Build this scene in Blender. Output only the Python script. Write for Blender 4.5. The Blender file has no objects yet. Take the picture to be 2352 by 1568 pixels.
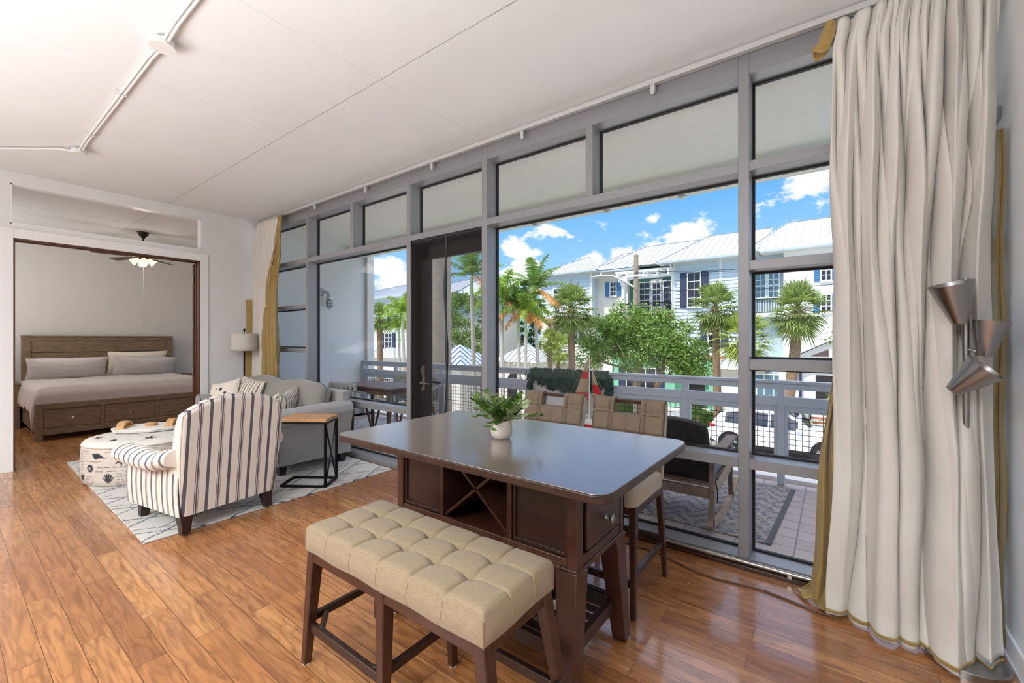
import bpy, bmesh, math, random
from mathutils import Matrix, Vector, noise as mn
PI = math.pi
sc = bpy.context.scene
COL = sc.collection
R = random.Random(7)

def lin(c):
    r = []
    for v in c[:3]:
        v = v / 255.0
        r.append(v / 12.92 if v <= .04045 else ((v + .055) / 1.055) ** 2.4)
    return (r[0], r[1], r[2], 1.0)

# ------------------------------------------------------------------ camera
cam_d = bpy.data.cameras.new('camera'); cam = bpy.data.objects.new('camera', cam_d); COL.objects.link(cam)
cam.location = (0, 0, 1.37)
cam.rotation_euler = (PI / 2, 0, math.radians(36.74))
cam_d.sensor_width = 36; cam_d.lens = 36 * 990 / 2352.0
cam_d.shift_y = -4 / 2352.0; cam_d.clip_end = 400; cam_d.clip_start = .02
sc.camera = cam

# ------------------------------------------------------------------ view
sc.view_settings.view_transform = 'Standard'; sc.view_settings.look = 'None'
sc.view_settings.gamma = 1; sc.view_settings.use_curve_mapping = False
sc.view_settings.exposure = 0.38

# ------------------------------------------------------------------ sky
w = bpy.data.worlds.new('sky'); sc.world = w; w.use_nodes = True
nt = w.node_tree; N = nt.nodes; L = nt.links; N.clear()
def nd(t, **k):
    n = N.new(t)
    for a, b in k.items(): setattr(n, a, b)
    return n
tc = nd('ShaderNodeTexCoord'); sep = nd('ShaderNodeSeparateXYZ'); L.new(tc.outputs['Generated'], sep.inputs[0])
rmp = nd('ShaderNodeValToRGB'); L.new(sep.outputs['Z'], rmp.inputs[0])
e = rmp.color_ramp.elements
e[0].position = 0.0; e[0].color = lin((196, 226, 250)); e[1].position = .75; e[1].color = lin((44, 110, 205))
for p, c in ((.12, (160, 212, 250)), (.3, (108, 180, 247)), (.5, (80, 152, 234))):
    q = e.new(p); q.color = lin(c)
mp = nd('ShaderNodeMapping'); mp.inputs['Scale'].default_value = (1, 1, 1.7); L.new(tc.outputs['Generated'], mp.inputs[0])
n1 = nd('ShaderNodeTexNoise'); n1.inputs['Scale'].default_value = 15; n1.inputs['Detail'].default_value = 9; n1.inputs['Roughness'].default_value = .62
L.new(mp.outputs[0], n1.inputs[0])
def mth(op, a, b=None, c=None):
    m = nd('ShaderNodeMath', operation=op)
    for i, v in enumerate((a, b, c)):
        if v is None: continue
        if isinstance(v, (int, float)): m.inputs[i].default_value = v
        else: L.new(v, m.inputs[i])
    return m.outputs[0]
# cumulus banks: direction (azimuth deg ccw from +x, elevation), size
acc = None
for az, el, sz, st in ((125.7, 12.0, .055, .36), (121, 13.9, .035, .32), (108.6, 14.8, .024, .3), (105.5, 12.4, .055, .42), (108.5, 11.2, .06, .4), (112.3, 11.2, .055, .38), (115.3, 10.3, .035, .3), (126.5, 8.6, .075, .36), (119, 9.6, .03, .3),
                       (91.6, 17.4, .05, .42), (92.8, 12.3, .024, .3), (143.8, 9.3, .06, .4), (141.5, 6.8, .07, .4), (146, 11.5, .05, .34), (131, 7, .05, .3), (150, 6, .1, .3), (160, 12, .15, .2), (80, 12, .12, .2), (70, 22, .2, .2), (175, 20, .3, .2), (240, 35, .5, .2)):
    a, b = math.radians(az), math.radians(el)
    d = (math.cos(a) * math.cos(b), math.sin(a) * math.cos(b), math.sin(b))
    vm = nd('ShaderNodeVectorMath', operation='SUBTRACT'); L.new(tc.outputs['Generated'], vm.inputs[0]); vm.inputs[1].default_value = d
    vs = nd('ShaderNodeVectorMath', operation='MULTIPLY'); L.new(vm.outputs[0], vs.inputs[0]); vs.inputs[1].default_value = (1, 1, 1.9)
    vl = nd('ShaderNodeVectorMath', operation='LENGTH'); L.new(vs.outputs[0], vl.inputs[0])
    g = mth('MULTIPLY', mth('MAXIMUM', mth('SUBTRACT', 1.0, mth('DIVIDE', vl.outputs['Value'], sz * 1.55)), 0.0), st * .8)
    acc = g if acc is None else mth('MAXIMUM', acc, g)
dens = mth('ADD', n1.outputs['Fac'], acc)
cr = nd('ShaderNodeValToRGB'); L.new(dens, cr.inputs[0])
cr.color_ramp.elements[0].position = .60; cr.color_ramp.elements[0].color = (0, 0, 0, 1)
cr.color_ramp.elements[1].position = .70; cr.color_ramp.elements[1].color = (1, 1, 1, 1)
mx = nd('ShaderNodeMix', data_type='RGBA'); L.new(cr.outputs[0], mx.inputs[0]); L.new(rmp.outputs[0], mx.inputs[6]); mx.inputs[7].default_value = lin((250, 252, 255))
# upper sky boosted and whitened, added to brighten the shaded balcony and soffit
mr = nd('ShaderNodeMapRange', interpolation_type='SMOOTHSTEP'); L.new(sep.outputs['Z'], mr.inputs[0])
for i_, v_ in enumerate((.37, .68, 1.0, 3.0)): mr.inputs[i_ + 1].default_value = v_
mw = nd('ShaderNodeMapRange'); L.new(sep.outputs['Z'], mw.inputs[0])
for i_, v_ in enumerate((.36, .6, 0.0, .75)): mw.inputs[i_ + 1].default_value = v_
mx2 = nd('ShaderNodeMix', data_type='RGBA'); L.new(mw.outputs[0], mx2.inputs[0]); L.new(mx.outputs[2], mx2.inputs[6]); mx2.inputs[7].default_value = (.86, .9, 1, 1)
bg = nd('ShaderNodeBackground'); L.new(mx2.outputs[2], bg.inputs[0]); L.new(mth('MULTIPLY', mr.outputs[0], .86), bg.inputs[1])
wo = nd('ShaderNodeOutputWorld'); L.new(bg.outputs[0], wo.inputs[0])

# ------------------------------------------------------------------ sun and added fill lights
def light(name, kind, loc, energy, color=(1, 1, 1), size=1, size_y=None, aim=None, **k):
    d = bpy.data.lights.new(name, kind); d.energy = energy; d.color = color
    if kind == 'AREA':
        d.size = size
        if size_y: d.shape = 'RECTANGLE'; d.size_y = size_y
    o = bpy.data.objects.new(name, d); COL.objects.link(o); o.location = loc
    if aim is not None: o.rotation_euler = Vector(aim).to_track_quat('-Z', 'Y').to_euler()
    for a, b in k.items(): setattr(d, a, b)
    return o
light('sun', 'SUN', (0, -10, 30), 2.75, (1, .965, .9), aim=(.30, .52, -.80), angle=.009)
# added fill lights behind the viewpoint, without fixtures: an upward and a downward pair
light('loft_fill_up', 'AREA', (-1.0, -1.9, .9), 112, (.93, .97, 1), 2.6, 1.6, aim=(0, .25, 1), spread=2.3)
light('loft_fill_up', 'AREA', (-4.2, -2.6, .9), 62, (.93, .97, 1), 2.6, 1.6, aim=(.1, .45, 1), spread=2.3)
light('loft_fill_down', 'AREA', (-1.0, -2.2, 3.0), 94, (.93, .97, 1), 1.6, 1.6, aim=(-.1, .4, -.9), spread=2.1)
light('loft_fill_down', 'AREA', (-4.4, -2.2, 3.0), 92, (.93, .97, 1), 1.6, 1.6, aim=(-.1, .4, -.9), spread=2.1)
light('bedroom_fill_down', 'AREA', (-8.9, -.3, 2.95), 34, (1, .97, .95), 1.2, 1.2, aim=(-.2, .4, -.8))  # extra fill added to brighten the bedroom, out of view and without fixtures
light('bedroom_fill_up', 'AREA', (-9.4, -.2, 1.2), 12, (1, .97, .95), 1.0, 1.0, aim=(0, .3, 1))

# ------------------------------------------------------------------ materials
MATS = {}
def mat(name, col, rough=.5, metal=0.0, var=.0, vscale=12, bump=0.0, bscale=60, stretch=(1, 1, 1), coat=0.0, spec=.5, sheen=0.0, col2=None, island=0.0, trans=0.0, emit=None, estr=0, ior=None):
    if name in MATS: return MATS[name]
    m = bpy.data.materials.new(name); m.use_nodes = True; MATS[name] = m
    t = m.node_tree; b = t.nodes['Principled BSDF']; b.inputs['Base Color'].default_value = lin(col)
    b.inputs['Roughness'].default_value = rough; b.inputs['Metallic'].default_value = metal
    b.inputs['Specular IOR Level'].default_value = spec
    b.inputs['Coat Weight'].default_value = coat; b.inputs['Coat Roughness'].default_value = .12
    b.inputs['Sheen Weight'].default_value = sheen
    if emit: b.inputs['Emission Color'].default_value = lin(emit); b.inputs['Emission Strength'].default_value = estr
    src = None
    if var or bump:
        co = t.nodes.new('ShaderNodeTexCoord'); ma = t.nodes.new('ShaderNodeMapping'); ma.inputs['Scale'].default_value = stretch
        t.links.new(co.outputs['Object'], ma.inputs[0])
    if var or col2:
        no = t.nodes.new('ShaderNodeTexNoise'); no.inputs['Scale'].default_value = vscale; no.inputs['Detail'].default_value = 6
        t.links.new(ma.outputs[0], no.inputs[0])
        rp = t.nodes.new('ShaderNodeValToRGB'); rp.color_ramp.elements[0].position = .3; rp.color_ramp.elements[1].position = .7
        a = lin(col); k1 = 1 - var; k2 = 1 + var
        rp.color_ramp.elements[0].color = (a[0] * k1, a[1] * k1, a[2] * k1, 1)
        rp.color_ramp.elements[1].color = lin(col2) if col2 else (min(1, a[0] * k2), min(1, a[1] * k2), min(1, a[2] * k2), 1)
        t.links.new(no.outputs['Fac'], rp.inputs[0]); src = rp.outputs[0]
    if island:
        ge = t.nodes.new('ShaderNodeNewGeometry'); hs = t.nodes.new('ShaderNodeHueSaturation')
        mr = t.nodes.new('ShaderNodeMapRange'); mr.inputs[3].default_value = 1 - island; mr.inputs[4].default_value = 1 + island
        t.links.new(ge.outputs['Random Per Island'], mr.inputs[0]); t.links.new(mr.outputs[0], hs.inputs['Value'])
        if src: t.links.new(src, hs.inputs['Color'])
        else: hs.inputs['Color'].default_value = lin(col)
        src = hs.outputs[0]
    if src: t.links.new(src, b.inputs['Base Color'])
    if bump:
        nb = t.nodes.new('ShaderNodeTexNoise'); nb.inputs['Scale'].default_value = bscale; nb.inputs['Detail'].default_value = 4
        t.links.new(ma.outputs[0], nb.inputs[0]); bp = t.nodes.new('ShaderNodeBump'); bp.inputs['Strength'].default_value = bump; bp.inputs['Distance'].default_value = .01
        t.links.new(nb.outputs['Fac'], bp.inputs['Height']); t.links.new(bp.outputs[0], b.inputs['Normal'])
    if trans:
        tr = t.nodes.new('ShaderNodeBsdfTranslucent'); ms = t.nodes.new('ShaderNodeMixShader'); ms.inputs[0].default_value = trans
        if src: t.links.new(src, tr.inputs[0])
        else: tr.inputs[0].default_value = lin(col)
        out = t.nodes['Material Output']; t.links.new(b.outputs[0], ms.inputs[1]); t.links.new(tr.outputs[0], ms.inputs[2]); t.links.new(ms.outputs[0], out.inputs[0])
    return m

class G:
    """tiny node-graph helper for patterned materials"""
    def __init__(s, name):
        s.m = bpy.data.materials.new(name); s.m.use_nodes = True; s.t = s.m.node_tree; s.b = s.t.nodes['Principled BSDF']
        MATS[name] = s.m; s.co = s.t.nodes.new('ShaderNodeTexCoord')
        s.obj = s.co.outputs['Object']
        sp = s.t.nodes.new('ShaderNodeSeparateXYZ'); s.t.links.new(s.obj, sp.inputs[0]); s.x, s.y, s.z = sp.outputs
    def n(s, ty, ins=None, **k):
        n = s.t.nodes.new(ty)
        for a, b in k.items(): setattr(n, a, b)
        for a, b in (ins or {}).items(): s.put(b, n.inputs[a])
        return n
    def put(s, v, i):
        if hasattr(v, 'links') or isinstance(v, bpy.types.NodeSocket): s.t.links.new(v, i)
        else: i.default_value = v
    def M(s, op, a, b=0.0, c=0.0):
        return s.n('ShaderNodeMath', {0: a, 1: b, 2: c}, operation=op).outputs[0]
    def noise(s, scale, detail=5, vec=None, rough=.5, w=None, dist=0):
        n = s.n('ShaderNodeTexNoise', {'Scale': scale, 'Detail': detail, 'Roughness': rough, 'Distortion': dist}, noise_dimensions='4D' if w is not None else '3D')
        s.t.links.new(vec or s.obj, n.inputs['Vector'])
        if w is not None: s.put(w, n.inputs['W'])
        return n.outputs['Fac']
    def map(s, scale, vec=None, loc=(0, 0, 0), rot=(0, 0, 0)):
        n = s.n('ShaderNodeMapping', {'Scale': scale, 'Location': loc, 'Rotation': rot}); s.t.links.new(vec or s.obj, n.inputs[0]); return n.outputs[0]
    def ramp(s, f, stops, const=False):
        n = s.n('ShaderNodeValToRGB', {0: f}); r = n.color_ramp
        if const: r.interpolation = 'CONSTANT'
        while len(r.elements) < len(stops): r.elements.new(1)
        for el, (p, c) in zip(r.elements, stops): el.position = p; el.color = c if len(c) == 4 else lin(c)
        return n.outputs[0]
    def mix(s, f, a, b, mode='MIX'):
        n = s.n('ShaderNodeMix', data_type='RGBA', blend_type=mode)
        s.put(f, n.inputs[0]); s.put(lin(a) if isinstance(a, tuple) and len(a) == 3 else a, n.inputs[6]); s.put(lin(b) if isinstance(b, tuple) and len(b) == 3 else b, n.inputs[7]); return n.outputs[2]
    def bump(s, h, st=.3, d=.01):
        n = s.n('ShaderNodeBump', {'Strength': st, 'Distance': d, 'Height': h}); s.t.links.new(n.outputs[0], s.b.inputs['Normal'])
    def done(s, col, rough=.5, **k):
        s.put(lin(col) if isinstance(col, tuple) and len(col) == 3 else col, s.b.inputs['Base Color']); s.put(rough, s.b.inputs['Roughness'])
        for a, b in k.items(): s.put(b, s.b.inputs[a.replace('_', ' ')])
        return s.m

# floor: hickory-like planks running along x
g = G('floor_planks')
bk = g.n('ShaderNodeTexBrick', {'Color1': (0, 0, 0, 1), 'Color2': (1, 1, 1, 1), 'Mortar': (.5, .5, .5, 1), 'Scale': 1.0, 'Mortar Size': .0016, 'Mortar Smooth': .1, 'Bias': 0.0, 'Brick Width': 1.02, 'Row Height': .108}, offset=.37, offset_frequency=2)
g.t.links.new(g.map((1, 1, 1), loc=(.3, .04, 0)), bk.inputs['Vector'])
rnd = bk.outputs['Color']; mort = bk.outputs['Fac']
rv = g.M('MULTIPLY', rnd, 23.0)
gr = g.noise(1.0, 6, g.map((3.2, 44, 1)), .62, w=rv, dist=.7)
rings = g.noise(1.0, 2, g.map((1.3, 9, 1)), .5, w=rv)
rw = g.M('FRACT', g.M('MULTIPLY', rings, 11.0)); rw = g.M('ABSOLUTE', g.M('SUBTRACT', rw, .5))
base = g.ramp(rnd, [(0, (164, 106, 62)), (.35, (192, 132, 80)), (.6, (178, 118, 70)), (.8, (204, 146, 92)), (1, (150, 94, 54))])
c1 = g.mix(g.ramp(gr, [(.42, (0, 0, 0, 1)), (.62, (1, 1, 1, 1))]), base, (104, 58, 32)); 
c1 = g.mix(.5, base, c1)
c2 = g.mix(g.M('MULTIPLY', g.ramp(rw, [(.02, (1, 1, 1, 1)), (.2, (0, 0, 0, 1))]), .38), c1, (96, 52, 30))
c3 = g.mix(g.M('MULTIPLY', mort, .75), c2, (52, 28, 18))
g.bump(g.M('SUBTRACT', g.M('MULTIPLY', g.noise(2.4, 3, g.map((1, 3, 1))), .35), g.M('MULTIPLY', mort, .5)), .12, .003)
g.done(c3, g.M('ADD', .2, g.M('MULTIPLY', gr, .14)), Specular_IOR_Level=.55, Coat_Weight=.5, Coat_Roughness=.09)

# painted ceiling with hairline slab seams
g = G('ceiling_paint')
wob = g.M('MULTIPLY', g.M('SUBTRACT', g.noise(9, 6), .5), .035)
def line(c, at, wdt, wb=wob):
    return g.M('LESS_THAN', g.M('ABSOLUTE', g.M('ADD', g.M('SUBTRACT', c, at), wb)), wdt)
gap = g.M('GREATER_THAN', g.noise(5, 3), .47)
w2 = g.M('MULTIPLY', wob, .6)
s1 = g.M('MULTIPLY', line(g.y, 1.79, .0034, w2), g.M('ADD', .35, g.M('MULTIPLY', g.noise(6, 5, g.map((1, .1, 1))), .9)))
s2 = g.M('MULTIPLY', g.M('MAXIMUM', g.M('MAXIMUM', line(g.x, -2.45, .0028, w2), line(g.x, -3.69, .0028, w2)), line(g.x, -5.0, .0024, w2)), gap)
s3 = g.M('MAXIMUM', line(g.x, -8.46, .004, w2), line(g.x, -8.96, .004, w2))
pits = g.M('MULTIPLY', g.M('GREATER_THAN', g.noise(34, 2), .76), g.M('LESS_THAN', g.M('ABSOLUTE', g.M('SUBTRACT', g.y, 1.75)), .1))
cc = g.mix(g.M('MULTIPLY', g.M('MAXIMUM', g.M('MAXIMUM', g.M('MAXIMUM', s1, s3), g.M('MULTIPLY', s2, .28)), pits), .7), g.mix(g.noise(3, 4), (226, 229, 230), (233, 235, 236)), (104, 98, 92))
g.bump(g.noise(26, 6), .12, .01)
g.done(cc, .8)

mat('wall_paint', (230, 231, 232), .7, var=.015, vscale=8, bump=.05, bscale=200)
mat('bedroom_paint', (206, 203, 199), .7, var=.015, bump=.05, bscale=200)
mat('white_trim', (240, 240, 240), .35)
mat('white_paint_old', (228, 227, 223), .5, bump=.15, bscale=90)
mat('stucco', (214, 210, 202), .9, var=.03, vscale=30, bump=.35, bscale=160)
mat('stucco_grey', (216, 217, 218), .9, var=.03, vscale=30, bump=.5, bscale=90)
mat('frame_alu', (146, 147, 150), .36, metal=.2, var=.02)
mat('track_white', (205, 204, 202), .4, metal=.2)
mat('gasket', (22, 23, 25), .6)
mat('bronze_dark', (42, 38, 37), .4, metal=.3)
mat('brown_jamb', (92, 58, 36), .45, var=.25, vscale=8, stretch=(8, 8, 1))
mat('steel', (176, 170, 164), .3, metal=1.0)
mat('nickel', (158, 158, 158), .28, metal=1.0, var=.06, vscale=30, stretch=(1, 1, 30))
mat('black_metal', (24, 24, 26), .45, metal=.5)
mat('black_plastic', (20, 21, 24), .4)
mat('espresso', (62, 34, 24), .33, var=.28, vscale=5, stretch=(3, 3, 10), bump=.05, bscale=60, coat=.15)
mat('espresso_dark', (48, 28, 21), .38, var=.3, vscale=6, stretch=(3, 3, 8))
mat('table_top', (66, 44, 37), .34, var=.3, vscale=14, stretch=(1.2, 14, 1), coat=.9, bump=.02, bscale=40)
MATS['table_top'].node_tree.nodes['Principled BSDF'].inputs['Coat Roughness'].default_value = .15; MATS['table_top'].node_tree.nodes['Principled BSDF'].inputs['Coat IOR'].default_value = 2.3; MATS['table_top'].node_tree.nodes['Principled BSDF'].inputs['Sheen Weight'].default_value = .4; MATS['table_top'].node_tree.nodes['Principled BSDF'].inputs['Sheen Roughness'].default_value = .35; MATS['table_top'].node_tree.nodes['Principled BSDF'].inputs['Sheen Tint'].default_value = (1, .86, .74, 1)
mat('linen', (152, 134, 106), .9, var=.16, vscale=26, stretch=(2, 14, 14), bump=.3, bscale=420, sheen=.2)
mat('linen_back', (184, 172, 156), .9, var=.1, vscale=26, stretch=(20, 2, 2), bump=.3, bscale=420, sheen=.2)
mat('linen_brown', (124, 108, 90), .85, var=.16, vscale=22, stretch=(14, 2, 1.2), bump=.3, bscale=420)
mat('thread', (140, 118, 86), .9); mat('thread_dark', (84, 70, 56), .9)
mat('curtain_cream', (230, 226, 218), .88, var=.03, vscale=6, bump=.12, bscale=14, trans=.12, sheen=.2)
mat('curtain_gold', (176, 146, 78), .38, var=.12, vscale=30, stretch=(1, 1, 10), bump=.25, bscale=30, trans=.15, sheen=.4)
mat('sofa_grey', (158, 156, 154), .95, var=.08, vscale=160, bump=.3, bscale=300, sheen=.3)
mat('sofa_cushion', (140, 136, 130), .95, var=.08, vscale=160, bump=.3, bscale=300, sheen=.3)
mat('piping_grey', (92, 90, 90), .9)
mat('bed_wood', (122, 102, 78), .6, var=.34, vscale=7, stretch=(10, 1.2, 12), bump=.2, bscale=30)
mat('sheet_grey', (196, 184, 178), .9, var=.05, vscale=10, bump=.12, bscale=12, sheen=.2)
mat('pillow_grey', (202, 196, 194), .9, var=.04, vscale=12, bump=.25, bscale=9)
mat('pillow_white', (226, 215, 200), .9, var=.04, bump=.2, bscale=9)
mat('lamp_shade', (235, 231, 224), .9, var=.03, vscale=200, bump=.1, bscale=300, trans=.3)
mat('tray_white', (240, 238, 232), .4); mat('tray_wood', (206, 162, 112), .5, var=.18, vscale=10, stretch=(1, 8, 8))
mat('top_mango', (196, 148, 104), .5, var=.2, vscale=9, stretch=(2, 9, 9))
mat('vase_stone', (196, 188, 178), .55, var=.02); mat('leaf_dark', (84, 118, 42), .5, island=.45, trans=.25); mat('leaf_pale', (172, 188, 140), .6, island=.2, trans=.2)
mat('stem', (92, 96, 52), .7)
mat('cable', (96, 66, 48), .6)
mat('rail_paint', (178, 186, 198), .4, var=.02, bump=.04)
mat('wire_mesh', (48, 46, 48), .5, metal=.4)
mat('soffit_white', (240, 238, 233), .85, var=.02, bump=.2, bscale=120)
mat('wicker', (50, 49, 50), .55, bump=.3, bscale=200)
mat('grey_oak', (132, 112, 98), .7, var=.25, vscale=7, stretch=(6, 6, 2), bump=.1)
mat('pale_oak', (176, 148, 122), .7, var=.2, vscale=7, stretch=(4, 4, 4))
mat('balcony_cushion', (134, 138, 146), .9, bump=.2, bscale=300)
mat('patio_wood', (98, 74, 66), .5, var=.25, vscale=9, stretch=(1.5, 14, 1))
mat('chair_plastic', (150, 150, 146), .5); mat('chair_leg_wood', (116, 86, 66), .6, var=.2, vscale=10)
mat('sail_tan', (176, 154, 128), .9, var=.05); mat('sail_red', (190, 34, 40), .8); mat('hull_white', (228, 226, 222), .4); mat('rope', (150, 140, 124), .8)
mat('garland', (58, 84, 72), .8, island=.4)
mat('asphalt', (168, 162, 154), .9, var=.08, vscale=3, bump=.2, bscale=40)
mat('sidewalk', (224, 216, 204), .9, var=.05, vscale=4)
mat('lawn', (96, 120, 52), .95, var=.25, vscale=5)
mat('cream_wall', (232, 224, 208), .85, var=.02, bump=.1)
mat('white_wall', (236, 233, 226), .85, var=.02, bump=.1)
mat('blue_wall', (190, 206, 214), .8, var=.02)
mat('siding_white', (204, 216, 224), .6); mat('siding_shadow', (150, 165, 180), .8)
mat('teal_wall', (84, 142, 120), .8, var=.03); mat('mint_wall', (128, 190, 158), .85, var=.03)
mat('roof_metal', (206, 209, 211), .45, metal=.0, var=.02); mat('roof_seam', (140, 143, 148), .5); mat('fascia', (206, 204, 196), .6)
mat('gutter', (176, 190, 198), .5)
mat('shutter_navy', (50, 58, 82), .6); mat('shutter_blue', (66, 118, 166), .6)
mat('win_frame', (236, 236, 232), .5); mat('win_dark', (44, 40, 46), .12, spec=.8); mat('win_blue', (96, 128, 142), .15, spec=.8)
mat('door_dark', (40, 37, 38), .5); mat('brick_red', (176, 110, 84), .9, var=.3, vscale=20)
mat('bark_grey', (178, 170, 156), .9, var=.15, vscale=6, stretch=(1, 1, 7), bump=.4, bscale=20)
mat('bark_brown', (134, 108, 84), .95, var=.35, vscale=14, stretch=(1, 1, 3), bump=.8, bscale=24)
mat('bark_royal', (166, 150, 132), .9, var=.1, vscale=5, bump=.2, bscale=14)
mat('sabal_leaf', (138, 154, 80), .55, island=.45, trans=.3)
mat('sabal_leaf_bright', (170, 184, 88), .55, island=.4, trans=.3)
mat('feather_leaf', (108, 138, 60), .55, island=.45, trans=.3)
mat('feather_leaf_bright', (152, 178, 70), .55, island=.4, trans=.35)
mat('dry_leaf', (206, 150, 78), .7, island=.25, trans=.3)
mat('tree_leaf', (122, 152, 66), .5, island=.55, trans=.3)
mat('tree_leaf_dark', (66, 96, 38), .6, island=.5, trans=.2)
mat('hedge_leaf', (110, 140, 52), .6, island=.5, trans=.2)
mat('car_white', (238, 238, 238), .2, coat=.8); mat('car_glass', (34, 40, 46), .06, spec=1.0); mat('tyre', (26, 26, 27), .8); mat('alloy', (200, 200, 204), .25, metal=.9); mat('car_red', (190, 26, 34), .25)
mat('pole_wood', (158, 140, 116), .9, var=.2, vscale=10, stretch=(1, 1, .3)); mat('lamp_metal', (190, 192, 194), .4, metal=.6)
mat('sign_tan', (224, 202, 160), .7); mat('sign_black', (30, 28, 28), .7)

def glass(name, tint=(1, 1, 1), gloss=.07):
    m = bpy.data.materials.new(name); m.use_nodes = True; t = m.node_tree; t.nodes.clear(); MATS[name] = m
    a = t.nodes.new('ShaderNodeBsdfTransparent'); a.inputs[0].default_value = (*tint, 1)
    b = t.nodes.new('ShaderNodeBsdfGlossy'); b.inputs['Roughness'].default_value = .02
    f = t.nodes.new('ShaderNodeFresnel'); ge = t.nodes.new('ShaderNodeNewGeometry'); io = t.nodes.new('ShaderNodeMapRange'); io.inputs[3].default_value = 1.45; io.inputs[4].default_value = 1 / 1.45; t.links.new(ge.outputs['Backfacing'], io.inputs[0]); t.links.new(io.outputs[0], f.inputs[0])
    k = t.nodes.new('ShaderNodeMath'); k.operation = 'MULTIPLY'; k.inputs[1].default_value = gloss * 10; t.links.new(f.outputs[0], k.inputs[0])
    x = t.nodes.new('ShaderNodeMixShader'); o = t.nodes.new('ShaderNodeOutputMaterial')
    t.links.new(k.outputs[0], x.inputs[0]); t.links.new(a.outputs[0], x.inputs[1]); t.links.new(b.outputs[0], x.inputs[2]); t.links.new(x.outputs[0], o.inputs[0]); return m
glass('glass_clear', (.99, .992, .992), .016)
# fly screen: fine black weave that lets most of the view through
g = G('fly_screen'); tr = g.n('ShaderNodeBsdfTransparent'); ms = g.n('ShaderNodeMixShader')
fx = g.M('FRACT', g.M('MULTIPLY', g.x, 190.0)); wx = g.M('LESS_THAN', fx, .11); fz = g.M('FRACT', g.M('MULTIPLY', g.z, 140.0)); wz = g.M('LESS_THAN', fz, .08)
g.t.links.new(g.M('MAXIMUM', wx, wz), ms.inputs[0]); g.t.links.new(tr.outputs[0], ms.inputs[1]); g.t.links.new(g.b.outputs[0], ms.inputs[2])
g.t.links.new(ms.outputs[0], g.t.nodes['Material Output'].inputs[0]); g.done((46, 42, 42), .8)

def stripes(name, axis, per=.142, base=(224, 215, 204), dark=(88, 87, 99), phase=0.0):
    g = G(name); c = {'x': g.x, 'y': g.y, 'z': g.z}[axis]
    f = g.M('FRACT', g.M('ADD', g.M('MULTIPLY', c, 1 / per), 50 + phase)); D = lin(dark); B = lin(base)
    col = g.ramp(f, [(0, D), (.145, B), (.50, D), (.535, B), (.565, D), (.64, B), (.665, D), (.69, B)], True)
    g.bump(g.noise(320, 3), .2, .004); return g.done(col, .9, Sheen_Weight=.2)
stripes('stripe_x', 'x', phase=.3); stripes('stripe_y', 'y', phase=.05)
stripes('pillow_stripe', 'x', .085, (222, 212, 198), (92, 88, 88)); stripes('pillow_stripe_fine', 'x', .07, (222, 212, 198), (92, 88, 88))

# diamond rug
g = G('diamond_rug'); wv = g.M('MULTIPLY', g.M('SUBTRACT', g.noise(5, 4), .5), .045)
a = g.M('ADD', g.M('ADD', g.M('MULTIPLY', g.x, 1.0), g.M('MULTIPLY', g.y, .62)), wv); b_ = g.M('ADD', g.M('SUBTRACT', g.M('MULTIPLY', g.x, 1.0), g.M('MULTIPLY', g.y, .62)), wv)
def dl(v, per, w): return g.M('LESS_THAN', g.M('ABSOLUTE', g.M('SUBTRACT', g.M('FRACT', g.M('DIVIDE', v, per)), .5)), w / per)
ln = g.M('MAXIMUM', dl(a, .36, .0105), dl(b_, .36, .0105)); ln2 = g.M('MULTIPLY', g.M('MAXIMUM', dl(g.M('ADD', a, .09), .36, .007), dl(g.M('ADD', b_, .09), .36, .007)), g.M('GREATER_THAN', g.noise(2.2, 2), .52))
ln = g.M('MULTIPLY', g.M('MAXIMUM', ln, ln2), g.M('GREATER_THAN', g.noise(60, 3), .38))
cc = g.mix(ln, g.mix(g.noise(90, 3), (176, 172, 164), (208, 204, 196)), (64, 72, 86)); g.bump(g.noise(120, 4), .6, .01); g.done(cc, .95, Sheen_Weight=.3)
# balcony tribal rug
g = G('woven_rug'); vo = g.n('ShaderNodeTexVoronoi', {'Scale': 9.0}, feature='F1', distance='MANHATTAN'); g.t.links.new(g.map((1, 2.2, 1)), vo.inputs['Vector'])
zz = g.M('SINE', g.M('ADD', g.M('MULTIPLY', g.y, 42.0), g.M('MULTIPLY', g.M('ABSOLUTE', g.M('SUBTRACT', g.M('FRACT', g.M('MULTIPLY', g.x, 4.0)), .5)), 14.0)))
k = g.M('ADD', g.M('MULTIPLY', zz, .05), g.noise(30, 4, g.map((1, 2.2, 1)), .7)); cc = g.ramp(k, [(0, (78, 84, 100)), (.46, (110, 114, 126)), (.52, (176, 160, 148)), (.8, (196, 180, 168))])
g.bump(g.noise(90, 3), .5, .008); g.done(cc, .95)
g = G('blue_balcony_rug'); k = g.noise(7, 2, dist=2.5); cc = g.ramp(g.M('FRACT', g.M('MULTIPLY', k, 7.0)), [(0, (205, 203, 198)), (.55, (210, 208, 202)), (.62, (70, 84, 108)), (.85, (82, 96, 118)), (.95, (205, 203, 198))]); g.done(cc, .95)
g = G('balcony_tile')
bk = g.n('ShaderNodeTexBrick', {'Color1': lin((186, 166, 158)), 'Color2': lin((172, 152, 146)), 'Mortar': lin((104, 92, 88)), 'Scale': 1.0, 'Mortar Size': .005, 'Mortar Smooth': .1, 'Bias': 0.0, 'Brick Width': .335, 'Row Height': .165}, offset=0.0)
g.t.links.new(g.map((1, 1, 1), loc=(.205, .08, 0)), bk.inputs['Vector']); g.bump(bk.outputs['Fac'], -.3, .004); g.done(g.mix(.2, bk.outputs['Color'], g.ramp(g.noise(12), [(.3, (150, 130, 126)), (.7, (196, 178, 170))])), .45)
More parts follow.
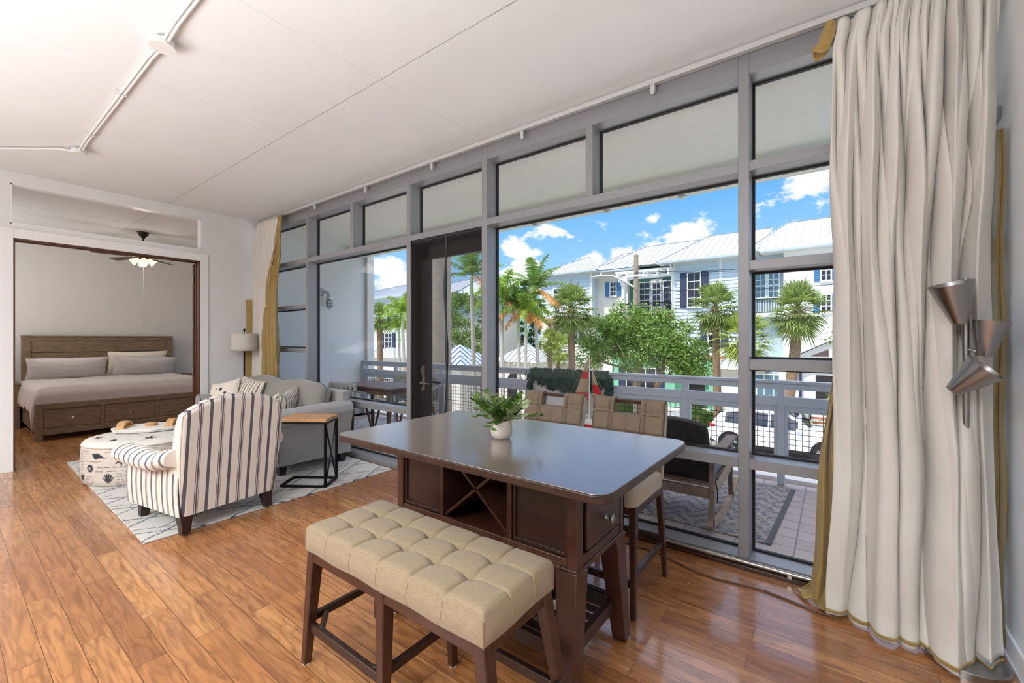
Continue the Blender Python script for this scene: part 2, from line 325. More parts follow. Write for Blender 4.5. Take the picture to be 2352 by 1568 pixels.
g = G('ottoman_cloth'); g.bump(g.noise(300, 3), .3, .004); g.done(g.mix(g.noise(8), (198, 188, 176), (212, 203, 192)), .92)
mat('ottoman_top_cloth', (222, 216, 208), .9, var=.03, bump=.2, bscale=300); mat('ottoman_ink', (52, 54, 64), .9)
g = G('shell_pillow'); vo = g.n('ShaderNodeTexVoronoi', {'Scale': 13.0, 'Randomness': .35}, feature='F1'); g.t.links.new(g.map((1, .6, 1)), vo.inputs['Vector'])
d = vo.outputs['Distance']; k = g.M('MULTIPLY', g.M('LESS_THAN', d, .33), g.M('GREATER_THAN', g.M('ADD', g.noise(70, 2), g.M('MULTIPLY', d, .6)), .52)); g.bump(g.noise(10, 3), .2); g.done(g.mix(k, (226, 216, 202), (56, 58, 74)), .9)

# ------------------------------------------------------------------ mesh builder
WM = {}
def wm(o):
    return WM.get(o.name, Matrix.Identity(4)) if o is not None else Matrix.Identity(4)
class MB:
    def __init__(s): s.v = []; s.f = []; s.mi = []; s.c = 0
    def add(s, vs, fs):
        n = len(s.v); s.v += [tuple(p) for p in vs]
        for f in fs: s.f.append(tuple(i + n for i in f)); s.mi.append(s.c)
        return s
    def box(s, x0, x1, y0, y1, z0, z1):
        return s.add([(x0, y0, z0), (x1, y0, z0), (x1, y1, z0), (x0, y1, z0), (x0, y0, z1), (x1, y0, z1), (x1, y1, z1), (x0, y1, z1)],
                     [(0, 3, 2, 1), (4, 5, 6, 7), (0, 1, 5, 4), (1, 2, 6, 5), (2, 3, 7, 6), (3, 0, 4, 7)])
    def bar(s, p0, p1, w, h, w1=None, h1=None, up=(0, 0, 1)):
        p0, p1 = Vector(p0), Vector(p1); d = (p1 - p0).normalized(); u = Vector(up)
        if abs(d.dot(u)) > .98: u = Vector((0, 1, 0))
        a = d.cross(u).normalized(); b = a.cross(d).normalized(); w1 = w if w1 is None else w1; h1 = h if h1 is None else h1; vs = []
        for p, ww, hh in ((p0, w, h), (p1, w1, h1)):
            for i, j in ((-1, -1), (1, -1), (1, 1), (-1, 1)): vs.append(p + a * i * ww / 2 + b * j * hh / 2)
        return s.add(vs, [(0, 3, 2, 1), (4, 5, 6, 7), (0, 1, 5, 4), (1, 2, 6, 5), (2, 3, 7, 6), (3, 0, 4, 7)])
    def cyl(s, p0, p1, r0, r1=None, n=14, cap=True):
        r1 = r0 if r1 is None else r1; return s.tube([p0, p1], [r0, r1], n, cap)
    def tube(s, pts, r, n=8, cap=True):
        pts = [Vector(p) for p in pts]; m = len(pts); rs = r if isinstance(r, (list, tuple)) else [r] * m; vs = []; prev = None
        for i, p in enumerate(pts):
            d = (pts[min(i + 1, m - 1)] - pts[max(i - 1, 0)]).normalized()
            if prev is None:
                u = Vector((0, 0, 1)) if abs(d.z) < .95 else Vector((1, 0, 0)); a = d.cross(u).normalized()
            else:
                a = (prev - d * prev.dot(d)).normalized()
            prev = a; b = d.cross(a)
            for k in range(n):
                t = 2 * PI * k / n; vs.append(p + (a * math.cos(t) + b * math.sin(t)) * rs[i])
        fs = [(i * n + k, i * n + (k + 1) % n, (i + 1) * n + (k + 1) % n, (i + 1) * n + k) for i in range(m - 1) for k in range(n)]
        if cap: fs += [tuple(range(n - 1, -1, -1)), tuple((m - 1) * n + k for k in range(n))]
        return s.add(vs, fs)
    def lathe(s, prof, c=(0, 0, 0), n=28, ax=None, closed=True):
        vs = []; M = Matrix.Translation(c) @ (Vector(ax).to_track_quat('Z', 'Y').to_matrix().to_4x4() if ax else Matrix.Identity(4))
        for r, z in prof:
            for k in range(n): t = 2 * PI * k / n; vs.append(M @ Vector((r * math.cos(t), r * math.sin(t), z)))
        m = len(prof); fs = [(i * n + k, i * n + (k + 1) % n, (i + 1) * n + (k + 1) % n, (i + 1) * n + k) for i in range(m - 1) for k in range(n)]
        if closed: fs += [tuple(range(n - 1, -1, -1)), tuple((m - 1) * n + k for k in range(n))]
        return s.add(vs, fs)
    def prism(s, poly, a, b, plane='xy'):
        """polygon extruded along the remaining axis from a to b"""
        def P(u, v, w): return {'xy': (u, v, w), 'xz': (u, w, v), 'yz': (w, u, v)}[plane]
        n = len(poly); vs = [P(u, v, a) for u, v in poly] + [P(u, v, b) for u, v in poly]
        return s.add(vs, [tuple(range(n))[::-1], tuple(range(n, 2 * n))] + [(i, (i + 1) % n, n + (i + 1) % n, n + i) for i in range(n)])
    def grid(s, fn, nu, nv, cu=False, cv=False):
        vs = [fn(i / (nu if cu else nu - 1), j / (nv if cv else nv - 1)) for j in range(nv) for i in range(nu)]; fs = []
        for j in range(nv if cv else nv - 1):
            for i in range(nu if cu else nu - 1):
                a = j * nu + i; b = j * nu + (i + 1) % nu; c = ((j + 1) % nv) * nu + (i + 1) % nu; d = ((j + 1) % nv) * nu + i; fs.append((a, b, c, d))
        return s.add(vs, fs)
    def sup(s, c, r, e1=.3, e2=.3, n=28, m=16, M=None):
        """superellipsoid: e small = boxy"""
        def pw(v, e): return math.copysign(abs(v) ** e, v)
        c = Vector(c)
        def fn(u, v):
            t = -PI + 2 * PI * u; p = -PI / 2 + PI * v
            q = Vector((r[0] * pw(math.cos(p), e1) * pw(math.cos(t), e2), r[1] * pw(math.cos(p), e1) * pw(math.sin(t), e2), r[2] * pw(math.sin(p), e1)))
            return (c + (M @ q if M else q))
        return s.grid(fn, n, m, cu=True)
    def xf(s, M, i0=0):
        for i in range(i0, len(s.v)): s.v[i] = tuple(M @ Vector(s.v[i]))
        return s
    def build(s, name, m, parent=None, bevel=0, seg=2, smooth=True, ang=38, sub=0, solid=0, weld=0, flip=False):
        me = bpy.data.meshes.new(name); mats = m if isinstance(m, (list, tuple)) else [m]
        pts = [Vector(p) for p in s.v]; o = bpy.data.objects.new(name, me); COL.objects.link(o)
        if parent is not None:
            inv = wm(parent).inverted(); pts = [inv @ p for p in pts]; o.parent = parent; WM[o.name] = wm(parent).copy()
        me.from_pydata([tuple(p) for p in pts], [], s.f); 
        for q in mats: me.materials.append(MATS[q] if isinstance(q, str) else q)
        if len(mats) > 1: me.polygons.foreach_set('material_index', s.mi)
        bm = bmesh.new(); bm.from_mesh(me)
        if weld: bmesh.ops.remove_doubles(bm, verts=bm.verts, dist=weld)
        if len(bm.faces) < 60000 and not flip: bmesh.ops.recalc_face_normals(bm, faces=bm.faces)
        bm.to_mesh(me); bm.free()
        if smooth:
            me.polygons.foreach_set('use_smooth', [True] * len(me.polygons)); me.set_sharp_from_angle(angle=math.radians(ang))
        me.update()
        if bevel:
            b = o.modifiers.new('bevel', 'BEVEL'); b.width = bevel; b.segments = seg; b.limit_method = 'ANGLE'; b.angle_limit = math.radians(40); b.harden_normals = False
        if solid: b = o.modifiers.new('solid', 'SOLIDIFY'); b.thickness = solid; b.offset = 0
        if sub: b = o.modifiers.new('sub', 'SUBSURF'); b.levels = sub; b.render_levels = sub
        return o
def tag(o, label, cat, group=None, kind=None):
    o['label'] = label; o['category'] = cat
    if group: o['group'] = group
    if kind: o['kind'] = kind
    return o
def empty(name, loc=(0, 0, 0), rz=0, label=None, cat=None, group=None):
    o = bpy.data.objects.new(name, None); COL.objects.link(o); o.location = loc; o.rotation_euler = (0, 0, rz); o.empty_display_size = .1
    WM[o.name] = Matrix.Translation(loc) @ Matrix.Rotation(rz, 4, 'Z')
    if label: tag(o, label, cat, group)
    return o
def rebase(o):
    """put a one-mesh thing's origin at its base"""
    vs = [v.co for v in o.data.vertices]; c = Vector(((min(v.x for v in vs) + max(v.x for v in vs)) / 2, (min(v.y for v in vs) + max(v.y for v in vs)) / 2, min(v.z for v in vs)))
    o.data.transform(Matrix.Translation(-c)); o.location = c; WM[o.name] = Matrix.Translation(c); return o
def struct(o): o['kind'] = 'structure'; return o
def kids(o): return [c for c in bpy.data.objects if c.parent == o]
def dup(o, loc=None, rz=None, label=None, scale=None, par=None):
    c = o.copy(); COL.objects.link(c)
    if par is not None: c.parent = par
    for ch in kids(o): dup(ch, par=c)
    if loc is not None: c.location = loc
    if rz is not None: c.rotation_euler = (0, 0, rz)
    if scale: c.scale = (scale,) * 3
    if label: c['label'] = label
    return c
def nz(x, y=0, z=0): return mn.noise(Vector((x, y, z)))
def lerp(a, b, t): return a + (b - a) * t
def tab(t, pts):
    for (a, va), (b, vb) in zip(pts, pts[1:]):
        if t <= b:
            k = max(0, min(1, (t - a) / (b - a))); k = k * k * (3 - 2 * k); return va + (vb - va) * k
    return pts[-1][1]
def rrect(x0, x1, y0, y1, r, n=5):
    p = []
    for cx, cy, a in ((x1 - r, y0 + r, -90), (x1 - r, y1 - r, 0), (x0 + r, y1 - r, 90), (x0 + r, y0 + r, 180)):
        for i in range(n + 1): t = math.radians(a + 90 * i / n); p.append((cx + r * math.cos(t), cy + r * math.sin(t)))
    return p
# ================================================================== ROOM SHELL
CZ = 3.115; XB = -6.85; XR = .615; W = 2.92
struct(MB().box(-10.85, .8, -4.2, 3.0, -.12, 0).build('floor', 'floor_planks', smooth=False))
struct(MB().box(-10.85, XB - .002, 3.0, 5.0, -.12, -.001).build('floor_bedroom', 'floor_planks', smooth=False))
struct(MB().box(XB - .075, .8, -4.2, 3.12, CZ, CZ + .3).build('ceiling', 'ceiling_paint', smooth=False))
struct(MB().box(-10.85, XB - .075, -4.2, 5.0, CZ + .0, CZ + .3).build('ceiling_bedroom', 'ceiling_paint', smooth=False))
struct(MB().box(XR, XR + .15, -4.2, 3.12, 0, CZ).build('wall_right', 'wall_paint', smooth=False))
struct(MB().box(-10.85, .8, -4.35, -4.2, 0, CZ).build('wall_rear', 'wall_paint', smooth=False))
# wall between loft and bedroom, with door opening and transom light
b = MB(); x0, x1 = XB - .15, XB
b.box(x0, x1, -4.2, .49, 0, 2.58); b.box(x0, x1, 2.14, 3.1, 0, 2.58); b.box(x0, x1, .49, 2.14, 2.43, 2.58)
b.box(x0, x1, -4.2, .468, 2.58, 3.0); b.box(x0, x1, 2.162, 3.1, 2.58, 3.0); b.box(x0, x1, -4.2, 3.1, 3.0, CZ)
struct(b.build('wall_back', 'wall_paint', smooth=False))
w2 = struct(empty('window_6', (XB, 1.315, 2.58)))
b = MB(); b.box(x0 + .03, x1 - .001, .468, .480, 2.581, 2.999); b.box(x0 + .03, x1 - .001, 2.150, 2.162, 2.581, 2.999); b.box(x0 + .03, x1 - .001, .468, 2.162, 2.581, 2.592); b.box(x0 + .03, x1 - .001, .468, 2.162, 2.988, 2.999)
b.build('window_frame', 'white_trim', w2, smooth=False)
MB().box(x0 + .045, x0 + .05, .48, 2.15, 2.592, 2.988).build('window_pane', 'glass_clear', w2, smooth=False)
# casing
b = MB(); b.box(XB, XB + .02, .40, .49, 0, 2.53); b.box(XB, XB + .02, 2.14, 2.23, 0, 2.53); b.box(XB, XB + .02, .49, 2.14, 2.43, 2.53)
struct(b.build('trim_1', 'white_trim', bevel=.003))
b = MB(); b.box(x0 - .01, x1 + .012, .49, .502, 0, 2.43); b.box(x0 - .01, x1 + .012, 2.128, 2.14, 0, 2.43); b.box(x0 - .01, x1 + .012, .49, 2.14, 2.418, 2.43); b.box(x0 + .03, x0 + .06, .5, .51, 0, 2.42); b.box(x0 + .03, x0 + .06, 2.118, 2.13, 0, 2.42); b.box(x0 + .03, x0 + .06, .5, 2.13, 2.408, 2.42)
struct(b.build('trim_2', 'brown_jamb', bevel=.002))
# bedroom door leaf folded flat against the bedroom side of the wall, its hinged edge showing
d2 = struct(empty('door_2', (x0 - .04, 2.13, 0)))
b = MB(); b.box(x0 - .052, x0 - .012, 2.116, 2.95, .01, 2.40); b.build('door_leaf', 'brown_jamb', d2, bevel=.002)
for z in (2.2, 1.57, .94, .3):
    b = MB(); b.cyl((x0 - .008, 2.112, z - .05), (x0 - .008, 2.112, z + .05), .007); b.box(x0 - .04, x0 - .01, 2.1135, 2.1165, z - .048, z + .048); b.build('door_hinge', 'steel', d2)
# bedroom walls
b = MB(); b.box(-10.85, -10.7, -4.2, 5.0, 0, CZ); struct(b.build('wall_bedroom_head', 'bedroom_paint', smooth=False))
b = MB(); b.box(-10.85, x0, -1.35, -1.2, 0, CZ); struct(b.build('wall_bedroom_left', 'bedroom_paint', smooth=False))
b = MB(); b.box(-10.7, x0, 4.85, 5.0, 0, .8); b.box(-10.7, x0, 4.85, 5.0, 2.5, CZ); b.box(-10.7, -10.4, 4.85, 5.0, .8, 2.5); b.box(-7.5, x0, 4.85, 5.0, .8, 2.5); struct(b.build('wall_bedroom_window', 'bedroom_paint', smooth=False))
wb = struct(empty('window_7', (-8.95, 4.9, .8)))
b = MB()
for x in (-10.4, -9.45, -8.5, -7.55): b.box(x, x + .05, 4.88, 4.96, .8, 2.5)
b.box(-10.4, -7.5, 4.88, 4.96, .8, .85); b.box(-10.4, -7.5, 4.88, 4.96, 2.45, 2.5); b.build('window_frame', 'frame_alu', wb, smooth=False)
MB().box(-10.4, -7.5, 4.92, 4.925, .85, 2.45).build('window_pane', 'glass_clear', wb, smooth=False)
b = MB(); b.box(-7.2, -7.0, 3.0, 3.12, -3, CZ + .3); b.box(-7.2, -7.07, 3.12, 5.0, -3, CZ + .3); struct(b.build('wall_balcony_left', 'stucco_grey', smooth=False))
# ---- curtain wall
MX = [(-5.568, -5.511), (-3.541, -3.480), (-2.517, -2.457), (-.466, -.406)]
FY0, FY1 = W, 3.06
def pane_parts(par, x0, x1, z0, z1, nm='window_pane'):
    b = MB(); t = .013; y0, y1 = 3.052, 3.075
    b.box(x0, x0 + t, y0, y1, z0, z1); b.box(x1 - t, x1, y0, y1, z0, z1); b.box(x0 + t, x1 - t, y0, y1, z0, z0 + t); b.box(x0 + t, x1 - t, y0, y1, z1 - t, z1); b.build('gasket', 'gasket', par, smooth=False)
    MB().box(x0 + .002, x1 - .002, 3.062, 3.068, z0 + .002, z1 - .002).build(nm, 'glass_clear', par, smooth=False)
ZH, ZT1, ZT0, ZL1, ZL0, ZB = 2.965, 2.442, 2.383, .655, .595, .057
def bay(n, x0, x1, uppers, rails, door=False):
    """x0..x1 clear width between mullions; mullion to the right belongs to this bay"""
    e = struct(empty('window_%d' % n, ((x0 + x1) / 2, W, 0)))
    b = MB(); b.box(x0, x1, FY0, FY1, ZH, CZ - .001); b.box(x0, x1, FY0, FY1, ZT0, ZT1)
    if not door:
        b.box(x0, x1, FY0, FY1, .001, ZB)
        for a, c in rails: b.box(x0, x1, FY0, FY1, a, c)
    for a, c in uppers: b.box(a, c, FY0, FY1, ZT1, ZH)
    b.build('window_frame', 'frame_alu', e, bevel=.0015, seg=1)
    xs = [x0] + [v for u in uppers for v in u] + [x1]
    for a, c in zip(xs[::2], xs[1::2]): pane_parts(e, a, c, ZT1, ZH, 'transom_pane')
    if not door:
        zs = [ZB] + [v for r in rails for v in r] + [ZT0]
        for a, c in zip(zs[::2], zs[1::2]): pane_parts(e, x0, x1, a, c)
    return e
bay(1, XB, MX[0][0], [], [(ZL0, ZL1), (1.208, 1.260), (1.789, 1.838)])
bay(2, MX[0][1], MX[1][0], [(-4.554, -4.494)], [(ZL0, ZL1)])
bay(3, MX[1][1], MX[2][0], [], [], True)
bay(4, MX[2][1], MX[3][0], [(-1.492, -1.434)], [(ZL0, ZL1)])
bay(5, MX[3][1], XR, [], [(ZL0, ZL1), (1.190, 1.252), (1.789, 1.844)])
for i, (a, c) in enumerate(MX):
    struct(MB().box(a, c, FY0, 3.09, .001, CZ - .001).build('trim_%d' % (i + 3), 'frame_alu', bevel=.0015, seg=1))
# outer sill and head so the light cannot leak under the frame
struct(MB().box(XB - .15, XR + .15, 3.0, 3.14, -.3, -.001).build('trim_7', 'stucco', smooth=False))
# ---- glazed balcony door with fly screen
dx0, dx1 = MX[1][1], MX[2][0]
d1 = struct(empty('door_1', ((dx0 + dx1) / 2, 2.98, 0)))
b = MB(); b.box(dx0, dx0 + .035, 2.95, 3.09, 0, ZT0); b.box(dx1 - .012, dx1, 2.95, 3.09, 0, ZT0); b.box(dx0, dx1, 2.95, 3.09, ZT0 - .045, ZT0); b.box(dx0, dx1, 2.95, 3.09, 0, .02)
b.build('door_frame', 'bronze_dark', d1, bevel=.002)
b = MB(); lx0, lx1 = dx0 + .038, dx1 - .014
b.box(lx0, lx0 + .135, 3.02, 3.065, .022, ZT0 - .05); b.box(lx1 - .02, lx1, 3.02, 3.065, .022, ZT0 - .05); b.box(lx0, lx1, 3.02, 3.065, ZT0 - .19, ZT0 - .05); b.box(lx0, lx1, 3.02, 3.065, .022, .26)
b.build('door_leaf', 'bronze_dark', d1, bevel=.002)
MB().box(lx0 + .135, lx1 - .02, 3.04, 3.046, .26, ZT0 - .19).build('door_glass', 'glass_clear', d1, smooth=False)
b = MB(); hx = lx0 + .06; b.box(hx - .022, hx + .022, 3.006, 3.02, .84, 1.10); b.cyl((hx, 3.006, .93), (hx, 2.965, .93), .010); b.tube([(hx, 2.966, .93), (hx + .05, 2.962, .93), (hx + .12, 2.966, .925)], [.011, .010, .008])
b.cyl((hx, 3.006, .86), (hx, 2.99, .86), .014); b.tube([(hx, 3.004, 1.0), (hx, 2.985, 1.03), (hx, 2.985, 1.07), (hx, 3.004, 1.09)], .006); b.build('door_handle', 'steel', d1)
b = MB(); b.cyl((hx, 3.065, .93), (hx, 3.11, .93), .010); b.tube([(hx, 3.108, .93), (hx + .06, 3.112, .93), (hx + .14, 3.108, .925)], [.012, .011, .008]); b.build('door_handle_outside', 'black_metal', d1)
b = MB(); b.box(dx0 + .01, dx1 - .004, 2.936, 2.938, .01, ZT0 - .01); b.build('fly_screen', 'fly_screen', d1, smooth=False)
b = MB(); xm = (dx0 + dx1) / 2 + .02
b.tube([(xm - .012 * math.sin(k * .5), 2.934, .01 + k * .118) for k in range(21)], [.013 + .004 * math.sin(k * 1.3) for k in range(21)], 6); b.box(dx0, dx0 + .018, 2.93, 2.945, .01, ZT0); b.box(dx0, dx1, 2.93, 2.945, ZT0 - .03, ZT0); b.box(dx1 - .01, dx1, 2.93, 2.945, .01, ZT0)
b.build('screen_seam', 'black_plastic', d1)
# baseboards
b = MB(); b.box(XR - .015, XR, -4.2, 2.90, 0, .105); b.box(XR - .022, XR - .015, -4.2, 2.90, 0, .02); struct(b.build('baseboard_right', 'white_trim', bevel=.004))
struct(MB().box(XB, XB + .014, 2.23, 2.91, 0, .1).build('baseboard_back', 'white_trim', bevel=.003))
struct(MB().box(XB, XB + .014, -4.2, .40, 0, .1).build('baseboard_back_left', 'white_trim', bevel=.003))
struct(MB().box(-10.7, -10.686, -1.2, 4.85, 0, .1).build('baseboard_bedroom', 'white_trim', bevel=.003))
struct(MB().box(dx1 + .07, XR - .02, 2.885, 2.918, 0, .022).build('trim_8', 'espresso', bevel=.004))
# pipe running along the floor under the glazing
o = MB().tube([(-2.3, 2.893, .045), (-1.2, 2.893, .046), (-.62, 2.893, .044), (.02, 2.893, .045), (.34, 2.893, .045)], .0125, 10)
for x in (-.62, -1.9): o.cyl((x - .02, 2.893, .045), (x + .02, 2.893, .045), .018)
for x in (-2.2, -1.2, -.2): o.box(x - .01, x + .01, 2.88, 2.906, .022, .04)
tag(rebase(o.build('floor_pipe', 'steel')), 'thin metal pipe running along the bottom of the window frame', 'pipe')

# ---- ceiling conduit
cd = empty('ceiling_conduit', (-3.1, .785, CZ), 0, 'white painted electrical conduit bending across the white ceiling', 'conduit')
yb = .785; zc = 3.075
b = MB()
for o_ in (-.006, .014):
    b.tube([(-1.2, yb + o_, zc + .02), (-2.86, yb + o_, zc + .02), (-2.94, yb + o_, zc + .012), (-3.04, yb + o_, zc)], .0085, 8)
    b.tube([(-3.16, yb + o_, zc), (-3.26, yb + o_, zc + .012), (-3.36, yb + o_, zc + .02), (-5.24, yb + o_, zc + .02), (-5.36, yb + o_, zc + .01), (-5.44, yb + o_, zc)], .0085, 8)
b.tube([(-5.52, yb - .04, zc), (-5.6, yb - .12, zc + .016), (-6.3, yb - .64, zc + .02), (-6.84, yb - 1.04, zc + .02)], .009, 8); b.build('conduit_pipe', 'white_paint_old', cd)
for x, r in ((-3.1, .062), (-5.48, .055)):
    b = MB(); b.lathe([(r * .98, 0), (r, .003), (r, .034), (r * .96, .037)], (x, yb, CZ - .06), 8); b.lathe([(r * 1.08, 0), (r * 1.08, .005)], (x, yb, CZ - .065), 10); b.build('junction_box', 'white_paint_old', cd)
for x in (-2.3, -4.0, -5.0):
    b = MB(); b.box(x - .009, x + .009, yb - .045, yb + .05, CZ - .006, CZ - .001); b.box(x - .009, x + .009, yb - .018, yb + .026, CZ - .032, CZ - .028); b.cyl((x, yb - .036, CZ - .012), (x, yb - .036, CZ - .005), .006, n=6); b.cyl((x, yb + .042, CZ - .012), (x, yb + .042, CZ - .005), .006, n=6); b.build('conduit_clip', 'white_paint_old', cd)
# ---- curtain track
ct = empty('curtain_track', (-3.1, 2.86, CZ), 0, 'long white curtain track fixed along ceiling edge above the windows', 'curtain track')
b = MB(); b.box(XB + .005, .60, 2.866, 2.912, CZ - .03, CZ - .001); b.box(XB + .005, .60, 2.848, 2.862, CZ - .045, CZ - .012); b.box(XB + .005, .60, 2.862, 2.868, CZ - .03, CZ - .02); b.build('track_rail', 'track_white', ct, bevel=.002)
for x in (-.97, -2.04, -3.11, -4.18, -5.25):
    b = MB(); b.box(x - .016, x + .016, 2.862, 2.885, CZ - .085, CZ - .03); b.prism([(x - .016, CZ - .085), (x + .016, CZ - .085), (x + .009, CZ - .105), (x - .009, CZ - .105)], 2.866, 2.88, 'xz'); b.build('bracket', 'track_white', ct, bevel=.002)
# ================================================================== CURTAINS
def sheet(nu, nv, fn, name, m, parent, solid=.004):
    b = MB(); b.grid(fn, nu, nv); return b.build(name, m, parent, solid=solid, ang=180)
# right curtain -----------------------------------------------------
cu = empty('long_curtain', (.3, 2.72, 0), 0, 'full length cream curtain bunched at the right corner, gold lining at its hem', 'curtain')
def folds(u, v, seed, n, drift, amp):
    """rounded tubes of cloth parted by sharp creases: many narrow pleats at the head, a few broad ones lower down"""
    s = 0
    for i in range(n):
        ph = seed * 1.7 + i * 2.39; fr = 1.7 + i * 1.35
        uu = u + drift * (.05 * math.sin(1.6 * v * PI + ph) + .10 * nz(u * 1.8 + seed, v * 1.3, i) + .05 * (v - .5) * math.sin(u * 5 + ph))
        k = math.exp(-((i - (4.4 * (1 - v) ** 2.2 + 1.1)) ** 2) / 1.1)
        s += k * (1 - 2 * abs(math.sin(uu * fr * PI + ph)) ** .62)
    return s * amp
def rc(u, v):
    z = lerp(3.045, .012 + .008 * math.sin(u * 23) + .05 * max(0, (u - .7) / .3), v)
    xl = tab(v, [(0, .02), (.06, -.0), (.3, -.012), (.5, .0), (.75, .01), (1, -.02)]); xr = tab(v, [(0, .60), (.08, .585), (.3, .56), (.5, .535), (.8, .55), (1, .56)])
    x = lerp(xl, xr, u)
    yc = tab(v, [(0, 2.83), (.08, 2.80), (.3, 2.74), (.6, 2.70), (1, 2.66)]) + tab(u, [(0, .07), (.35, -.01), (.70, -.05), (.92, -.02), (1, .08)]) * (.4 + .8 * v) - .07 * math.exp(-((u - .78) / .09) ** 2) * tab(v, [(0, 0), (.62, 0), (.74, 1), (.90, 1), (1, .5)])
    f = folds(u, v, 3, 8, 1, .040)
    f *= tab(v, [(0, .55), (.1, 1.0), (.5, 1.25), (1, 1.2)])
    cr = .012 * nz(u * 5, v * 9, 3) + .003 * nz(u * 22, v * 26, 9)
    y = yc + f + cr; x += .35 * f * math.cos(u * 40) * .4 + .01 * nz(u * 5, v * 6, 1)
    y = min(y, 2.90)
    if v > .97: y -= .02 * (v - .97) / .03
    return (min(x, .597), y, z)
sheet(300, 150, rc, 'curtain_panel', 'curtain_cream', cu)
# hem band
def rlin(u, v):
    z = lerp(1.45, .02, v); x = lerp(.01, -.11 + .05 * u, v) + u * tab(v, [(0, .02), (.35, .03), (.7, .10), (1, .13)]) + .01 * math.sin(v * 9)
    y = 2.80 + .025 * math.sin(u * 15 + v * 2) + .012 * nz(u * 6, v * 12, 4) - .06 * v
    return (x, y, z)
sheet(40, 80, rlin, 'gold_lining', 'curtain_gold', cu)['label'] = 'gold silk lining edge'
def rlin2(u, v):
    z = lerp(2.3, .03, v); return (.575 + .022 * u + .004 * math.sin(v * 20), 2.865 - .07 * u + .012 * math.sin(u * 9 + v * 3), z)
sheet(16, 60, rlin2, 'gold_lining', 'curtain_gold', cu)['label'] = 'gold silk lining edge'
def rtop(u, v):
    a = u * 2 * PI; return (-.012 - .045 * v ** 1.5 + (.014 + .026 * v) * math.cos(a) + .008 * math.sin(a * 3 + v * 5), 2.83 + (.016 + .018 * v) * math.sin(a), lerp(3.05, 2.90, v) + .022 * v * math.sin(a * 2 + 1))
b = MB(); b.grid(rtop, 16, 12, cu=True); b.build('gold_lining', 'curtain_gold', cu, solid=.003)['label'] = 'crumpled gold lining corner at the curtain head'
def rpud(u, v):
    a = u; r = .13 * v; return (-.06 - .12 * v * (1 - u) + .04 * u, 2.80 - .16 * v * u + .0 + .02 * math.sin(u * 14), .012 + .12 * (1 - v) ** 2 + .012 * (1 + math.sin(u * 19 + v * 5)) * .5)
sheet(40, 14, rpud, 'gold_lining', 'curtain_gold', cu)['label'] = 'gold silk lining pooled on the floor'
def rhem(u, v):
    q = rc(u, 1.0); return (q[0], q[1] - .006 + .012 * v, .014 + .028 * (1 - v))
sheet(200, 3, rhem, 'gold_lining', 'curtain_gold', cu)['label'] = 'gold lining peeking out below the hem'
for i in range(9):
    x = .05 + i * .062; b = MB(); b.tube([(x, 2.857, 3.085), (x, 2.855, 3.06), (x + .008, 2.85, 3.045)], .004, 5); b.build('curtain_hook', 'steel', cu)
# left curtain ------------------------------------------------------
cl = empty('long_curtain', (-6.4, 2.8, 0), 0, 'far curtain in the left corner, cream cloth twisted over its gold lining', 'curtain')
def lc(u, v):
    z = lerp(3.04, .03, v)
    xl = tab(v, [(0, -6.68), (.12, -6.76), (.35, -6.80), (.6, -6.80), (1, -6.76)]); xr = tab(v, [(0, -6.02), (.12, -6.10), (.36, -6.36), (.46, -6.42), (.6, -6.44), (1, -6.36)])
    f = folds(u, v, 8, 6, 1, .02); x = lerp(xl, xr, u)
    y = 2.81 - .05 * math.sin(PI * u) * (.3 + v) + f * 1.15 + .008 * nz(u * 12, v * 25, 2)
    return (x, min(y, 2.90), z)
sheet(170, 110, lc, 'curtain_panel', 'curtain_cream', cl)
def lg(u, v):
    z = lerp(3.06, .03, v)
    xl = tab(v, [(0, -6.06), (.12, -6.14), (.36, -6.42), (.46, -6.44), (.6, -6.46), (1, -6.40)]); xr = tab(v, [(0, -5.96), (.1, -5.985), (.38, -6.05), (.44, -6.06), (.6, -5.97), (1, -5.94)])
    f = folds(u, v, 5, 7, 1.0, .032) * tab(v, [(0, .4), (.2, .8), (.42, .6), (.6, 1.2), (1, 1.3)])
    cr = .012 * nz(u * 8, v * 20, 7) * (1 if v > .4 else .35)
    return (lerp(xl, xr, u), min(2.80 + f + cr + .02 * math.sin(u * PI), 2.905), z)
sheet(120, 130, lg, 'gold_lining', 'curtain_gold', cl)['label'] = 'gold silk lining turned to the room'
def lg2(u, v):
    return (-6.838 + .05 * u, 2.70 + .1 * u + .01 * math.sin(v * 9), lerp(1.95, .3, v))
sheet(10, 40, lg2, 'gold_lining', 'curtain_gold', cl)['label'] = 'gold lining edge at the wall'

# ================================================================== LAMPS
fl = empty('floor_lamp', (-6.63, 2.60, 0), 0, 'floor lamp with black pole and white drum shade behind the grey sofa', 'floor lamp')
b = MB(); b.lathe([(.13, 0), (.13, .018), (.12, .024), (.02, .028)], (-6.63, 2.60, 0)); b.build('base', 'black_metal', fl)
b = MB(); b.cyl((-6.63, 2.60, .02), (-6.63, 2.60, 1.28), .011); b.build('pole', 'black_metal', fl)
b = MB(); b.grid(lambda u, v: (-6.63 + lerp(.168, .160, v) * math.cos(2 * PI * u), 2.60 + lerp(.168, .160, v) * math.sin(2 * PI * u), lerp(1.215, 1.455, v)), 40, 6, cu=True); b.build('lamp_shade', 'lamp_shade', fl, solid=.003)
b = MB(); b.cyl((-6.63, 2.60, 1.28), (-6.63, 2.60, 1.50), .006); b.lathe([(.012, 0), (.016, .015), (.006, .04)], (-6.63, 2.60, 1.49), 10)
for k in range(3): a = k * 2.09; b.cyl((-6.63, 2.60, 1.45), (-6.63 + .158 * math.cos(a), 2.60 + .158 * math.sin(a), 1.45), .003, n=5)
b.build('finial', 'black_metal', fl)
LX, LY = .452, 2.565
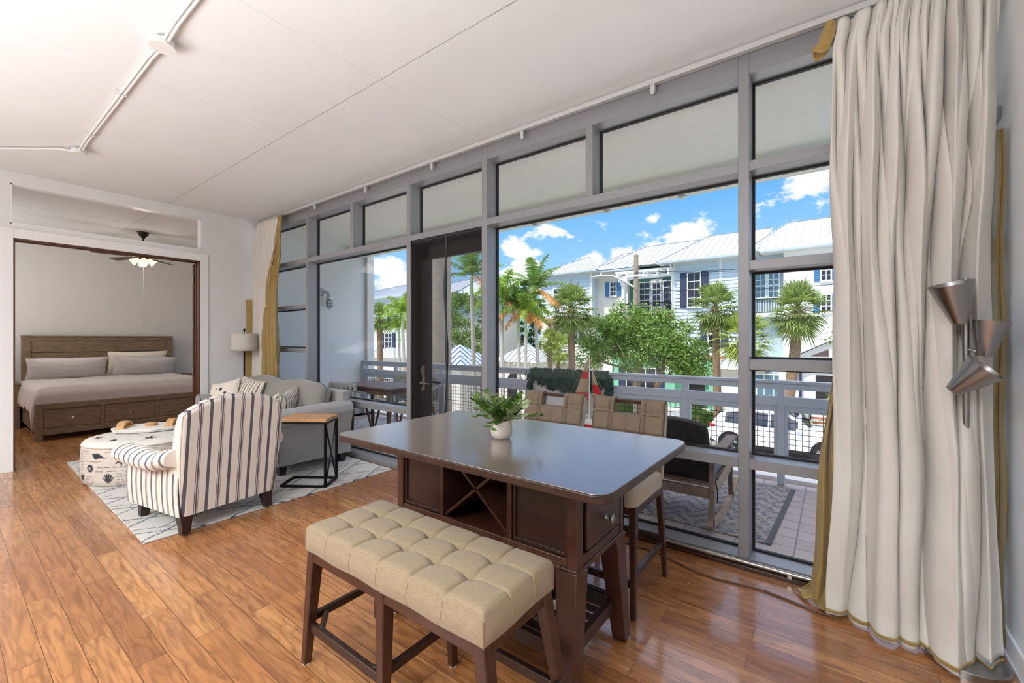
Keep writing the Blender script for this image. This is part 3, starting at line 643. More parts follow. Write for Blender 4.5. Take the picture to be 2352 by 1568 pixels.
f2 = empty('floor_lamp', (.44, 2.60, 0), 0, 'brushed steel floor lamp with three cone heads in front of the cream curtain', 'floor lamp')
b = MB(); b.lathe([(.135, 0), (.135, .028), (.131, .032), (.02, .034)], (.447, 2.62, 0), 40); b.build('base', 'nickel', f2)
b = MB(); b.tube([(.447, 2.60, .03), (.447, 2.60, .5), (.447, 2.60, 1.0), (.447, 2.60, 1.63)], .011, 10); b.build('pole', 'nickel', f2)
def head(tip, mouth, r0, r1):
    t, m = Vector(tip), Vector(mouth); d = m - t; l = d.length; b = MB(); ax = tuple(d)
    b.lathe([(.002, 0), (r0, .004), (r0 + (r1 - r0) * .5, l * .5), (r1, l), (r1 - .003, l), (r0 + (r1 - r0) * .5 - .003, l * .5), (r0 - .004, .008), (.001, .008)], tip, 32, ax, closed=False); h = b.build('lamp_head', 'nickel', f2)
    b = MB(); b.sup(t + d * .55, (.022, .022, .026), 1, 1, 12, 8); b.build('bulb', 'hull_white', h)
    return h
head((.418, 2.53, 1.435), (.385, 2.50, 1.60), .026, .072)
head((.492, 2.56, 1.300), (.512, 2.56, 1.445), .022, .056)
head((.385, 2.49, 1.158), (.478, 2.46, 1.262), .024, .066)
for p_, q_ in (((.447, 2.60, 1.47), (.418, 2.535, 1.45)), ((.447, 2.60, 1.33), (.49, 2.565, 1.315)), ((.447, 2.60, 1.19), (.395, 2.495, 1.17))): b = MB(); b.cyl(p_, q_, .007, n=8); b.build('head_joint', 'steel', f2)

# floor cable
o = MB().tube([(-1.5, 2.80, .006), (-1.2, 2.78, .006), (-.95, 2.775, .006), (-.845, 2.754, .006), (-.7, 2.69, .006), (-.549, 2.668, .006), (-.4, 2.69, .006), (-.293, 2.699, .006), (-.18, 2.675, .006), (-.061, 2.641, .006), (.02, 2.66, .006)], .005, 6)
tag(rebase(o.build('floor_cable', 'cable')), 'thin brown cable trailing over the wood floor below the windows', 'cable')
# ================================================================== DINING TABLE
T = empty('dining_table', (-1.22, 1.57, 0), 0, 'dark brown counter height dining table with wine rack base and glossy top', 'table')
b = MB(); b.prism(rrect(-1.92, -.52, 1.145, 2.01, .055, 6), .889, .9165); b.build('tabletop_edge', 'espresso_dark', T, bevel=.004)
b = MB(); b.prism(rrect(-1.918, -.522, 1.147, 2.008, .053, 6), .916, .920); b.build('tabletop', 'table_top', T, bevel=.002, seg=2)
cx0, cx1, cy0, cy1, cz0, cz1 = -1.795, -.76, 1.42, 1.872, .49, .889
b = MB(); t = .02
b.box(cx0, cx1, cy0, cy1, cz0, cz0 + t)                       # bottom
b.box(cx0, cx1, cy1 - t, cy1, cz0 + t, cz1)                    # back
b.box(cx0, cx0 + .045, cy0, cy0 + .05, cz0 + t, cz1); b.box(cx1 - .045, cx1, cy0, cy0 + .05, cz0 + t, cz1)
b.box(cx0 + .045, cx1 - .045, cy0 + .006, cy0 + .026, .862, cz1); b.box(cx0 + .045, cx1 - .045, cy0 + .002, cy0 + .024, cz0 + t, .545)
for x in (-1.487, -1.466 - .002, -1.091, -1.068): pass
b.box(-1.489, -1.466, cy0 + .002, cy1 - t, .545, .862); b.box(-1.091, -1.066, cy0 + .002, cy1 - t, .545, .862)
b.box(cx0, cx0 + t, cy0 + .05, cy1 - t, cz0 + t, cz1)          # left end
b.box(cx1 - .006 - .014, cx1 - .006, cy0 + .05, cy1 - .045, .862, cz1); b.box(cx1 - .02, cx1 - .004, cy0 + .05, cy1 - .045, cz0 + t, .548); b.box(cx1 - .045, cx1, cy1 - .045, cy1, cz0 + t, cz1)
b.build('cabinet_body', 'espresso', T, bevel=.003)
for x0, x1 in ((cx0 + .045, -1.489), (-1.066, cx1 - .045)):
    b = MB(); y = cy0 + .010; b.box(x0 + .002, x0 + .016, y, y + .012, .548, .860); b.box(x1 - .016, x1 - .002, y, y + .012, .548, .860); b.box(x0 + .016, x1 - .016, y, y + .012, .795, .812); b.box(x0 + .016, x1 - .016, y, y + .012, .548, .562)
    b.box(x0 + .002, x1 - .002, y + .010, y + .02, .548, .860); b.build('side_panel', 'espresso_dark', T, bevel=.002)
b = MB(); xa, xb = -1.466, -1.091
b.bar((xa, (cy0 + cy1) / 2, .55), (xb, (cy0 + cy1) / 2, .858), cy1 - cy0 - .04, .012, up=(0, 0, 1)); b.bar((xa, (cy0 + cy1) / 2, .858), (xb, (cy0 + cy1) / 2, .55), cy1 - cy0 - .04, .012)
b.build('wine_rack', 'espresso', T)
b = MB(); b.box(cx1 - .016, cx1 - .001, 1.505, 1.818, .556, .855); dr = b.build('drawer', 'espresso', T, bevel=.003)
b = MB(); b.lathe([(.011, 0), (.007, .004), (.0055, .016), (.009, .021), (.0175, .026), (.019, .031), (.014, .037), (.004, .039)], (cx1 - .001, 1.672, .632), 20, (1, 0, 0)); k = b.build('knob', 'nickel', dr); k['label'] = 'round metal knob'
def tleg(sx, sy):
    b = MB(); ox = cx1 if sx > 0 else cx0; oy = cy1 if sy > 0 else cy0
    xt, yt = ox - sx * .045, oy - sy * .045 + sy * .004; xb, yb = ox - sx * .022, oy + sy * .016
    b.bar((xt, yt, .494), (xb, yb, .006), .094, .094, .062, .062, up=(0, 1, 0)); b.build('leg', 'espresso', T, bevel=.004)
    b = MB(); b.cyl((xb, yb, 0), (xb, yb, .007), .024); b.build('glide', 'hull_white', T)
for sx in (-1, 1):
    for sy in (-1, 1): tleg(sx, sy)
b = MB()
for x in (cx0 + .045, cx1 - .045): b.box(x - .014, x + .014, cy0 + .03, cy1 - .03, .150, .205)
for i in range(7): y = cy0 + .05 + i * .059; b.box(cx0 + .05, cx1 - .05, y, y + .034, .186, .2)
b.box(cx0 + .05, cx1 - .05, cy0 - .002, cy0 + .022, .148, .205); b.box(cx0 + .05, cx1 - .05, cy1 - .022, cy1 + .002, .148, .205)
b.build('slatted_shelf', 'espresso_dark', T, bevel=.002)
# small round appliance on the shelf
sp = empty('speaker', (-.99, 1.60, .20), 0, 'black cylindrical speaker with white bands on the shelf under the dining table', 'speaker')
b = MB(); b.lathe([(.052, 0), (.056, .006), (.056, .215), (.05, .225)], (-.99, 1.60, .2)); b.build('body', 'black_plastic', sp)
b = MB(); b.lathe([(.0565, .03), (.0575, .032), (.0575, .07), (.0565, .072)], (-.99, 1.60, .2), closed=False); b.build('white_band', 'hull_white', sp); b = MB()
for r in range(5):
    for k in range(16): a = 2 * PI * k / 16; b.bar((-.99 + .0565 * math.cos(a - .09), 1.60 + .0565 * math.sin(a - .09), .35 + r * .013), (-.99 + .0565 * math.cos(a + .09), 1.60 + .0565 * math.sin(a + .09), .35 + r * .013), .003, .004)
b.build('printed_marks', 'hull_white', sp)

# plant in vase
pv = empty('potted_plant', (-1.219, 1.553, .92), 0, 'green leafy sprigs in small cream ceramic vase on the dining table', 'plant')
b = MB(); b.lathe([(.030, 0), (.036, .002), (.046, .014), (.050, .035), (.048, .06), (.044, .084), (.041, .084), (.044, .05), (.03, .02)], (-1.219, 1.553, .92), 40, closed=False); b.lathe([(.0, 0), (.035, .001)], (-1.219, 1.553, .922), 20, closed=False); b.build('vase', 'vase_stone', pv)
Rr = random.Random(3)
def leaf(b, p, d, l, wd, up):
    d = Vector(d).normalized(); s_ = d.cross(Vector(up)).normalized() * wd / 2; n = d.cross(s_).normalized() * wd * .18; p = Vector(p)
    b.add([p, p + d * l * .35 + s_ + n, p + d * l * .35 - n * .3, p + d * l * .35 - s_ + n, p + d * l * .72 + s_ * .75 + n * .8, p + d * l * .72 - n * .2, p + d * l * .72 - s_ * .75 + n * .8, p + d * l], [(0, 1, 2), (0, 2, 3), (1, 4, 5, 2), (2, 5, 6, 3), (4, 7, 5), (5, 7, 6)])
bs, bl, bp = MB(), MB(), MB()
for i in range(26):
    a = 2 * PI * (i / 26.0) + Rr.uniform(-.3, .3); ln = Rr.uniform(.085, .16); lean = Rr.uniform(.35, 1.25); pts = []
    for k in range(7):
        t = k / 6; r = .02 + ln * t * math.sin(lean) * (1 + .3 * t); pts.append(Vector((-1.219 + r * math.cos(a), 1.553 + r * math.sin(a), 1.0 + ln * t * math.cos(lean) - .03 * t * t * lean)))
    pts = [Vector((-1.219 + .01 * math.cos(a), 1.553 + .01 * math.sin(a), .955))] + pts; bs.tube(pts, [.0022] * 4 + [.0014] * 4, 5)
    tgt = bp if i % 5 == 0 else bl
    for k in range(2, 8):
        for s_ in (-1, 1):
            d = (pts[k] - pts[k - 1]).normalized(); sd = d.cross(Vector((0, 0, 1))).normalized() * s_
            leaf(tgt, pts[k], d * .7 + sd * Rr.uniform(.5, 1) + Vector((0, 0, Rr.uniform(-.2, .4))), Rr.uniform(.034, .05) * (1.15 if tgt is bp else 1), Rr.uniform(.019, .027) * (1.3 if tgt is bp else 1), (Rr.uniform(-.3, .3), Rr.uniform(-.3, .3), 1))
bs.build('stems', 'stem', pv); bl.build('foliage', 'leaf_dark', pv, ang=80); bp.build('foliage', 'leaf_pale', pv, ang=80)['label'] = 'pale sage leaves'

# ================================================================== BENCH
B = empty('tufted_bench', (-1.26, 1.10, 0), 0, 'backless counter bench with tufted beige linen cushion and dark wood legs', 'bench')
bx0, bx1, by0, by1, bz1, bz0 = -1.745, -.782, .915, 1.290, .610, .505
def btop(u, v):
    x = lerp(bx0, bx1, u); y = lerp(by0, by1, v); nx_, ny_ = 6, 3
    fx, fy = u * nx_, v * ny_
    dx_ = abs(fx - round(fx)); dy_ = abs(fy - round(fy))
    cxm = (fx % 1.0) - .5; cym = (fy % 1.0) - .5
    z = bz1 - .004
    inx = 0.5 < fx < nx_ - .5; iny = .5 < fy < ny_ - .5
    dome = (1 - (2 * cxm) ** 2) * (1 - (2 * cym) ** 2)
    z += .007 * max(0, dome) ** .6
    if inx: z -= .006 * math.exp(-(dx_ / .035) ** 2)
    if iny: z -= .006 * math.exp(-(dy_ / .035) ** 2)
    for bxk in range(1, nx_):
        for byk in (1, 2):
            d2 = (fx - bxk) ** 2 + (fy - byk) ** 2
            z -= .020 * math.exp(-d2 / .03)
    d = min(u * (bx1 - bx0), (1 - u) * (bx1 - bx0), v * (by1 - by0), (1 - v) * (by1 - by0)); r = .022
    if d < r: z = z - r + math.sqrt(max(0, r * r - (r - d) ** 2))
    return (x, y, z)
def bside(t, v):
    P = rrect(bx0, bx1, by0, by1, .004, 2); n = len(P); k = t * n; i = int(k) % n; f = k - int(k); x = lerp(P[i][0], P[(i + 1) % n][0], f); y = lerp(P[i][1], P[(i + 1) % n][1], f)
    z = lerp(bz1 - .024, bz0, v); bul = .010 * math.sin(PI * min(1, v * 1.0)) ** .7 + .002
    cx_, cy_ = (bx0 + bx1) / 2, (by0 + by1) / 2; nx_ = (x - cx_) / ((bx1 - bx0) / 2); ny_ = (y - cy_) / ((by1 - by0) / 2)
    if abs(nx_) > .995: x += math.copysign(bul, nx_)
    if abs(ny_) > .99: y += math.copysign(bul, ny_)
    wav = .008 * v * v * math.sin(x * 40) * math.cos(y * 31)
    return (x, y, z + wav)
def bside2(u, v):   # rectangle loop sampled densely
    Lx, Ly = bx1 - bx0, by1 - by0; per = 2 * (Lx + Ly); s = u * per
    if s < Lx: x, y, n = bx0 + s, by0, (0, -1)
    elif s < Lx + Ly: x, y, n = bx1, by0 + s - Lx, (1, 0)
    elif s < 2 * Lx + Ly: x, y, n = bx1 - (s - Lx - Ly), by1, (0, 1)
    else: x, y, n = bx0, by1 - (s - 2 * Lx - Ly), (-1, 0)
    dc = min(abs(x - bx0) + abs(y - by0), abs(x - bx1) + abs(y - by0), abs(x - bx1) + abs(y - by1), abs(x - bx0) + abs(y - by1))
    bul = .009 * math.sin(PI * v) * min(1, dc / .03)
    wav = .0025 * v * v * math.sin(s * 22)
    return (x + n[0] * bul, y + n[1] * bul, lerp(bz1 - .026, bz0, v) + wav)
b = MB(); b.grid(btop, 241, 121); b.grid(bside2, 260, 12, cu=True); b.box(bx0 + .01, bx1 - .01, by0 + .01, by1 - .01, bz0 - .002, bz0 + .03); b.build('cushion', 'linen', B, ang=80, weld=.0008)
b = MB()
for k in range(1, 6):
    for y_, sg in ((by0, -1), (by1, 1)): b.tube([(lerp(bx0, bx1, k / 6), y_ + sg * (.0007 + .009 * math.sin(PI * v)), lerp(bz1 - .026, bz0 + .004, v)) for v in (0, .25, .5, .75, 1)], .0013, 4)
for k in (1, 2):
    for x_, sg in ((bx0, -1), (bx1, 1)): b.tube([(x_ + sg * (.0007 + .009 * math.sin(PI * v)), lerp(by0, by1, k / 3), lerp(bz1 - .026, bz0 + .004, v)) for v in (0, .25, .5, .75, 1)], .0013, 4)
for sx, sy in ((0, 0), (1, 0), (1, 1), (0, 1)): b.cyl((lerp(bx0, bx1, sx), lerp(by0, by1, sy), bz0), (lerp(bx0, bx1, sx), lerp(by0, by1, sy), bz1 - .03), .0016, n=5)
# surface stitching that follows the tufts
def zt(u, v): p = btop(u, v); return (p[0], p[1], p[2] + .0008)
for k in range(1, 6): b.tube([zt(k / 6, v / 30) for v in range(0, 31)], .0011, 4)
for k in (1, 2): b.tube([zt(u / 60, k / 3) for u in range(0, 61)], .0011, 4)
b.build('stitching', 'thread', B)
b = MB(); az0, az1 = .462, .506
b.box(bx0 + .02, bx1 - .02, by0 + .008, by0 + .032, az0, az1); b.box(bx0 + .02, bx1 - .02, by1 - .032, by1 - .008, az0, az1); b.box(bx0 + .008, bx0 + .032, by0 + .02, by1 - .02, az0, az1); b.box(bx1 - .032, bx1 - .008, by0 + .02, by1 - .02, az0, az1); b.box(-1.275, -1.25, by0 + .02, by1 - .02, az0, az1)
b.build('apron', 'espresso', B, bevel=.003)
def bleg(xt, yt, xb, yb, zt_=.5):
    b = MB(); b.bar((xt, yt, zt_), (xb, yb, .004), .046, .052, .030, .034, up=(0, 1, 0)); b.build('leg', 'espresso', B, bevel=.005)
    b = MB(); b.cyl((xb, yb, 0), (xb, yb, .006), .015); b.build('glide', 'hull_white', B)
yF, yB = by0 + .03, by1 - .03
bleg(bx0 + .028, yF, -1.793, yF - .002, .503); bleg(bx1 - .028, yF, -.735, yF - .01, .503); bleg(bx0 + .028, yB, -1.793, yB + .045, .503); bleg(bx1 - .028, yB, -.735, yB + .045, .503)
bleg(-1.262, yF, -1.262, yF - .006); bleg(-1.262, yB, -1.285, yB + .045)
b = MB()
b.bar((-1.772, yF + .004, .168), (-1.262, yF + .004, .168), .024, .036); b.bar((-1.772, yF, .196), (-1.772, yB + .03, .196), .024, .032)
b.bar((-1.270, yF, .196), (-1.270, yB + .03, .196), .024, .032); b.bar((-1.270, yB + .03, .168), (-.75, yB + .03, .168), .024, .036); b.bar((-.752, yF, .196), (-.752, yB + .03, .196), .022, .032)
b.bar((-1.768, yF + .075, .19), (-1.69, yF + .008, .172), .02, .03); b.bar((-1.27, yF + .075, .19), (-1.34, yF + .008, .172), .02, .03)
b.build('stretcher', 'espresso_dark', B, bevel=.004)

# ================================================================== COUNTER CHAIRS (window side of the table)
S = empty('counter_chair', (0, 0, 0), 0)
# local: seat faces -y ; width along x centred ; back top at y=+.30
sw = .44
b = MB(); b.sup((0, -.005, .585), (.222, .225, .05), .18, .16, 40, 18); b.build('seat', 'linen_back', S)
def bk(u, v):
    x = (u - .5) * sw; z = lerp(.58, 1.015, v); yb_ = lerp(.175, .265, v)
    return x, yb_, z
def chair_back():
    b = MB(); nx_, nz_ = 56, 50; x0_, x1_ = -.085, .085
    hz = .925
    def solid(front):
        def fn(u, v):
            x, y, z = bk(u, v)
            top = hz if (x0_ < x < x1_) else 1.015
            d = min(u * sw, (1 - u) * sw, (1 - v) * .44); r = .02; off = .034
            if d < r: off = .034 - r + math.sqrt(max(0, r * r - (r - d) ** 2))
            if front:
                fu, fv = u * 4, v * 3.6
                off -= .012 * math.exp(-((fu - round(fu)) / .05) ** 2) * (1 if .5 < fu < 3.5 else 0) + .012 * math.exp(-((fv - round(fv)) / .05) ** 2) * (1 if fv < 3.3 else 0)
                off += .006
            return (x, y - off if front else y + off * .7, z)
        return fn
    def col(fn, ua, ub, va, vb, nu, nv): b.grid(lambda u, v: fn(lerp(ua, ub, u), lerp(va, vb, v)), nu, nv)
    f, k = solid(True), solid(False); vt = (hz - .58) / .435; ua, ub = .5 + x0_ / sw, .5 + x1_ / sw
    for fn in (f, k):
        col(fn, 0, ua, 0, 1, 22, 46); col(fn, ub, 1, 0, 1, 22, 46); col(fn, ua, ub, 0, vt, 26, 38)
    for u_ in (0, 1): b.grid(lambda u, v: tuple(lerp(Vector(f(u_, v)), Vector(k(u_, v)), u)), 4, 46)
    for a_, c_ in ((0, ua), (ub, 1)): b.grid(lambda u, v: tuple(lerp(Vector(f(lerp(a_, c_, u), 1)), Vector(k(lerp(a_, c_, u), 1)), v)), 22, 4)
    for u_ in (ua, ub): b.grid(lambda u, v: tuple(lerp(Vector(f(u_, lerp(vt, 1, v))), Vector(k(u_, lerp(vt, 1, v))), u)), 4, 12)
    b.grid(lambda u, v: tuple(lerp(Vector(f(lerp(ua, ub, u), vt)), Vector(k(lerp(ua, ub, u), vt)), v)), 26, 4)
    b.grid(lambda u, v: tuple(lerp(Vector(f(u, 0)), Vector(k(u, 0)), v)), 30, 4)
    return b
chair_back().build('backrest', 'linen_brown', S, ang=60, weld=.0005)
b = MB()
for u_ in (-1, 1):
    b = MB(); b.grid(lambda u, v: (u_ * (.2225 + .001), lerp(.58, 1.005, v) * 0 + lerp(.175, .265, v) + lerp(-.026, .02, u), lerp(.59, .997, v)), 6, 30); b.build('side_band', 'linen_back', S, flip=True)
b = MB()
def fs_(u, v): x, y, z = bk(u, v); return (x, y - .0405 + .004 * 0, z)
for u0 in (.30, .70): b.tube([fs_(u0, v / 12 * .79) for v in range(13)], .0016, 4)
b.tube([fs_(.5, v / 12 * .5) for v in range(13)], .0016, 4)
for v0, ua_, ub_ in ((.5, .04, .96), (.26, .04, .96), (.80, .04, .29), (.80, .71, .96)): b.tube([fs_(lerp(ua_, ub_, k / 10), v0) for k in range(11)], .0016, 4)
b.build('stitching', 'thread_dark', S)
b = MB(); b.box(-.085, .085, .250, .274, .985, 1.008); h = b.build('back_handle', 'espresso', S, bevel=.004)
b = MB(); b.box(-.2, .2, -.21, -.185, .50, .545); b.box(-.2, .2, .17, .195, .50, .545); b.box(-.215, -.19, -.2, .19, .50, .545); b.box(.19, .215, -.2, .19, .50, .545); b.build('apron', 'espresso', S, bevel=.003)
for sx in (-1, 1):
    b = MB(); b.bar((sx * .198, .185, .60), (sx * .212, .262, .004), .034, .042, .026, .03, up=(0, 1, 0)); b.build('leg', 'espresso', S, bevel=.004)
    b = MB(); b.bar((sx * .198, -.19, .545), (sx * .21, -.225, .004), .038, .042, .026, .03, up=(0, 1, 0)); b.build('leg', 'espresso', S, bevel=.004)
b = MB()
for sx in (-1, 1): b.bar((sx * .204, -.2, .205), (sx * .204, .225, .205), .022, .032)
b.bar((-.2, .225, .235), (.2, .225, .235), .022, .032); b.bar((-.2, -.205, .16), (.2, -.205, .16), .022, .036); b.build('stretcher', 'espresso_dark', S, bevel=.003)
tag(S, 'brown tufted counter chair with cut-out back handle, nearer the right side of the table', 'chair', 'counter chairs on the window side of the table'); S.location = (-.995, 2.268, 0)
S2 = dup(S, (-1.512, 2.262, 0), 0, 'brown tufted counter chair with cut-out back handle, the left of the pair by the plant')
# ================================================================== LIVING CORNER
rg = MB(); rg.prism([(-3.70, .835), (-3.715, 2.885), (-6.80, 2.885), (-6.82, .875)], .0005, .013); tag(rebase(rg.build('area_rug', 'diamond_rug', bevel=.004)), 'shaggy cream rug with dark blue diamond lines under the sofa and armchair', 'rug')
bpy.data.objects['area_rug'].data.transform(Matrix.Translation((0, 0, 0)))

# ---- armchair (local: seat faces +Y, back at -Y)
A = empty('armchair', (0, 0, 0), 0)
hw = .31
def back_out(t, inset=0):   # outline of the back seen from behind
    pass
def aback(side):
    def fn(u, v):
        s = (u - .5) * 2; wv = lerp(.312, .352, v ** .8) + .014 * math.sin(PI * v)
        ztop = .955 - .115 * abs(s) ** 2.4; z = lerp(.13, ztop, v); x = s * wv
        y = lerp(-.345, -.44, v); return x, y, z
    return fn
b = MB()
fb = aback(0)
def outer(u, v):
    x, y, z = fb(u, v); s = abs(u - .5) * 2; d = min((1 - s) * .33, (1 - v) * .8); r = .016; k = 0 if d > r else r - math.sqrt(max(0, r * r - (r - d) ** 2)); return (x, y + k, z)
def inner(u, v):
    x, y, z = fb(u, v); th = tab(v, [(0, .12), (.4, .19), (.8, .17), (1, .13)]); s = abs(u - .5) * 2; d = min((1 - s) * .33, (1 - v) * .8); r = .05; k = 0 if d > r else r - math.sqrt(max(0, r * r - (r - d) ** 2)); return (x, y + th - k, z)
b.grid(outer, 41, 41); b.grid(inner, 41, 41)
b.grid(lambda u, v: tuple(lerp(Vector(outer(u, 1)), Vector(inner(u, 1)), v)), 41, 8)
for e in (0, 1): b.grid(lambda u, v: tuple(lerp(Vector(outer(e, v)), Vector(inner(e, v)), u)), 8, 41)
b.build('backrest', 'stripe_x', A, ang=60, weld=.0006)
b = MB(); pts = [outer(0, v / 20) for v in range(21)] + [outer(u / 30, 1) for u in range(1, 30)] + [outer(1, 1 - v / 20) for v in range(21)]
b.tube(pts, .0055, 6); b.build('piping', 'stripe_x', A)
# arms
for sx in (-1, 1):
    b = MB(); n = 26
    def arm(u, v):
        y = lerp(-.33, .40, v); t = 2 * PI * u; r = .078 * tab(v, [(0, .82), (.15, .95), (.7, 1.0), (.93, .98), (1, .72)]); zc = tab(v, [(0, .545), (.3, .50), (1, .515)]); xc = tab(v, [(0, .35), (.5, .385), (1, .40)])
        return (sx * (xc + r * 1.12 * math.cos(t)), y, zc + r * .92 * math.sin(t))
    b.grid(arm, n, 40, cu=True); b.add([arm(k / n, 1) for k in range(n)], [tuple(range(n))]); b.add([arm(k / n, 0) for k in range(n)], [tuple(range(n))]); b.build('arm', 'stripe_y', A, ang=50)
    b = MB(); b.grid(lambda u, v: (sx * (lerp(.335, .375, u) + .012 * math.sin(PI * v)), lerp(-.35, .375, u), lerp(.13, .50, v)), 30, 14); b.grid(lambda u, v: (sx * (lerp(.235, .27, u)), lerp(-.3, .37, u), lerp(.13, .50, v)), 30, 4)
    b.grid(lambda u, v: (sx * lerp(.27, .375, u), .375 + .012 * math.sin(PI * u), lerp(.13, .5, v)), 8, 8); b.build('side_panel', 'stripe_y', A, ang=60)
b = MB(); b.sup((0, .07, .40), (.262, .33, .075), .3, .25, 40, 16); b.build('seat_cushion', 'stripe_x', A)
b = MB(); b.box(-.33, .33, -.33, .36, .14, .33); b.build('base', 'stripe_x', A, bevel=.02, seg=3)
for sx in (-1, 1):
    for sy in (-1, 1):
        b = MB(); b.bar((sx * .285, sy * .30 + .01, .15), (sx * .292, sy * .325 + .01, .0), .085, .085, .05, .05, up=(0, 1, 0)); b.build('leg', 'espresso_dark', A, bevel=.003)
tag(A, 'white armchair with dark blue ticking stripes seen from behind on the cream rug', 'armchair'); A.location = (-3.985, 1.298, .012); A.rotation_euler = (0, 0, math.radians(97))

# ---- ottoman
ocx, ocy, orr = -5.66, 1.31, .49
O = empty('round_ottoman', (ocx, ocy, .012), 0, 'big round fabric ottoman printed with seashells and beach words beside the armchair', 'ottoman')
b = MB(); b.lathe([(orr - .03, .0), (orr - .008, .02), (orr, .07), (orr + .006, .18), (orr, .30), (orr - .006, .352), (orr - .012, .36)], (ocx, ocy, .012), 64)
b.c = 1
def ow(s, z, off=.003):  # s metres around the side, measured from the direction facing the viewpoint
    a = math.atan2(-ocy, -ocx) + s / orr; r = orr + off + .004; return (ocx + r * math.cos(a), ocy + r * math.sin(a), z + .012)
def decal(poly): b.add([ow(x, z) for x, z in poly], [tuple(range(len(poly)))])
def starp(cx, cz, r, rot=0):
    P = [(cx + (r if k % 2 == 0 else r * .33) * math.sin(rot + k * PI / 5), cz + (r if k % 2 == 0 else r * .33) * math.cos(rot + k * PI / 5)) for k in range(10)]
    for k in range(0, 10, 2): decal([P[k], P[(k + 1) % 10], (cx, cz), P[k - 1]])
starp(-.195, .245, .05, .3); starp(-.585, .085, .05, -.2); starp(.2, .12, .05, .5); starp(-.80, .24, .05, .9)
def blob(cx, cz, r, n=14, sq=1.0, wob=0):
    P = [(cx + r * math.cos(2 * PI * k / n) * (1 + wob * math.sin(3 * 2 * PI * k / n)), cz + sq * r * math.sin(2 * PI * k / n) * (1 + wob * math.sin(3 * 2 * PI * k / n))) for k in range(n)]; b.add([ow(x, z) for x, z in P] + [ow(cx, cz)], [(k, (k + 1) % n, n) for k in range(n)])
blob(-.465, .178, .035); blob(-.40, .295, .034, 14, .8, .22); b.add([ow(-.375, .315), ow(-.315, .275), ow(-.38, .275)], [(0, 1, 2)]); blob(.36, .25, .036); blob(.02, .31, .03, 12, .7, .2); blob(-.72, .12, .034)
b.c = 0
for k_ in range(5): a_ = k_ * 2 * PI / 5 + PI / 2; b.add([ow(-.465 + .004 * math.cos(a_ + 1.57), .178 + .004 * math.sin(a_ + 1.57), .005), ow(-.465 + .004 * math.cos(a_ - 1.57), .178 + .004 * math.sin(a_ - 1.57), .005), ow(-.465 + .026 * math.cos(a_), .178 + .026 * math.sin(a_), .005)], [(0, 1, 2)])
b.c = 1
def stroke(x0, z0, x1, z1, w_=.006):
    d = math.hypot(x1 - x0, z1 - z0); nx_, nz_ = -(z1 - z0) / d * w_ / 2, (x1 - x0) / d * w_ / 2; decal([(x0 + nx_, z0 + nz_), (x0 - nx_, z0 - nz_), (x1 - nx_, z1 - nz_), (x1 + nx_, z1 + nz_)])
def coral(cx, cz, k=1):
    for dx, h in ((-.045, .05), (-.028, .075), (-.01, .085), (.01, .082), (.028, .07), (.046, .05)):
        stroke(cx, cz, cx + dx * .6 * k, cz + h * .55 * k, .009); stroke(cx + dx * .6 * k, cz + h * .55 * k, cx + dx * k, cz + h * k, .006); stroke(cx + dx * .6 * k, cz + h * .55 * k, cx + (dx * .6 + .014) * k, cz + h * .85 * k, .005)
coral(-.29, .05); coral(.1, .05)
def words(txt, s, z, size):
    cu_ = bpy.data.curves.new('t', 'FONT'); cu_.body = txt; cu_.size = size; cu_.shear = .35; cu_.resolution_u = 1
    ob = bpy.data.objects.new('t', cu_); me = bpy.data.meshes.new_from_object(ob)
    b.add([ow(s + v.co.x, z + v.co.y) for v in me.vertices], [tuple(p.vertices) for p in me.polygons]); bpy.data.objects.remove(ob); bpy.data.meshes.remove(me); bpy.data.curves.remove(cu_)
for t_ in (('Life is Better at the Beach', -.385, .185, .0225), ('A Walk on the Beach', -.53, .236, .0195), ('Life at the Beach', -.60, .328, .0185), ('Life is Better at the Beach', .05, .2, .0225)): words(*t_)
WL = ['sandcastles', 'surf board', 'salty air', 'sea shells', 'seaweed', 'surf shack', 'beach', 'bikini', 'night tide', 'sun glasses', 'ocean', 'flip flops', 'Boardwalk', 'lighthouse', 'beach blanket', 'sea breeze', 'coral reef', 'waves', 'sun']
busy = [(-.195, .245, .06), (-.585, .085, .06), (-.465, .178, .045), (-.39, .295, .055), (-.29, .09, .06), (-.80, .24, .055), (-.72, .12, .045)]
fixed = [(-.385, -.03, .185), (-.53, -.31, .236), (-.60, -.40, .328), (.05, .4, .2)]
rw_ = random.Random(11); kk = 0; z_ = .022
while z_ < .345:
    s_ = -.86 + rw_.uniform(0, .06)
    while s_ < .42:
        t_ = WL[kk % len(WL)]; kk += 1; wd_ = len(t_) * .0088
        hit = any(abs(z_ + .006 - bz) < br + .004 and s_ < bx_ + br and s_ + wd_ > bx_ - br for bx_, bz, br in busy) or any(abs(z_ - fz) < .020 and s_ < f1 and s_ + wd_ > f0 for f0, f1, fz in fixed)
        if not hit: words(t_, s_, z_ + rw_.uniform(-.003, .003), .0165); s_ += wd_ + rw_.uniform(.02, .05)
        else: s_ += .02
    z_ += .0255
b.build('ottoman_side', ['ottoman_cloth', 'ottoman_ink'], O, ang=60)
b = MB(); b.lathe([(orr - .004, 0), (orr - .02, .028), (orr * .8, .045), (orr * .5, .056), (.02, .06)], (ocx, ocy, .371), 64); b.c = 1
def domez(r): return .371 + tab(r / orr, [(0, .0605), (.5, .0565), (.8, .046), (.95, .03), (1, .0)])
def td(poly):
    c_ = [(ocx + x, ocy + y, domez(math.hypot(x, y)) + .003) for x, y in poly]; b.add(c_, [tuple(range(len(c_)))])
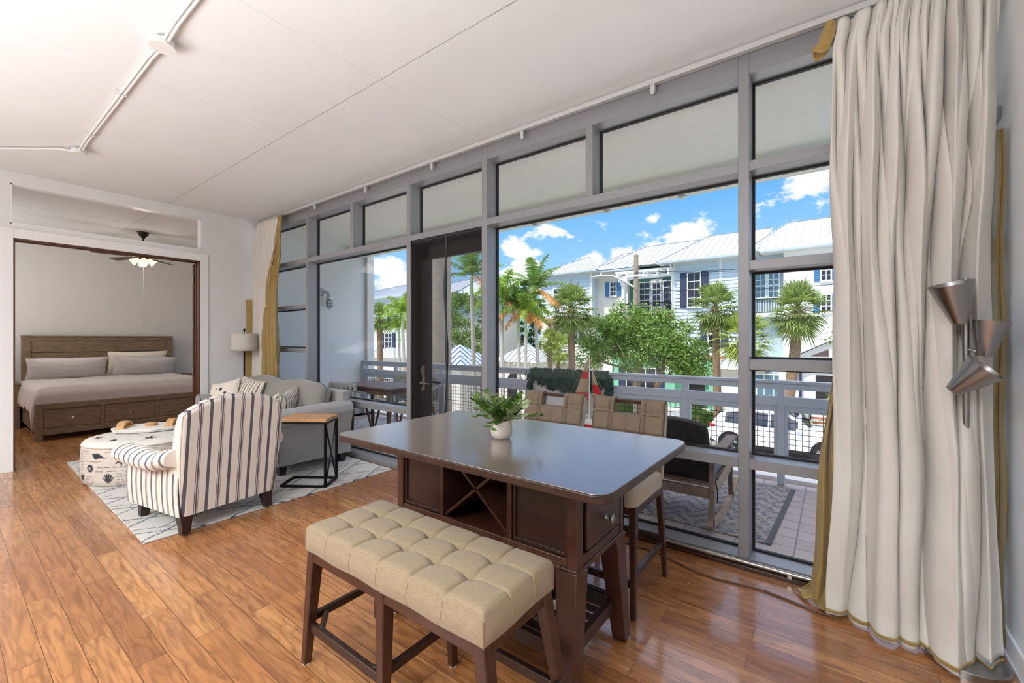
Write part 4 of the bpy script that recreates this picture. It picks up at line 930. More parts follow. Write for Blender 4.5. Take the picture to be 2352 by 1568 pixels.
def tstar(cx, cy, r, rot, k_=.3):
    P = [(cx + (r if k % 2 == 0 else r * k_) * math.sin(rot + k * PI / 5), cy + (r if k % 2 == 0 else r * k_) * math.cos(rot + k * PI / 5)) for k in range(10)]
    for k in range(0, 10, 2): td([P[k], P[(k + 1) % 10], (cx, cy), P[k - 1]])
tstar(.34, -.06, .06, .2); tstar(-.05, -.36, .05, .7); tstar(.2, -.3, .03, .1, .8); tstar(.12, .3, .05, 1); tstar(-.3, -.2, .04, .3, .7); tstar(.38, .14, .035, 0, .8)
for i in range(150):
    a = R.uniform(0, 2 * PI); r = R.uniform(.05, .42); x, y = r * math.cos(a), r * math.sin(a); l = R.uniform(.02, .06); td([(x, y), (x + .001, y + l), (x + .004, y + l), (x + .003, y)])
b.build('ottoman_top', ['ottoman_top_cloth', 'ottoman_ink'], O, ang=60)
b = MB(); b.tube([(ocx + (orr - .004) * math.cos(2 * PI * k / 64), ocy + (orr - .004) * math.sin(2 * PI * k / 64), .372) for k in range(65)], .005, 6); b.build('piping', 'ottoman_cloth', O)
# tray
tz = .436
tr = empty('serving_tray', (-5.74, 1.34, tz), 0, 'oval white tray with light wood loop handles on top of the printed ottoman', 'tray')
b = MB()
for k in range(3): b.lathe([(.255 + k * .004, k * .009), (.262 + k * .004, k * .009 + .003), (.262 + k * .004, k * .009 + .006), (.255 + k * .004, k * .009 + .008)], (0, 0, 0), 10)
b.lathe([(.236, .024), (.266, .026), (.268, .033), (.24, .034)], (0, 0, 0), 10)
b.xf(Matrix.Translation((-5.74, 1.34, tz)) @ Matrix.Rotation(math.radians(60), 4, 'Z') @ Matrix.Diagonal((1.15, .8, 1, 1))); b.build('tray_base', 'tray_white', tr)
for s_ in (-1, 1):
    b = MB(); 
    pr = [(-.125, 0), (-.11, .028), (-.075, .052), (-.03, .064), (.03, .064), (.075, .052), (.11, .028), (.125, 0)]
    for (ya, za), (yb_, zb_) in zip(pr, pr[1:]): b.bar((s_ * .2, ya, .034 + za), (s_ * .2, yb_, .034 + zb_), .06, .014, up=(1, 0, 0)) if False else b.prism([(ya, .034 + za), (yb_, .034 + zb_), (yb_ * .82, .034 + zb_ * .7), (ya * .82, .034 + za * .7)], s_ * .2 - .032, s_ * .2 + .032, 'yz')
    b.box(s_ * .2 - .04, s_ * .2 + .04, -.13, .13, .033, .043)
    b.xf(Matrix.Translation((-5.74, 1.34, tz)) @ Matrix.Rotation(math.radians(60), 4, 'Z')); b.build('tray_handle', 'tray_wood', tr, ang=50)
cs = []
for k in range(4):
    b = MB(); c_ = (-5.74 + R.uniform(-.004, .004), 1.36 + R.uniform(-.004, .004), tz + .034 + k * .008); b.lathe([(.05, 0), (.052, .002), (.052, .006), (.05, .007)], c_, 24)
    o = rebase(b.build('coaster', 'tray_wood')); tag(o, 'pale wood coaster on the white tray, ' + ('lowest of the stack', 'second from the bottom', 'third from the bottom', 'topmost of the stack')[k], 'coaster', 'coasters stacked on the tray')

# ---- sofa
SF = empty('sofa', (-5.42, 2.42, .012), 0, 'light grey two-seat sofa with rolled arms and loose back cushions by the window', 'sofa')
sx0, sx1, sy0, sy1 = -6.56, -4.34, 2.02, 2.80
b = MB(); b.box(sx0 + .1, sx1 - .1, sy0 + .02, sy1, .12, .33); b.build('base', 'sofa_grey', SF, bevel=.02, seg=3)
for s_, xe in ((-1, sx0), (1, sx1)):
    b = MB()
    def armf(u, v):
        y = lerp(sy0 - .01, sy1 + .005, v); P = [(-.01, .12), (-.008, .3), (-.012, .42), (.012, .52), (.042, .59), (.028, .655), (-.04, .692), (-.12, .685), (-.18, .65), (-.2, .58), (-.2, .12)]
        k = u * (len(P) - 1); i = min(int(k), len(P) - 2); f = k - i; px_, pz_ = lerp(P[i][0], P[i + 1][0], f), lerp(P[i][1], P[i + 1][1], f)
        pz_ -= (.02 * math.cos(PI * v * .5) ** 2) * (pz_ > .5); g_ = 1 - .14 * max(0, (abs(v - .5) - .44) / .06) ** 2 * (pz_ > .4)
        return (xe + s_ * (px_ * g_ + .0), y, pz_)
    n_ = 44; b.grid(armf, n_, 26)
    for v_ in (0, 1): b.add([armf(k / (n_ - 1), v_) for k in range(n_)], [tuple(range(n_))])
    b.build('arm', 'sofa_grey', SF, ang=50, bevel=.0)
    b = MB(); b.tube([armf(k / (n_ - 1), 0) for k in range(1, n_ - 1)], .005, 6); b.build('piping', 'piping_grey', SF)
b = MB(); b.grid(lambda u, v: (lerp(sx0 + .02, sx1 - .03, u), lerp(sy1 - .16, sy1 - .05, v), lerp(.3, .80, v)), 20, 10); b.grid(lambda u, v: (lerp(sx0 + .02, sx1 - .03, u), lerp(sy1, sy1 + .0, v), lerp(.12, .80, v)), 20, 10)
b.box(sx0 + .02, sx1 - .03, sy1 - .1, sy1, .12, .80); b.build('back_frame', 'sofa_grey', SF, bevel=.015, seg=3)
xm = (sx0 + sx1) / 2
for a_, c_ in ((sx0 + .2, xm), (xm, sx1 - .2)):
    b = MB(); b.sup(((a_ + c_) / 2, 2.33, .40), ((c_ - a_) / 2 - .004, .335, .085), .25, .2, 44, 18); b.build('seat_cushion', 'sofa_grey', SF)
    b = MB()
    M_ = Matrix.Rotation(math.radians(-17), 4, 'X'); hwid = (c_ - a_) / 2 + .05
    def cush(u, v):
        t = -PI + 2 * PI * u; p = -PI / 2 + PI * v
        def pw(q, e): return math.copysign(abs(q) ** e, q)
        x = hwid * pw(math.cos(p), .32) * pw(math.cos(t), .24); z = .235 * pw(math.cos(p), .32) * pw(math.sin(t), .24); y = .125 * pw(math.sin(p), .8)
        z += .022 * math.cos(x / hwid * PI) * (z > 0) + .012 * nz(x * 4, z * 5, a_); y += .012 * nz(x * 5, z * 6, a_ + 3)
        q = M_ @ Vector((x, y, z)); return ((a_ + c_) / 2 + q.x, 2.545 + q.y, .66 + q.z)
    b.grid(cush, 64, 32, cu=True); cc_ = b.build('back_cushion', 'sofa_cushion', SF, ang=80)
    b = MB(); b.tube([cush(k / 60, .5) for k in range(61)], .006, 6); b.build('piping', 'piping_grey', cc_)
for x in (sx0 + .12, sx1 - .10):
    for y in (sy0 + .06, sy1 - .06):
        b = MB(); b.bar((x, y, .13), (x, y, .013), .09, .09, .06, .06, up=(0, 1, 0)); b.build('leg', 'black_plastic', SF, bevel=.003)
# throw pillows
def pillow(name, m, c, w_, h_, t_, rx, ry, rz, label, puff=.55, grp=None, seed=0):
    b = MB(); M_ = Matrix.Translation(c) @ Matrix.Rotation(math.radians(rz), 4, 'Z') @ Matrix.Rotation(math.radians(rx), 4, 'X') @ Matrix.Rotation(math.radians(ry), 4, 'Y')
    def f(sg):
        def fn(u, v):
            a, c_ = u * 2 - 1, v * 2 - 1; k = (max(0, 1 - abs(a) ** 2.4) * max(0, 1 - abs(c_) ** 2.4)) ** puff; pin = 1 - .05 * (1 - abs(c_)) ** 1.0 * abs(a); pin2 = 1 - .06 * (1 - abs(a)) * abs(c_)
            return tuple(M_ @ Vector((a * w_ / 2 * (1 - .07 * (1 - c_ * c_)), sg * (k * t_ / 2 + .002) + .006 * nz(a * 3 + seed, c_ * 3, sg), c_ * h_ / 2 * (1 - .07 * (1 - a * a)))))
        return fn
    b.grid(f(1), 30, 30); b.grid(f(-1), 30, 30); o = b.build(name, m, None, ang=120, weld=.003); o.data.transform(M_.inverted()); o.matrix_world = M_; tag(o, label, 'pillow', grp); return o
pillow('throw_pillow', 'shell_pillow', (-6.02, 2.13, .665), .42, .42, .15, -24, -14, 22, 'larger white pillow printed with dark seashells on left end of the sofa', grp='throw pillows on the sofa')
pillow('throw_pillow', 'pillow_stripe', (-5.82, 2.32, .69), .44, .42, .15, -20, 8, 14, 'striped cushion with dark and cream bands behind the larger shell-print pillow', grp='throw pillows on the sofa')
pillow('throw_pillow', 'shell_pillow', (-4.86, 2.17, .60), .30, .30, .13, -20, 30, -30, 'small shell-print pillow leaning at the right end of the sofa', grp='throw pillows on the sofa')
pillow('throw_pillow', 'pillow_stripe_fine', (-4.80, 2.32, .64), .38, .38, .14, -12, 12, -48, 'striped cushion leaning on the right arm of the sofa', grp='throw pillows on the sofa')

# ---- C-shaped side table
CT = empty('side_table', (-3.95, 2.10, .013), 0, 'C-shaped side table with wood top and thin black metal frame beside the sofa arm', 'side table')
p1 = Vector((-3.737, 2.144, 0)); U = Vector((-.83, -.558, 0)); V = Vector((-.606, .795, 0)); Lc, Wc = .42, .255; zt_ = .645
def cp(a, c, z): q = p1 + U * a + V * c; return (q.x, q.y, z)
b = MB(); t = .02
for c_ in (0, Wc): b.bar(cp(0, c_, .023), cp(0, c_, zt_ - .035), t, t)
b.bar(cp(0, 0, .023), cp(Lc, 0, .023), t, t); b.bar(cp(0, Wc, .023), cp(Lc, Wc, .023), t, t); b.bar(cp(Lc, 0, .023), cp(Lc, Wc, .023), t, t); b.bar(cp(0, 0, .023), cp(0, Wc, .023), t, t)
for c_ in (0, Wc): b.bar(cp(0, c_, zt_ - .04), cp(Lc, c_, zt_ - .04), t, t)
b.bar(cp(0, 0, zt_ - .04), cp(0, Wc, zt_ - .04), t, t); b.bar(cp(Lc, 0, zt_ - .04), cp(Lc, Wc, zt_ - .04), t, t)
b.build('frame', 'black_metal', CT)
b = MB(); b.bar(cp(0, 0, .03), cp(0, Wc, zt_ - .05), .012, .012); b.bar(cp(0, Wc, .03), cp(0, 0, zt_ - .05), .012, .012); b.build('cross_brace', 'black_metal', CT)
b = MB(); b.prism([cp(-.012, -.012, 0)[:2], cp(Lc + .012, -.012, 0)[:2], cp(Lc + .012, Wc + .012, 0)[:2], cp(-.012, Wc + .012, 0)[:2]], zt_ - .03, zt_); b.build('tabletop', 'top_mango', CT, bevel=.003)

# ================================================================== BEDROOM
BD = empty('bed', (-9.6, 1.79, 0), 0, 'king bed with grey-brown wood plank headboard, drawers in the footboard and grey sheet', 'bed')
y0, y1 = .80, 2.82
b = MB(); xh = -10.52
b.box(xh - .09, xh, .84, .94, 0, 1.43); b.box(xh - .09, xh, 2.73, 2.83, 0, 1.43); b.box(xh - .08, xh - .005, .94, 2.73, 1.36, 1.42); b.box(xh - .10, xh + .01, .83, 2.84, 1.418, 1.44)
for k in range(5): z = 1.355 - k * .205; b.box(xh - .07, xh - .02, .94, 2.73, z - .195, z)
b.build('headboard', 'bed_wood', BD, bevel=.004)
b = MB(); xf = -8.54
b.box(xf - .07, xf, y0, y0 + .075, 0, .50); b.box(xf - .07, xf, y1 - .075, y1, 0, .50); b.box(xf - .07, xf - .002, y0 + .075, y1 - .075, .425, .50); b.box(xf - .07, xf - .004, y0 + .075, y1 - .075, .075, .158)
for y in (1.446, 2.078): b.box(xf - .07, xf - .004, y, y + .045, .158, .425)
b.box(xf - .07, xf - .03, y0 + .07, y1 - .07, .158, .425); b.build('footboard', 'bed_wood', BD, bevel=.004)
for ya, yb_ in ((y0 + .078, 1.443), (1.494, 2.075), (2.126, y1 - .078)):
    b = MB(); b.box(xf - .03, xf - .008, ya, yb_, .163, .408); d_ = b.build('drawer', 'bed_wood', BD, bevel=.003)
    b = MB(); b.lathe([(.006, 0), (.006, .012), (.016, .018), (.017, .024), (.006, .027)], (xf - .008, (ya + yb_) / 2, .285), 16, (1, 0, 0)); b.build('knob', 'steel', d_)
for ya in (y0 + .015, y1 - .055): b = MB(); b.box(xh, xf - .07, ya, ya + .04, .10, .36); b.build('side_rail', 'bed_wood', BD, bevel=.003)
b = MB(); b.sup(((xh + xf) / 2 - .04, (y0 + y1) / 2, .53), (.95, .97, .16), .2, .15, 48, 20); b.build('mattress', 'pillow_white', BD)
def sheetf(u, v):
    a = u * 2 - 1; c_ = v * 2 - 1   # a across (y), c along (x)
    wy = 1.02; y = (y0 + y1) / 2 + a * 1.30; ex = max(0, abs(y - (y0 + y1) / 2) - .965)
    x = lerp(xh + .04, xf + .03, v); z = .735; exx = max(0, (x - (xf - .10))) * 3.0
    if ex > 0: y = (y0 + y1) / 2 + math.copysign(.965 + min(ex, .06) * .6 + .04 * min(1, ex * 4) + .02 * nz(x * 7, 3) * min(1, ex * 5), a); z -= max(0, ex - .01) * (.98 + .25 * nz(x * 3, a))
    if exx > 0: x = xf - .10 + min(.055, exx * .45); z -= exx * .72
    z += .012 * nz(x * 3, y * 3, 1) + .006 * nz(x * 9, y * 14, 2) * (1 + 6 * min(.4, ex + exx)); r_ = 1 - .03 * (abs(a) > .7)
    d = min(.965 - abs(y - (y0 + y1) / 2), (xf - .1) - x)
    if 0 < d < .07: z -= .03 * (1 - d / .07) ** 2
    elif d <= 0: z -= .03
    return (x, y, z)
b = MB(); b.grid(sheetf, 150, 110); b.build('bed_sheet', 'sheet_grey', BD, ang=120, solid=.006)
pillow('bed_pillow', 'pillow_grey', (-10.17, 1.30, .90), .98, .42, .20, 0, 0, 0, '', seed=2)
for o in [bpy.data.objects['bed_pillow']]:
    M_ = Matrix.Translation((-10.20, 1.33, .895)) @ Matrix.Rotation(math.radians(90), 4, 'Z') @ Matrix.Rotation(math.radians(28), 4, 'X'); o.matrix_world = M_; tag(o, 'grey pillow on the left half of the bed, leaning on the wood headboard', 'pillow', 'pillows on the bed')
o = pillow('bed_pillow', 'pillow_grey', (0, 0, 0), .92, .42, .2, 0, 0, 0, 'grey pillow on the right half of the bed, in front of the white one', grp='pillows on the bed', seed=5); o.matrix_world = Matrix.Translation((-10.16, 2.32, .885)) @ Matrix.Rotation(math.radians(88), 4, 'Z') @ Matrix.Rotation(math.radians(32), 4, 'X') @ Matrix.Rotation(math.radians(3), 4, 'Y')
o = pillow('bed_pillow', 'pillow_white', (0, 0, 0), .86, .46, .18, 0, 0, 0, 'white pillow mostly hidden behind the right grey one on the bed', grp='pillows on the bed', seed=8); o.matrix_world = Matrix.Translation((-10.32, 2.25, .94)) @ Matrix.Rotation(math.radians(90), 4, 'Z') @ Matrix.Rotation(math.radians(14), 4, 'X')
# nightstands
def nstand(y0_, y1_, x0_, x1_, h, lab):
    e_ = empty('nightstand', ((x0_ + x1_) / 2, (y0_ + y1_) / 2, 0), 0, lab, 'nightstand', 'nightstands beside the bed')
    b = MB(); b.box(x0_, x1_, y0_, y0_ + .05, 0, h - .03); b.box(x0_, x1_, y1_ - .05, y1_, 0, h - .03); b.box(x0_, x1_ - .015, y0_ + .05, y1_ - .05, .1, h - .03); b.build('body', 'bed_wood', e_, bevel=.003)
    b = MB(); b.box(x0_ - .0, x1_ + .015, y0_ - .01, y1_ + .01, h - .03, h); b.build('top', 'bed_wood', e_, bevel=.004)
    for z in (.14, .38):
        b = MB(); b.box(x1_ - .014, x1_ - .002, y0_ + .055, y1_ - .055, z, z + .22); d_ = b.build('drawer', 'bed_wood', e_, bevel=.002); b = MB(); b.cyl((x1_ - .002, (y0_ + y1_) / 2, z + .11), (x1_ + .02, (y0_ + y1_) / 2, z + .11), .012); b.build('knob', 'steel', d_)
nstand(.14, .785, -10.6, -10.05, .70, 'grey-brown nightstand left of the bed, half hidden by the door casing')
nstand(2.90, 3.5, -10.6, -10.15, .69, 'grey-brown nightstand right of the bed, only its top edge showing')
# ceiling fan
FN = empty('ceiling_fan', (-9.0, 2.03, 2.62), 0, 'ceiling fan with lit frosted glass shades hanging above the bed', 'ceiling fan')
fx_, fy_ = -9.0, 2.03
b = MB(); b.lathe([(.0, 0), (.02, .0), (.03, .02), (.062, .05), (.07, .085), (.082, .095), (.082, .102)], (fx_, fy_, CZ - .102), 28, closed=False); b.build('canopy', 'black_metal', FN)
b = MB(); b.cyl((fx_, fy_, 2.85), (fx_, fy_, CZ - .1), .013); b.build('downrod', 'black_metal', FN)
b = MB(); b.lathe([(.03, 0), (.09, .012), (.115, .04), (.11, .08), (.05, .12), (.02, .14)], (fx_, fy_, 2.715), 28); b.lathe([(.04, 0), (.06, .02), (.06, .05), (.035, .06)], (fx_, fy_, 2.655), 24); b.build('motor', 'black_metal', FN)
for k in range(5):
    a = k * 2 * PI / 5 - 1.45; b = MB(); c_, s_ = math.cos(a), math.sin(a)
    def P_(r, w__, z): return (fx_ + r * c_ - w__ * s_, fy_ + r * s_ + w__ * c_, z)
    b.add([P_(.18, -.05, 2.70), P_(.62, -.065, 2.69), P_(.64, 0, 2.70), P_(.62, .065, 2.71), P_(.18, .05, 2.712), P_(.18, -.05, 2.708), P_(.62, -.065, 2.698), P_(.64, 0, 2.708), P_(.62, .065, 2.718), P_(.18, .05, 2.72)], [(0, 1, 2, 3, 4), (9, 8, 7, 6, 5), (0, 5, 6, 1), (1, 6, 7, 2), (2, 7, 8, 3), (3, 8, 9, 4), (4, 9, 5, 0)]); b.bar(P_(.08, 0, 2.73), P_(.2, 0, 2.712), .03, .006); b.build('blade', 'espresso_dark', FN)
mat('lamp_glow', (255, 214, 150), .5, emit=(255, 206, 128), estr=2.6)
for k in range(4):
    a = k * PI / 2 - .15; d = Vector((math.cos(a), math.sin(a), -.75)); o_ = Vector((fx_, fy_, 2.675)) + Vector((math.cos(a), math.sin(a), 0)) * .06
    b = MB(); b.lathe([(.02, 0), (.03, .012), (.036, .05), (.052, .09), (.06, .1), (.057, .1), (.034, .05), (.018, .008)], tuple(o_), 20, tuple(d), closed=False); b.build('glass_shade', 'lamp_glow', FN)
b = MB(); b.tube([(fx_ + .02, fy_, 2.66), (fx_ + .02, fy_, 1.59)], .0022, 5); b.sup((fx_ + .02, fy_, 1.585), (.005, .005, .014), 1, 1, 8, 6); b.build('pull_chain', 'steel', FN)
light('fan_bulb', 'POINT', (fx_, fy_, 2.56), 7, (1, .85, .68), shadow_soft_size=.08)
# ================================================================== BALCONY
struct(MB().box(-7.07, 3.2, 3.12, 4.98, -.32, -.001).build('floor_balcony', 'balcony_tile', smooth=False))
struct(MB().box(-7.07, 3.2, 4.90, 5.02, -.34, .035).build('trim_9', 'stucco', bevel=.004))
sf = MB(); sf.box(-7.2, 3.2, 3.12, 4.62, CZ - .06, CZ + .4); sf.box(-7.2, 3.2, 4.62, 4.86, CZ - .20, CZ + .4); struct(sf.build('ceiling_balcony', 'soffit_white', bevel=.004))
struct(MB().box(-12.5, 4, -4.4, 4.86, CZ + .32, CZ + .5).build('ceiling_roof_slab', 'soffit_white', smooth=False))
struct(MB().box(XR + .15, XR + .35, 3.0, 3.14, -3, CZ).build('wall_outer_right', 'stucco', smooth=False))
for i, x in enumerate((-3.19, -2.16, -1.3)):
    b = MB(); b.lathe([(.03, 0), (.045, .01), (.045, .028)], (x, 4.80, CZ - .228), 14); tag(rebase(b.build('soffit_light', 'lamp_metal')), 'small round fitting under the balcony soffit edge, ' + ('leftmost', 'middle', 'rightmost')[i] + ' of the three', 'light fitting', 'fittings under the balcony soffit')
# railing --------------------------------------------------------------
RY = 4.80; ZR = .985
def railing(x0, x1, posts, label):
    e = empty('balcony_railing', ((x0 + x1) / 2, RY, 0), 0, label, 'railing', 'balcony railing runs')
    b = MB(); b.box(x0, x1, RY - .035, RY + .035, ZR - .03, ZR); b.box(x0, x1, RY - .022, RY + .022, ZR - .085, ZR - .03); b.build('top_rail', 'rail_paint', e, bevel=.005)
    b = MB(); b.box(x0, x1, RY - .022, RY + .022, .745, .832); b.box(x0, x1, RY - .012, RY + .012, .69, .75); b.box(x0, x1, RY - .022, RY + .022, .12, .19); b.build('rail', 'rail_paint', e, bevel=.004)
    for p in posts:
        b = MB(); b.box(p - .03, p + .03, RY - .026, RY + .026, .0, ZR - .06); b.box(p - .058, p + .058, RY - .0135, RY + .0135, .15, .748); b.build('post', 'rail_paint', e, bevel=.004)
    b = MB(); n = int((x1 - x0) / .052)
    for i in range(1, n): x = x0 + i * (x1 - x0) / n; b.cyl((x, RY, .18), (x, RY, .70), .0028, n=5, cap=False)
    for i in range(1, 11): z = .18 + i * .051; b.cyl((x0, RY + .004, z), (x1, RY + .004, z), .0028, n=5, cap=False)
    b.build('wire_mesh', 'wire_mesh', e); return e
railing(-2.16, 3.1, [-2.13, -1.27, -.40, .47, 1.34, 2.2], 'pale grey balcony railing with wire mesh, the run right of the solid panel')
railing(-7.07, -3.25, [-7.03, -6.1, -4.97, -4.1, -3.28], 'pale grey balcony railing with wire mesh, the run left of the solid panel')
o = MB().box(-3.24, -2.17, 4.76, 4.90, -.0, .975).build('balcony_parapet', 'stucco_grey', bevel=.004); tag(rebase(o), 'solid grey stucco panel between the two balcony railings, topped with a garland', 'parapet')
# garland
b = MB(); Rg = random.Random(5)
for i in range(3400):
    x = Rg.uniform(-3.26, -2.08); dr_ = .10 + .12 * max(0, math.sin((x + 3.1) * 3.3)) * (x > -3.1) + .05 * abs(math.sin(x * 19)); z = .985 - Rg.uniform(-.03, dr_); y = 4.74 + Rg.uniform(-.05, .05) + (.98 - z) * .02
    if x < -3.2 or x > -2.14: z -= Rg.uniform(0, .25)
    l = Rg.uniform(.045, .075); d = Vector((Rg.uniform(-.4, .4), Rg.uniform(-.6, .3), -1)); leaf(b, (x, y, z), d, l, .020, (Rg.uniform(-1, 1), -1, .2))
o = b.build('garland', 'garland', smooth=False); tag(rebase(o), 'dark green garland drooping over the grey balcony panel', 'garland')
# model sailboat --------------------------------------------------------
SB = empty('model_sailboat', (-2.20, 4.36, 0), 0, 'model sailboat with tan and red striped sails behind the counter chairs', 'model boat')
bx, by = -2.18, 4.36
b = MB()
def hull(u, v):
    t = u * 2 - 1; wd = .075 * (1 - abs(t) ** 2.4) ** .6; a = PI * v; x = bx + .30 * t; return (x, by - wd * math.cos(a), .46 + .03 * t * t - (.13 * (1 - t * t) ** .5 + .004) * math.sin(a) ** .8)
b.grid(hull, 30, 16); b.grid(lambda u, v: (bx + .30 * (u * 2 - 1), by + .075 * (1 - abs(u * 2 - 1) ** 2.4) ** .6 * (v * 2 - 1), .458 + .03 * (u * 2 - 1) ** 2), 30, 4); b.build('hull', 'hull_white', SB, ang=70)
b = MB()
for za, zb in ((.06, .42), (.82, .98)): b.grid(lambda u, v: (lambda p: (p[0], by + (p[1] - by) * 1.02, p[2]))(hull(lerp(.03, .97, u), lerp(za, zb, v) * .5)), 30, 6)
b.build('hull_stripe', 'sail_red', SB, flip=True)
b = MB(); b.box(bx - .05, bx + .05, by - .03, by + .03, .455, .485); b.build('cabin', 'hull_white', SB, bevel=.004)
b = MB(); b.prism([(bx - .05, .36), (bx + .07, .36), (bx + .04, .20), (bx - .02, .20)], by - .006, by + .006, 'xz'); b.box(bx - .12, bx + .12, by - .06, by + .06, -.0, .015); b.cyl((bx - .08, by, .015), (bx - .08, by, .37), .008); b.cyl((bx + .08, by, .015), (bx + .08, by, .37), .008); b.build('stand', 'grey_oak', SB)
b = MB(); b.cyl((bx, by, .45), (bx, by, 1.20), .009, .006); b.cyl((bx, by, .52), (bx - .24, by, .52), .006); b.build('mast', 'hull_white', SB)
def sail(P0, P1, P2, bands, nm):
    """triangle P0 tack, P1 clew, P2 head, striped by height"""
    P0, P1, P2 = map(Vector, (P0, P1, P2)); prev = 0; 
    for t0, t1, m_ in bands:
        b = MB(); b.grid(lambda u, v: tuple((P0.lerp(P2, lerp(t0, t1, v))).lerp(P1.lerp(P2, lerp(t0, t1, v)), u) + Vector((0, -.035 * math.sin(PI * u) * (1 - lerp(t0, t1, v)), 0))), 12, 8); yield b, m_
for (P0, P1, P2, bands) in (((bx - .012, by, .55), (bx - .25, by - .03, .55), (bx - .006, by, 1.19), [(0, .22, 'sail_tan'), (.22, .36, 'sail_red'), (.36, .60, 'sail_tan'), (.60, .72, 'sail_red'), (.72, .99, 'sail_tan')]),
                            ((bx + .05, by, .55), (bx + .26, by - .02, .52), (bx + .03, by, 1.06), [(0, .18, 'sail_red'), (.18, .46, 'sail_tan'), (.46, .64, 'sail_red'), (.64, .97, 'sail_tan')])):
    first = None
    for b, m_ in sail(P0, P1, P2, bands, ''):
        if first is None: o = b.build('sail', m_, SB, solid=.002); first = o
        else: q = b.build('sail_stripe' if m_ == 'sail_red' else 'sail_cloth', m_, first, solid=.002)
b = MB()
for x, z in ((bx - .29, .47), (bx + .29, .47)): b.cyl((x, by, z), (bx, by, 1.18), .0018, n=5)
b.cyl((bx - .02, by - .07, .46), (bx, by, 1.1), .0016, n=5); b.build('rigging', 'rope', SB)
# rugs on the balcony
o = MB().prism([(-1.95, 3.36), (-.342, 3.33), (-.286, 4.675), (-1.95, 4.66)], .0005, .007).build('outdoor_rug', 'woven_rug'); tag(rebase(o), 'grey and tan patterned outdoor rug under the rocking chair', 'rug')
rb = MB(); rb.bar((-.352, 3.33, .006), (-.297, 4.675, .006), .035, .008); bd_ = rb.build('rug_border', 'piping_grey', o); bd_['label'] = 'dark edge binding'
o = MB().box(-6.5, -4.0, 3.28, 4.6, .0005, .007).build('outdoor_rug', 'blue_balcony_rug'); tag(rebase(o), 'white outdoor rug with blue swirls under the patio table', 'rug')
# rocking chair ---------------------------------------------------------
RC = empty('rocking_chair', (-.98, 3.65, .007), 0, 'outdoor rocking chair with black woven back and weathered wood frame facing the street', 'rocking chair')
xs = (-1.30, -.69)
for i, x in enumerate(xs):
    b = MB(); b.grid(lambda u, v: (x + (-.014 if u < .5 else .014), lerp(3.235, 4.22, v), .008 + .12 * (abs(v - .5) * 2) ** 2 * .9 + (0)), 2, 20) if False else None
    pts = [(x, lerp(3.24, 4.25, k / 14), .030 + .14 * ((k / 14 - .42) * 1.5) ** 2) for k in range(15)]
    for p, q in zip(pts, pts[1:]): b.bar(p, q, .034, .045)
    b.build('rocker', 'pale_oak', RC)
    b = MB(); b.bar((x, 3.30, .53), (x, 3.27, .03), .034, .05); b.build('leg', 'grey_oak', RC, bevel=.003)
    b = MB(); b.bar((x, 3.94, .50), (x, 4.0, .04), .034, .046); b.build('leg', 'grey_oak', RC, bevel=.003)
    b = MB(); b.bar((x, 3.27, .535), (x, 4.03, .555), .075, .022); b.build('armrest', 'grey_oak', RC, bevel=.004)
    b = MB(); b.bar((x, 3.31, .27), (x, 3.97, .33), .028, .06); b.build('side_rail', 'pale_oak', RC, bevel=.003)
b = MB(); b.box(xs[0], xs[1], 3.30, 3.33, .235, .305); b.box(xs[0], xs[1], 3.94, 3.97, .30, .36); b.box(xs[0] + .02, xs[1] - .02, 3.33, 3.95, .31, .33); b.build('seat_frame', 'grey_oak', RC, bevel=.003)
b = MB(); b.sup((-.995, 3.73, .378), (.27, .25, .05), .3, .25); b.build('seat_cushion', 'balcony_cushion', RC)
b = MB()
def wk(off):
    def fn(u, v):
        a = u * 2 - 1; z = lerp(.30, .80 - .03 * abs(a) ** 3, v); y = lerp(3.42, 3.19, v) + off; x = -.995 + a * .29 * (1 - .03 * v); 
        w_ = .004 * math.sin(v * 46 * PI) * (1 if round(u * 60) % 2 else -1) * (1 if .02 < v < .98 else 0); return (x, y + w_, z)
    return fn
for of in (-.012, .012): b.grid(wk(of), 61, 185)
b.tube([wk(0)(u / 10, 0) for u in range(11)], .014, 8)
b.tube([wk(0)(0, v / 10) for v in range(11)] + [wk(0)(u / 10, 1) for u in range(1, 10)] + [wk(0)(1, 1 - v / 10) for v in range(11)], .016, 8); b.build('woven_back', 'wicker', RC, ang=50)
b = MB(); b.tube([(-.68, 3.30, .42), (-.66, 3.33, .38), (-.68, 3.36, .36), (-.665, 3.35, .28), (-.67, 3.36, .2)], .004, 5); b.build('cushion_tie', 'black_plastic', RC)
